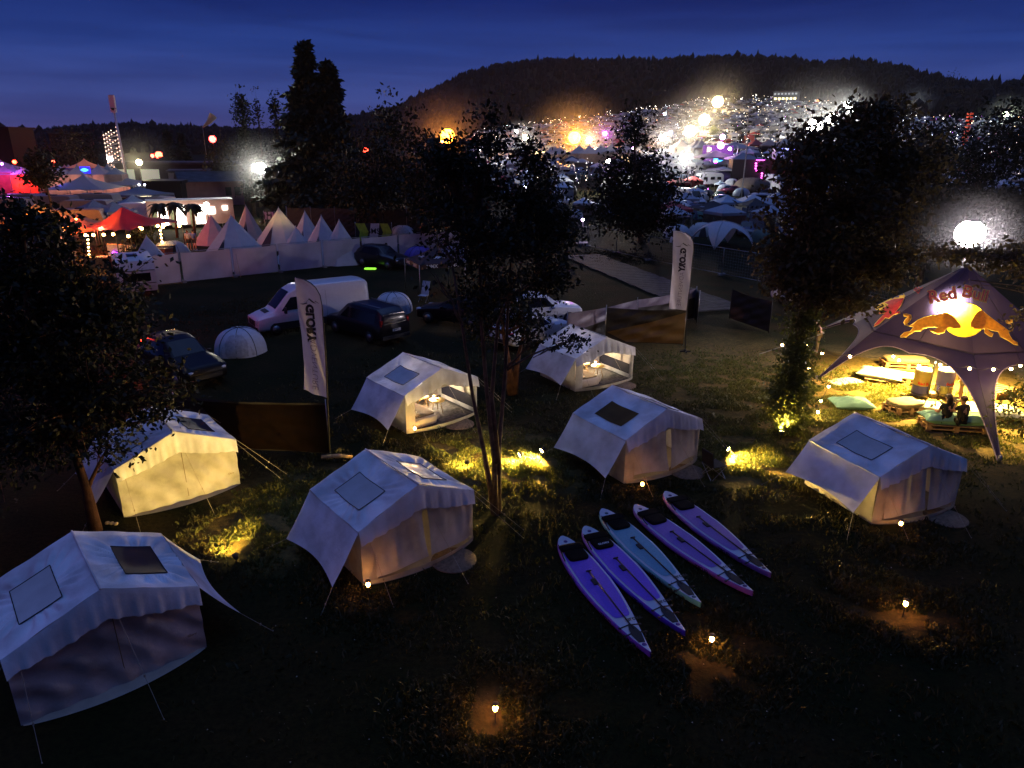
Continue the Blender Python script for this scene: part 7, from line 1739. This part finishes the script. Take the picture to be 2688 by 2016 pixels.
def far_camp():
    r = random.Random(99); slots = []; cells = {}
    def ok(x, y, d):
        k = (int(x // 8), int(y // 8))
        for a in (-1, 0, 1):
            for b in (-1, 0, 1):
                for q in cells.get((k[0] + a, k[1] + b), ()):
                    if (q[0] - x) ** 2 + (q[1] - y) ** 2 < (d + q[2]) ** 2 * .25 * 4 * .25: return False
        return True
    for x, y, rr in TAKEN: cells.setdefault((int(x // 8), int(y // 8)), []).append((x, y, rr * 1.7))
    tries = 0
    while len(slots) < 3300 and tries < 26000:
        tries += 1
        u = r.uniform(1235, 2688); vt = float(np.interp(u, [c[0] for c in CT], [c[1] for c in CT])) + 4
        vb = float(np.interp(u, [1235, 1480, 1740, 1780, 2140, 2200, 2688], [500, 575, 560, 640, 640, 560, 520]))
        v = vt + (vb - vt) * r.random() ** 1.25
        p = hit(u, v, 470)
        if p is None: continue
        dist = p.xy.length
        if dist < 60: continue
        # an empty meadow patch
        if 1480 < u < 1600 and 480 < v < 545: continue
        kind = r.choices(['dome', 'gazebo', 'caravan', 'car', 'van'], [28, 26, 18, 20, 8])[0]
        size = {'dome': 2.7, 'gazebo': 3.3, 'caravan': 4.3, 'car': 3.8, 'van': 4.0}[kind] * (1 if dist < 200 else .72)
        if not ok(p.x, p.y, size): continue
        cells.setdefault((int(p.x // 8), int(p.y // 8)), []).append((p.x, p.y, size)); slots.append((dist, kind, p))
    slots.sort(key=lambda s: s[0]); count = {}; rest = []
    lim = {'dome': 230, 'gazebo': 230, 'caravan': 170, 'car': 190, 'van': 90}
    for dist, kind, p in slots:
        k = count.get(kind, 0)
        if k >= lim[kind]: rest.append((kind, p)); continue
        count[kind] = k + 1
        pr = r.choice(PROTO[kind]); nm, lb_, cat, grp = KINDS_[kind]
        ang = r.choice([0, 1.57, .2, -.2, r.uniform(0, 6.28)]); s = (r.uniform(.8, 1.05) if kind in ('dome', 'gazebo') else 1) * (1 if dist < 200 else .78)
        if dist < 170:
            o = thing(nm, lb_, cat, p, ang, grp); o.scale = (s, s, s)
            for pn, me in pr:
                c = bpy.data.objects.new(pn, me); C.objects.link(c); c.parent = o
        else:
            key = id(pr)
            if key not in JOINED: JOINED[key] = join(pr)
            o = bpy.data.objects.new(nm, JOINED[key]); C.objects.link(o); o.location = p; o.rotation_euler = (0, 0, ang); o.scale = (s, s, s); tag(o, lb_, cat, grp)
    # the farthest ones are too many to count
    big = MB(); mats_ = []; mi = {}
    for kind, p in rest:
        ang = r.uniform(0, 6.28); ca, sa = math.cos(ang), math.sin(ang)
        pr = r.choice(PROTO[kind])
        for pn, me in pr[:2]:
            m_ = me.materials[0]
            if m_.name not in mi: mi[m_.name] = len(mats_); mats_.append(m_)
            big.m = mi[m_.name]
            big.add([(p.x + .75 * (v.co.x * ca - v.co.y * sa), p.y + .75 * (v.co.x * sa + v.co.y * ca), p.z + .75 * v.co.z) for v in me.vertices], [tuple(f.vertices) for f in me.polygons])
    if big.f: tag(big.build('distant_camp', mats_), 'mass of tiny pale tents and cars on the top of the camp slope', 'camp', kind='stuff')
    print('camp', len(slots), count, len(rest))
JOINED = {}
def join(pr):
    mb = MB(); ms = []
    for pn, me in pr:
        mb.m = len(ms); ms.append(me.materials[0]); mb.add([v.co[:] for v in me.vertices], [tuple(f.vertices) for f in me.polygons])
    return mb.mesh(pr[0][0], ms)
far_camp()
# countless little lamps across the slope
def sparkle():
    r = random.Random(5); mb = MB(); cols = [(1, .92, .85), (1, .80, .55), (.85, .9, 1), (1, .6, .3), (.7, .2, 1)]
    ms = [emis('spark%d' % k, c, 7 if k < 4 else 5) for k, c in enumerate(cols)]
    for k in range(1700):
        u = r.uniform(1240, 2688); vt = float(np.interp(u, [c[0] for c in CT], [c[1] for c in CT])) - 4
        v = vt + (r.random() ** 1.5) * 190
        p = hit(u, v, 520)
        if p is None or p.xy.length < 110: continue
        mb.m = r.choices(range(5), [40, 30, 20, 8, 3])[0]; s = r.uniform(.06, .17) * (1.6 if r.random() < .07 else 1) * p.xy.length / 330
        z = p.z + r.uniform(1.0, 2.8); mb.add([(p.x + s, p.y, z), (p.x, p.y + s, z), (p.x - s, p.y, z), (p.x, p.y - s, z), (p.x, p.y, z + s), (p.x, p.y, z - s)], [(0, 1, 4), (1, 2, 4), (2, 3, 4), (3, 0, 4), (1, 0, 5), (2, 1, 5), (3, 2, 5), (0, 3, 5)])
    tag(mb.build('camp_lights', ms), 'countless tiny white and warm lights sprinkled over the camp slope', 'lights', kind='stuff')
sparkle()
# ------------------------------------------------------------------ bright row of pagodas and the big floodlights on the slope
def slope_pt_(u, v, h):
    """ground point under a lamp seen at (u, v) standing h metres up"""
    d = ray(u, v); d = d / math.hypot(d.x, d.y); r_ = 68.0 if v > 470 else 125.0; h = min(h, 5.5)
    while r_ < 900:
        p = Vector((0, 0, CAMH)) + d * r_
        if p.z - terr(p.x, p.y) <= h: return p
        r_ += 1
    return p
for k, (u, v) in enumerate([(1521, 378), (1547, 378), (1578, 374), (1604, 374), (1640, 374), (1448, 380), (1458, 380), (1470, 380), (1788, 362), (1830, 362), (1842, 362)]):
    q = slope_pt_(u, v, 5.2); w_ = 6.5 if k < 5 else 4.5
    pagoda('brightly lit pagoda tent in the glaring white row across the field', q, w_, q.z - 2.3, (.62, .56, .50), (.6, .5, .4), 'brightly lit pagodas across the field', glow=((1, .78, .5), 1500))
for k in range(9):
    q = slope_pt_(1412 + k * 15, 396, 2.6); o = thing('market_stall', 'blazing warm stall front in the white row across the field', 'stall', (q.x, q.y, terr(q.x, q.y)), .1, 'blazing stalls across the field')
    MB().box((0, 0, 1.2), (4.2, 2, 2.2)).build('stall_front', emis('stall_glow', (1, .78, .42), 2.6), o); MB().box((0, 0, 2.6), (4.6, 2.6, .2)).build('roof', WSH, o)
SMK = []
LM = [  # u, v, colour, power, radius, height, label
    (1884, 267, (1, .70, .30), 15000, 1.9, 12, 'orange floodlight highest on the camp slope beside a little tree'),
    (1849, 314, (1, .78, .42), 14000, 1.9, 11, 'warm floodlight halfway up the camp slope'),
    (1811, 344, (1, .84, .52), 16000, 2.0, 11, 'big warm floodlight over the row of white marquees'),
    (2138, 333, (1, .95, .82), 24000, 2.6, 11, 'largest white floodlight glaring on the camp slope'),
    (2184, 311, (1, .95, .78), 16000, 1.8, 11, 'white floodlight touching the largest one'),
    (2222, 275, (.95, 1, .95), 7000, 1.0, 11, 'small white floodlight near the top of the slope'),
    (2234, 289, (1, 1, .85), 6500, 1.1, 10, 'greenish white floodlight near the top of the slope'),
    (2400, 272, (.95, 1, .9), 6000, .9, 10, 'lone cool floodlight above the brown tree'),
    (2640, 300, (.9, 1, .7), 5000, .9, 10, 'greenish floodlight over the dark wood at the picture edge'),
    (1597, 423, (1, 1, .88), 8000, .85, 9, 'round white floodlight beside the pointed leafy tree'),
    (1380, 360, (1, .95, .7), 5000, .95, 9, 'yellowish floodlight seen just over the middle tree'),
    (1356, 345, (1, .85, .85), 2500, .6, 9, 'small pinkish floodlight over the middle tree'),
    (1508, 361, (1, .36, .02), 60000, 2.3, 8, 'glaring orange fire coloured lamp over the pagodas'),
    (1547, 367, (1, .80, .55), 6000, 1.0, 8, 'warm floodlight between two white pagodas'),
    (1738, 362, (1, .88, .75), 9000, 1.1, 9, 'pale floodlight behind the pointed leafy tree'),
    (1588, 351, (.65, .05, 1), 2500, .9, 7, 'round violet lamp on the dark slope'),
    (1664, 391, (.8, .4, 1), 1500, .7, 6, 'violet white lamp in the pointed tree'),
    (1793, 415, (1, 1, .92), 7000, 1.3, 6, 'white lamp glaring on a caravan side'),
    (2083, 403, (1, .04, .02), 900, .5, 6, 'red lamp beside the brown tree crown'),
    (1175, 357, (1, .30, .02), 40000, 2.6, 8, 'fierce orange stage light behind the dark tree belt'),
    (1160, 372, (1, .28, .03), 6000, .9, 6, 'orange stage lamp beside the fierce one'),
    (1298, 378, (1, .9, .85), 5000, .9, 8, 'white floodlight seen through the middle tree'),
    (1258, 394, (1, .95, .9), 2500, .5, 6, 'white lamp low behind the middle tree'),
    (1380, 489, (.9, .75, 1), 350, .22, 3, 'lilac lamp twinkling in the middle tree'),
    (1530, 577, (.85, .6, 1), 120, .14, 2.4, 'violet lamp just behind the mesh fence'),
    (1760, 348, (.5, .5, 1), 1500, .6, 6, 'bluish lamp on the slope behind the pointed tree'),
    (1745, 299, (.6, .7, 1), 900, .5, 7, 'tiny bluish lamp high on the dark slope')]
for u, v, c_, e_, r_, h, lb_ in LM:
    p = slope_pt_(u, v, h); pole_lamp(lb_, p, c_, e_ * 1.15, r_ * 1.2 * p.xy.length / 330 if p.xy.length > 120 else r_, es=40)
    SMK.append((p, r_ * (p.xy.length / 330 if p.xy.length > 120 else 1), c_))
for (u, v, w_, c_) in [(2060, 362, 13, (.6, .52, .42)), (2018, 366, 10, (.55, .38, .26)), (1985, 366, 9, (.35, .05, .05)), (1927, 372, 16, (.55, .50, .50)), (1950, 400, 14, (.25, .27, .33)), (2090, 385, 14, (.35, .40, .48)), (1880, 395, 14, (.5, .35, .45)), (1520, 388, 14, (.5, .42, .32))]:
    q = slope_pt_(u, v, 4.2); o = gazebo('broad marquee in the band of large tents across the camp field', (q.x, q.y, terr(q.x, q.y)), .05, w_ * .55, c_, 2.8, 1.4, group='broad marquees across the camp field', name='marquee')
# far houses on the hill and small trees in the camp
hp = hit(2062, 268, 700) or Vector((330, 560, 70))
o = thing('hill_house', 'long pale house with lit windows at the foot of the forest', 'house', hp, -.5)
MB().box((0, 0, 2.6), (13, 6, 5.2)).build('wall', mat('house_pale', (.30, .32, .34), .8), o); MB().box((0, 0, 5.4), (14, 7, .5)).build('roof', DR_, o)
for k in range(6): MB().box((-5 + k * 2, -3.05, 1.6), (1.2, .1, 1.1)).build('window', emis('house_win', (1, .85, .45), 3.0), o)
for k in range(7): MB().box((-5.4 + k * 1.8, -3.05, 4.0), (1.0, .1, .9)).build('window', emis('house_win2', (.6, .65, .7), .8), o)
for u, v, l_ in ((2096, 244, 'small orange lit house beside the long pale house'), (2118, 245, 'tiny lit house farther along the forest foot'), (2152, 264, 'orange lit tower like house on the upper slope')):
    q = hit(u, v + 3, 700)
    if q is None: q = Vector((350, 560, 70))
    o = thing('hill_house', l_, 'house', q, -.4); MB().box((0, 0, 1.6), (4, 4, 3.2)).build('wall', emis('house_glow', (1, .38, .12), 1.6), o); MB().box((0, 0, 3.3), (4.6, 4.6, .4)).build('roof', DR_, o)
for k, (u, v, wd, hp_, l_, m_) in enumerate([(1921, 268, 10, 20, 'little yellow green tree beside the highest orange floodlight', LEAF_Y), (1872, 352, 11, 14, 'lit yellow green tree in the middle of the slope', LEAF_Y), (2168, 350, 10, 14, 'small lit tree beside the largest floodlight', LEAF_Y), (2478, 262, 36, 34, 'round pale green tree standing before the forest', LEAF_B), (1735, 335, 26, 20, 'dark scrub tree on the camp slope', LEAF), (1518, 378, 16, 16, 'tree glowing amber beside the orange lamp', LEAF_Y), (2560, 305, 10, 12, 'small bushy tree on the skyline of the camp', LEAF_Y)]):
    g = hit(u, v + hp_ * .6, 620)
    if g is None: continue
    kk = g.xy.length / FPX; h = hp_ * 1.9 * kk; w_ = wd * kk
    broadleaf('broadleaf_tree', l_, g, [[g, g + Vector((0, 0, h * .4)), g + Vector((0, 0, h * .7))]], [(g + Vector((0, 0, h * .62)), w_, w_, h * .38, 500), (g + Vector((w_ * .3, 0, h * .4)), w_ * .8, w_ * .8, h * .3, 300)], leaf=.5 * kk * 4, clump=.5 * w_ * .3, per=12, seed=80 + k, tr=.2, leafm=m_)
# striped drop tower far at the side and crosses of masts
q = slope_pt_(2531, 375, 1); g = Vector((q.x, q.y, terr(q.x, q.y))); tp = AT(2536, 294, q.y); o = thing('ride_tower', 'thin red lit striped tower far beyond the brown tree', 'tower', g)
h = tp.z - g.z
for k in range(10): MB().box((0, 0, h * (k + .5) / 10), (1.3, 1.3, h / 10 * .5)).build('band', emis('tower_red', (1, .12, .05), 2.2 if k % 2 else .3), o)
MB().tube([(0, 0, 0), (0, 0, h)], .3, 6).build('mast', STEEL, o)
for u, v, h_ in ((1960, 355, 11), (2046, 350, 9), (1955, 438, 9), (2050, 395, 6)):
    q = slope_pt_(u, v, h_); tag(MB().tube([(0, 0, 0), (0, 0, h_)], .11, 5).build('flag_pole', STEEL, None, (q.x, q.y, terr(q.x, q.y))), 'thin bare pole standing among the camp marquees', 'pole', 'bare poles in the camp')
# ------------------------------------------------------------------ the floodlight behind the star tent, its bloom built as a large globe
pb = ATD(2095, 505, 31.5); SMK.append((pb, .32, -1)); SMK.append((AT(684, 441, 84), .62, 0)); SMK.append((AT(365, 426, 110), .6, 0)); pole_lamp('glaring white floodlight above the star tent, its bloom built as a globe', pb, (1, .86, .92), 5500, .60, es=30, cat='balloon lamp', name='bloom_globe')
# stage floodlight that tints the canvas roofs, on its mast at the festival edge
fl = Vector((-46, 4, 0)); o = thing('stage_floodlight', 'pink floodlight on a mast at the festival edge beyond the picture', 'floodlight', fl)
MB().tube([(0, 0, 0), (0, 0, 20)], .16, 8).build('mast', STEEL, o); MB().box((0.3, 0, 20.2), (.3, 1.6, .7)).build('housing', TRIM, o)
lamp(o, (.6, 0, 20.2), (1, .20, .50), 1900, .35)
# camp smoke gathered into balls round the lamps, added for their glow halos
def smoke_mat(name, dens):
    m_ = bpy.data.materials.new(name); m_.use_nodes = True; t = m_.node_tree; t.nodes.clear(); n = t.nodes.new; l = t.links.new
    o_ = n('ShaderNodeOutputMaterial'); v_ = n('ShaderNodeVolumePrincipled'); tc_ = n('ShaderNodeTexCoord'); g_ = n('ShaderNodeTexGradient'); g_.gradient_type = 'SPHERICAL'
    l(tc_.outputs['Object'], g_.inputs[0]); p_ = n('ShaderNodeMath'); p_.operation = 'POWER'; p_.inputs[1].default_value = 1.6; l(g_.outputs['Fac'], p_.inputs[0])
    q_ = n('ShaderNodeMath'); q_.operation = 'MULTIPLY'; q_.inputs[1].default_value = dens; l(p_.outputs[0], q_.inputs[0]); l(q_.outputs[0], v_.inputs['Density']); v_.inputs['Color'].default_value = (.85, .85, .85, 1); l(v_.outputs[0], o_.inputs['Volume'])
    return m_
for k, (p, r_, c_) in enumerate(SMK):
    if r_ < .5 and p.y > 60: continue
    S = r_ * (12 if p.xy.length > 120 else 9)
    o = MB().ball((0, 0, 0), 1, 8).build('smoke', smoke_mat('halo_smoke', SMOKE / S * (.22 if c_ == -1 else .5 if c_ == 0 else .8)), None, p); o.scale = (S, S, S * .8); tag(o, kind='stuff')
# ------------------------------------------------------------------ haze over the valley
hz = MB(); hz.box((0, 0, 64), (3160, 3160, 132)); hm = bpy.data.materials.new('night_air'); hm.use_nodes = True; hn = hm.node_tree; hn.nodes.clear()
ho = hn.nodes.new('ShaderNodeOutputMaterial'); hv = hn.nodes.new('ShaderNodeVolumePrincipled'); hv.inputs['Color'].default_value = (.75, .66, .62, 1); hv.inputs['Density'].default_value = HAZE; hv.inputs['Anisotropy'].default_value = .35
hn.links.new(hv.outputs[0], ho.inputs['Volume'])
if HAZE > 0: tag(hz.build('haze', hm), kind='stuff')
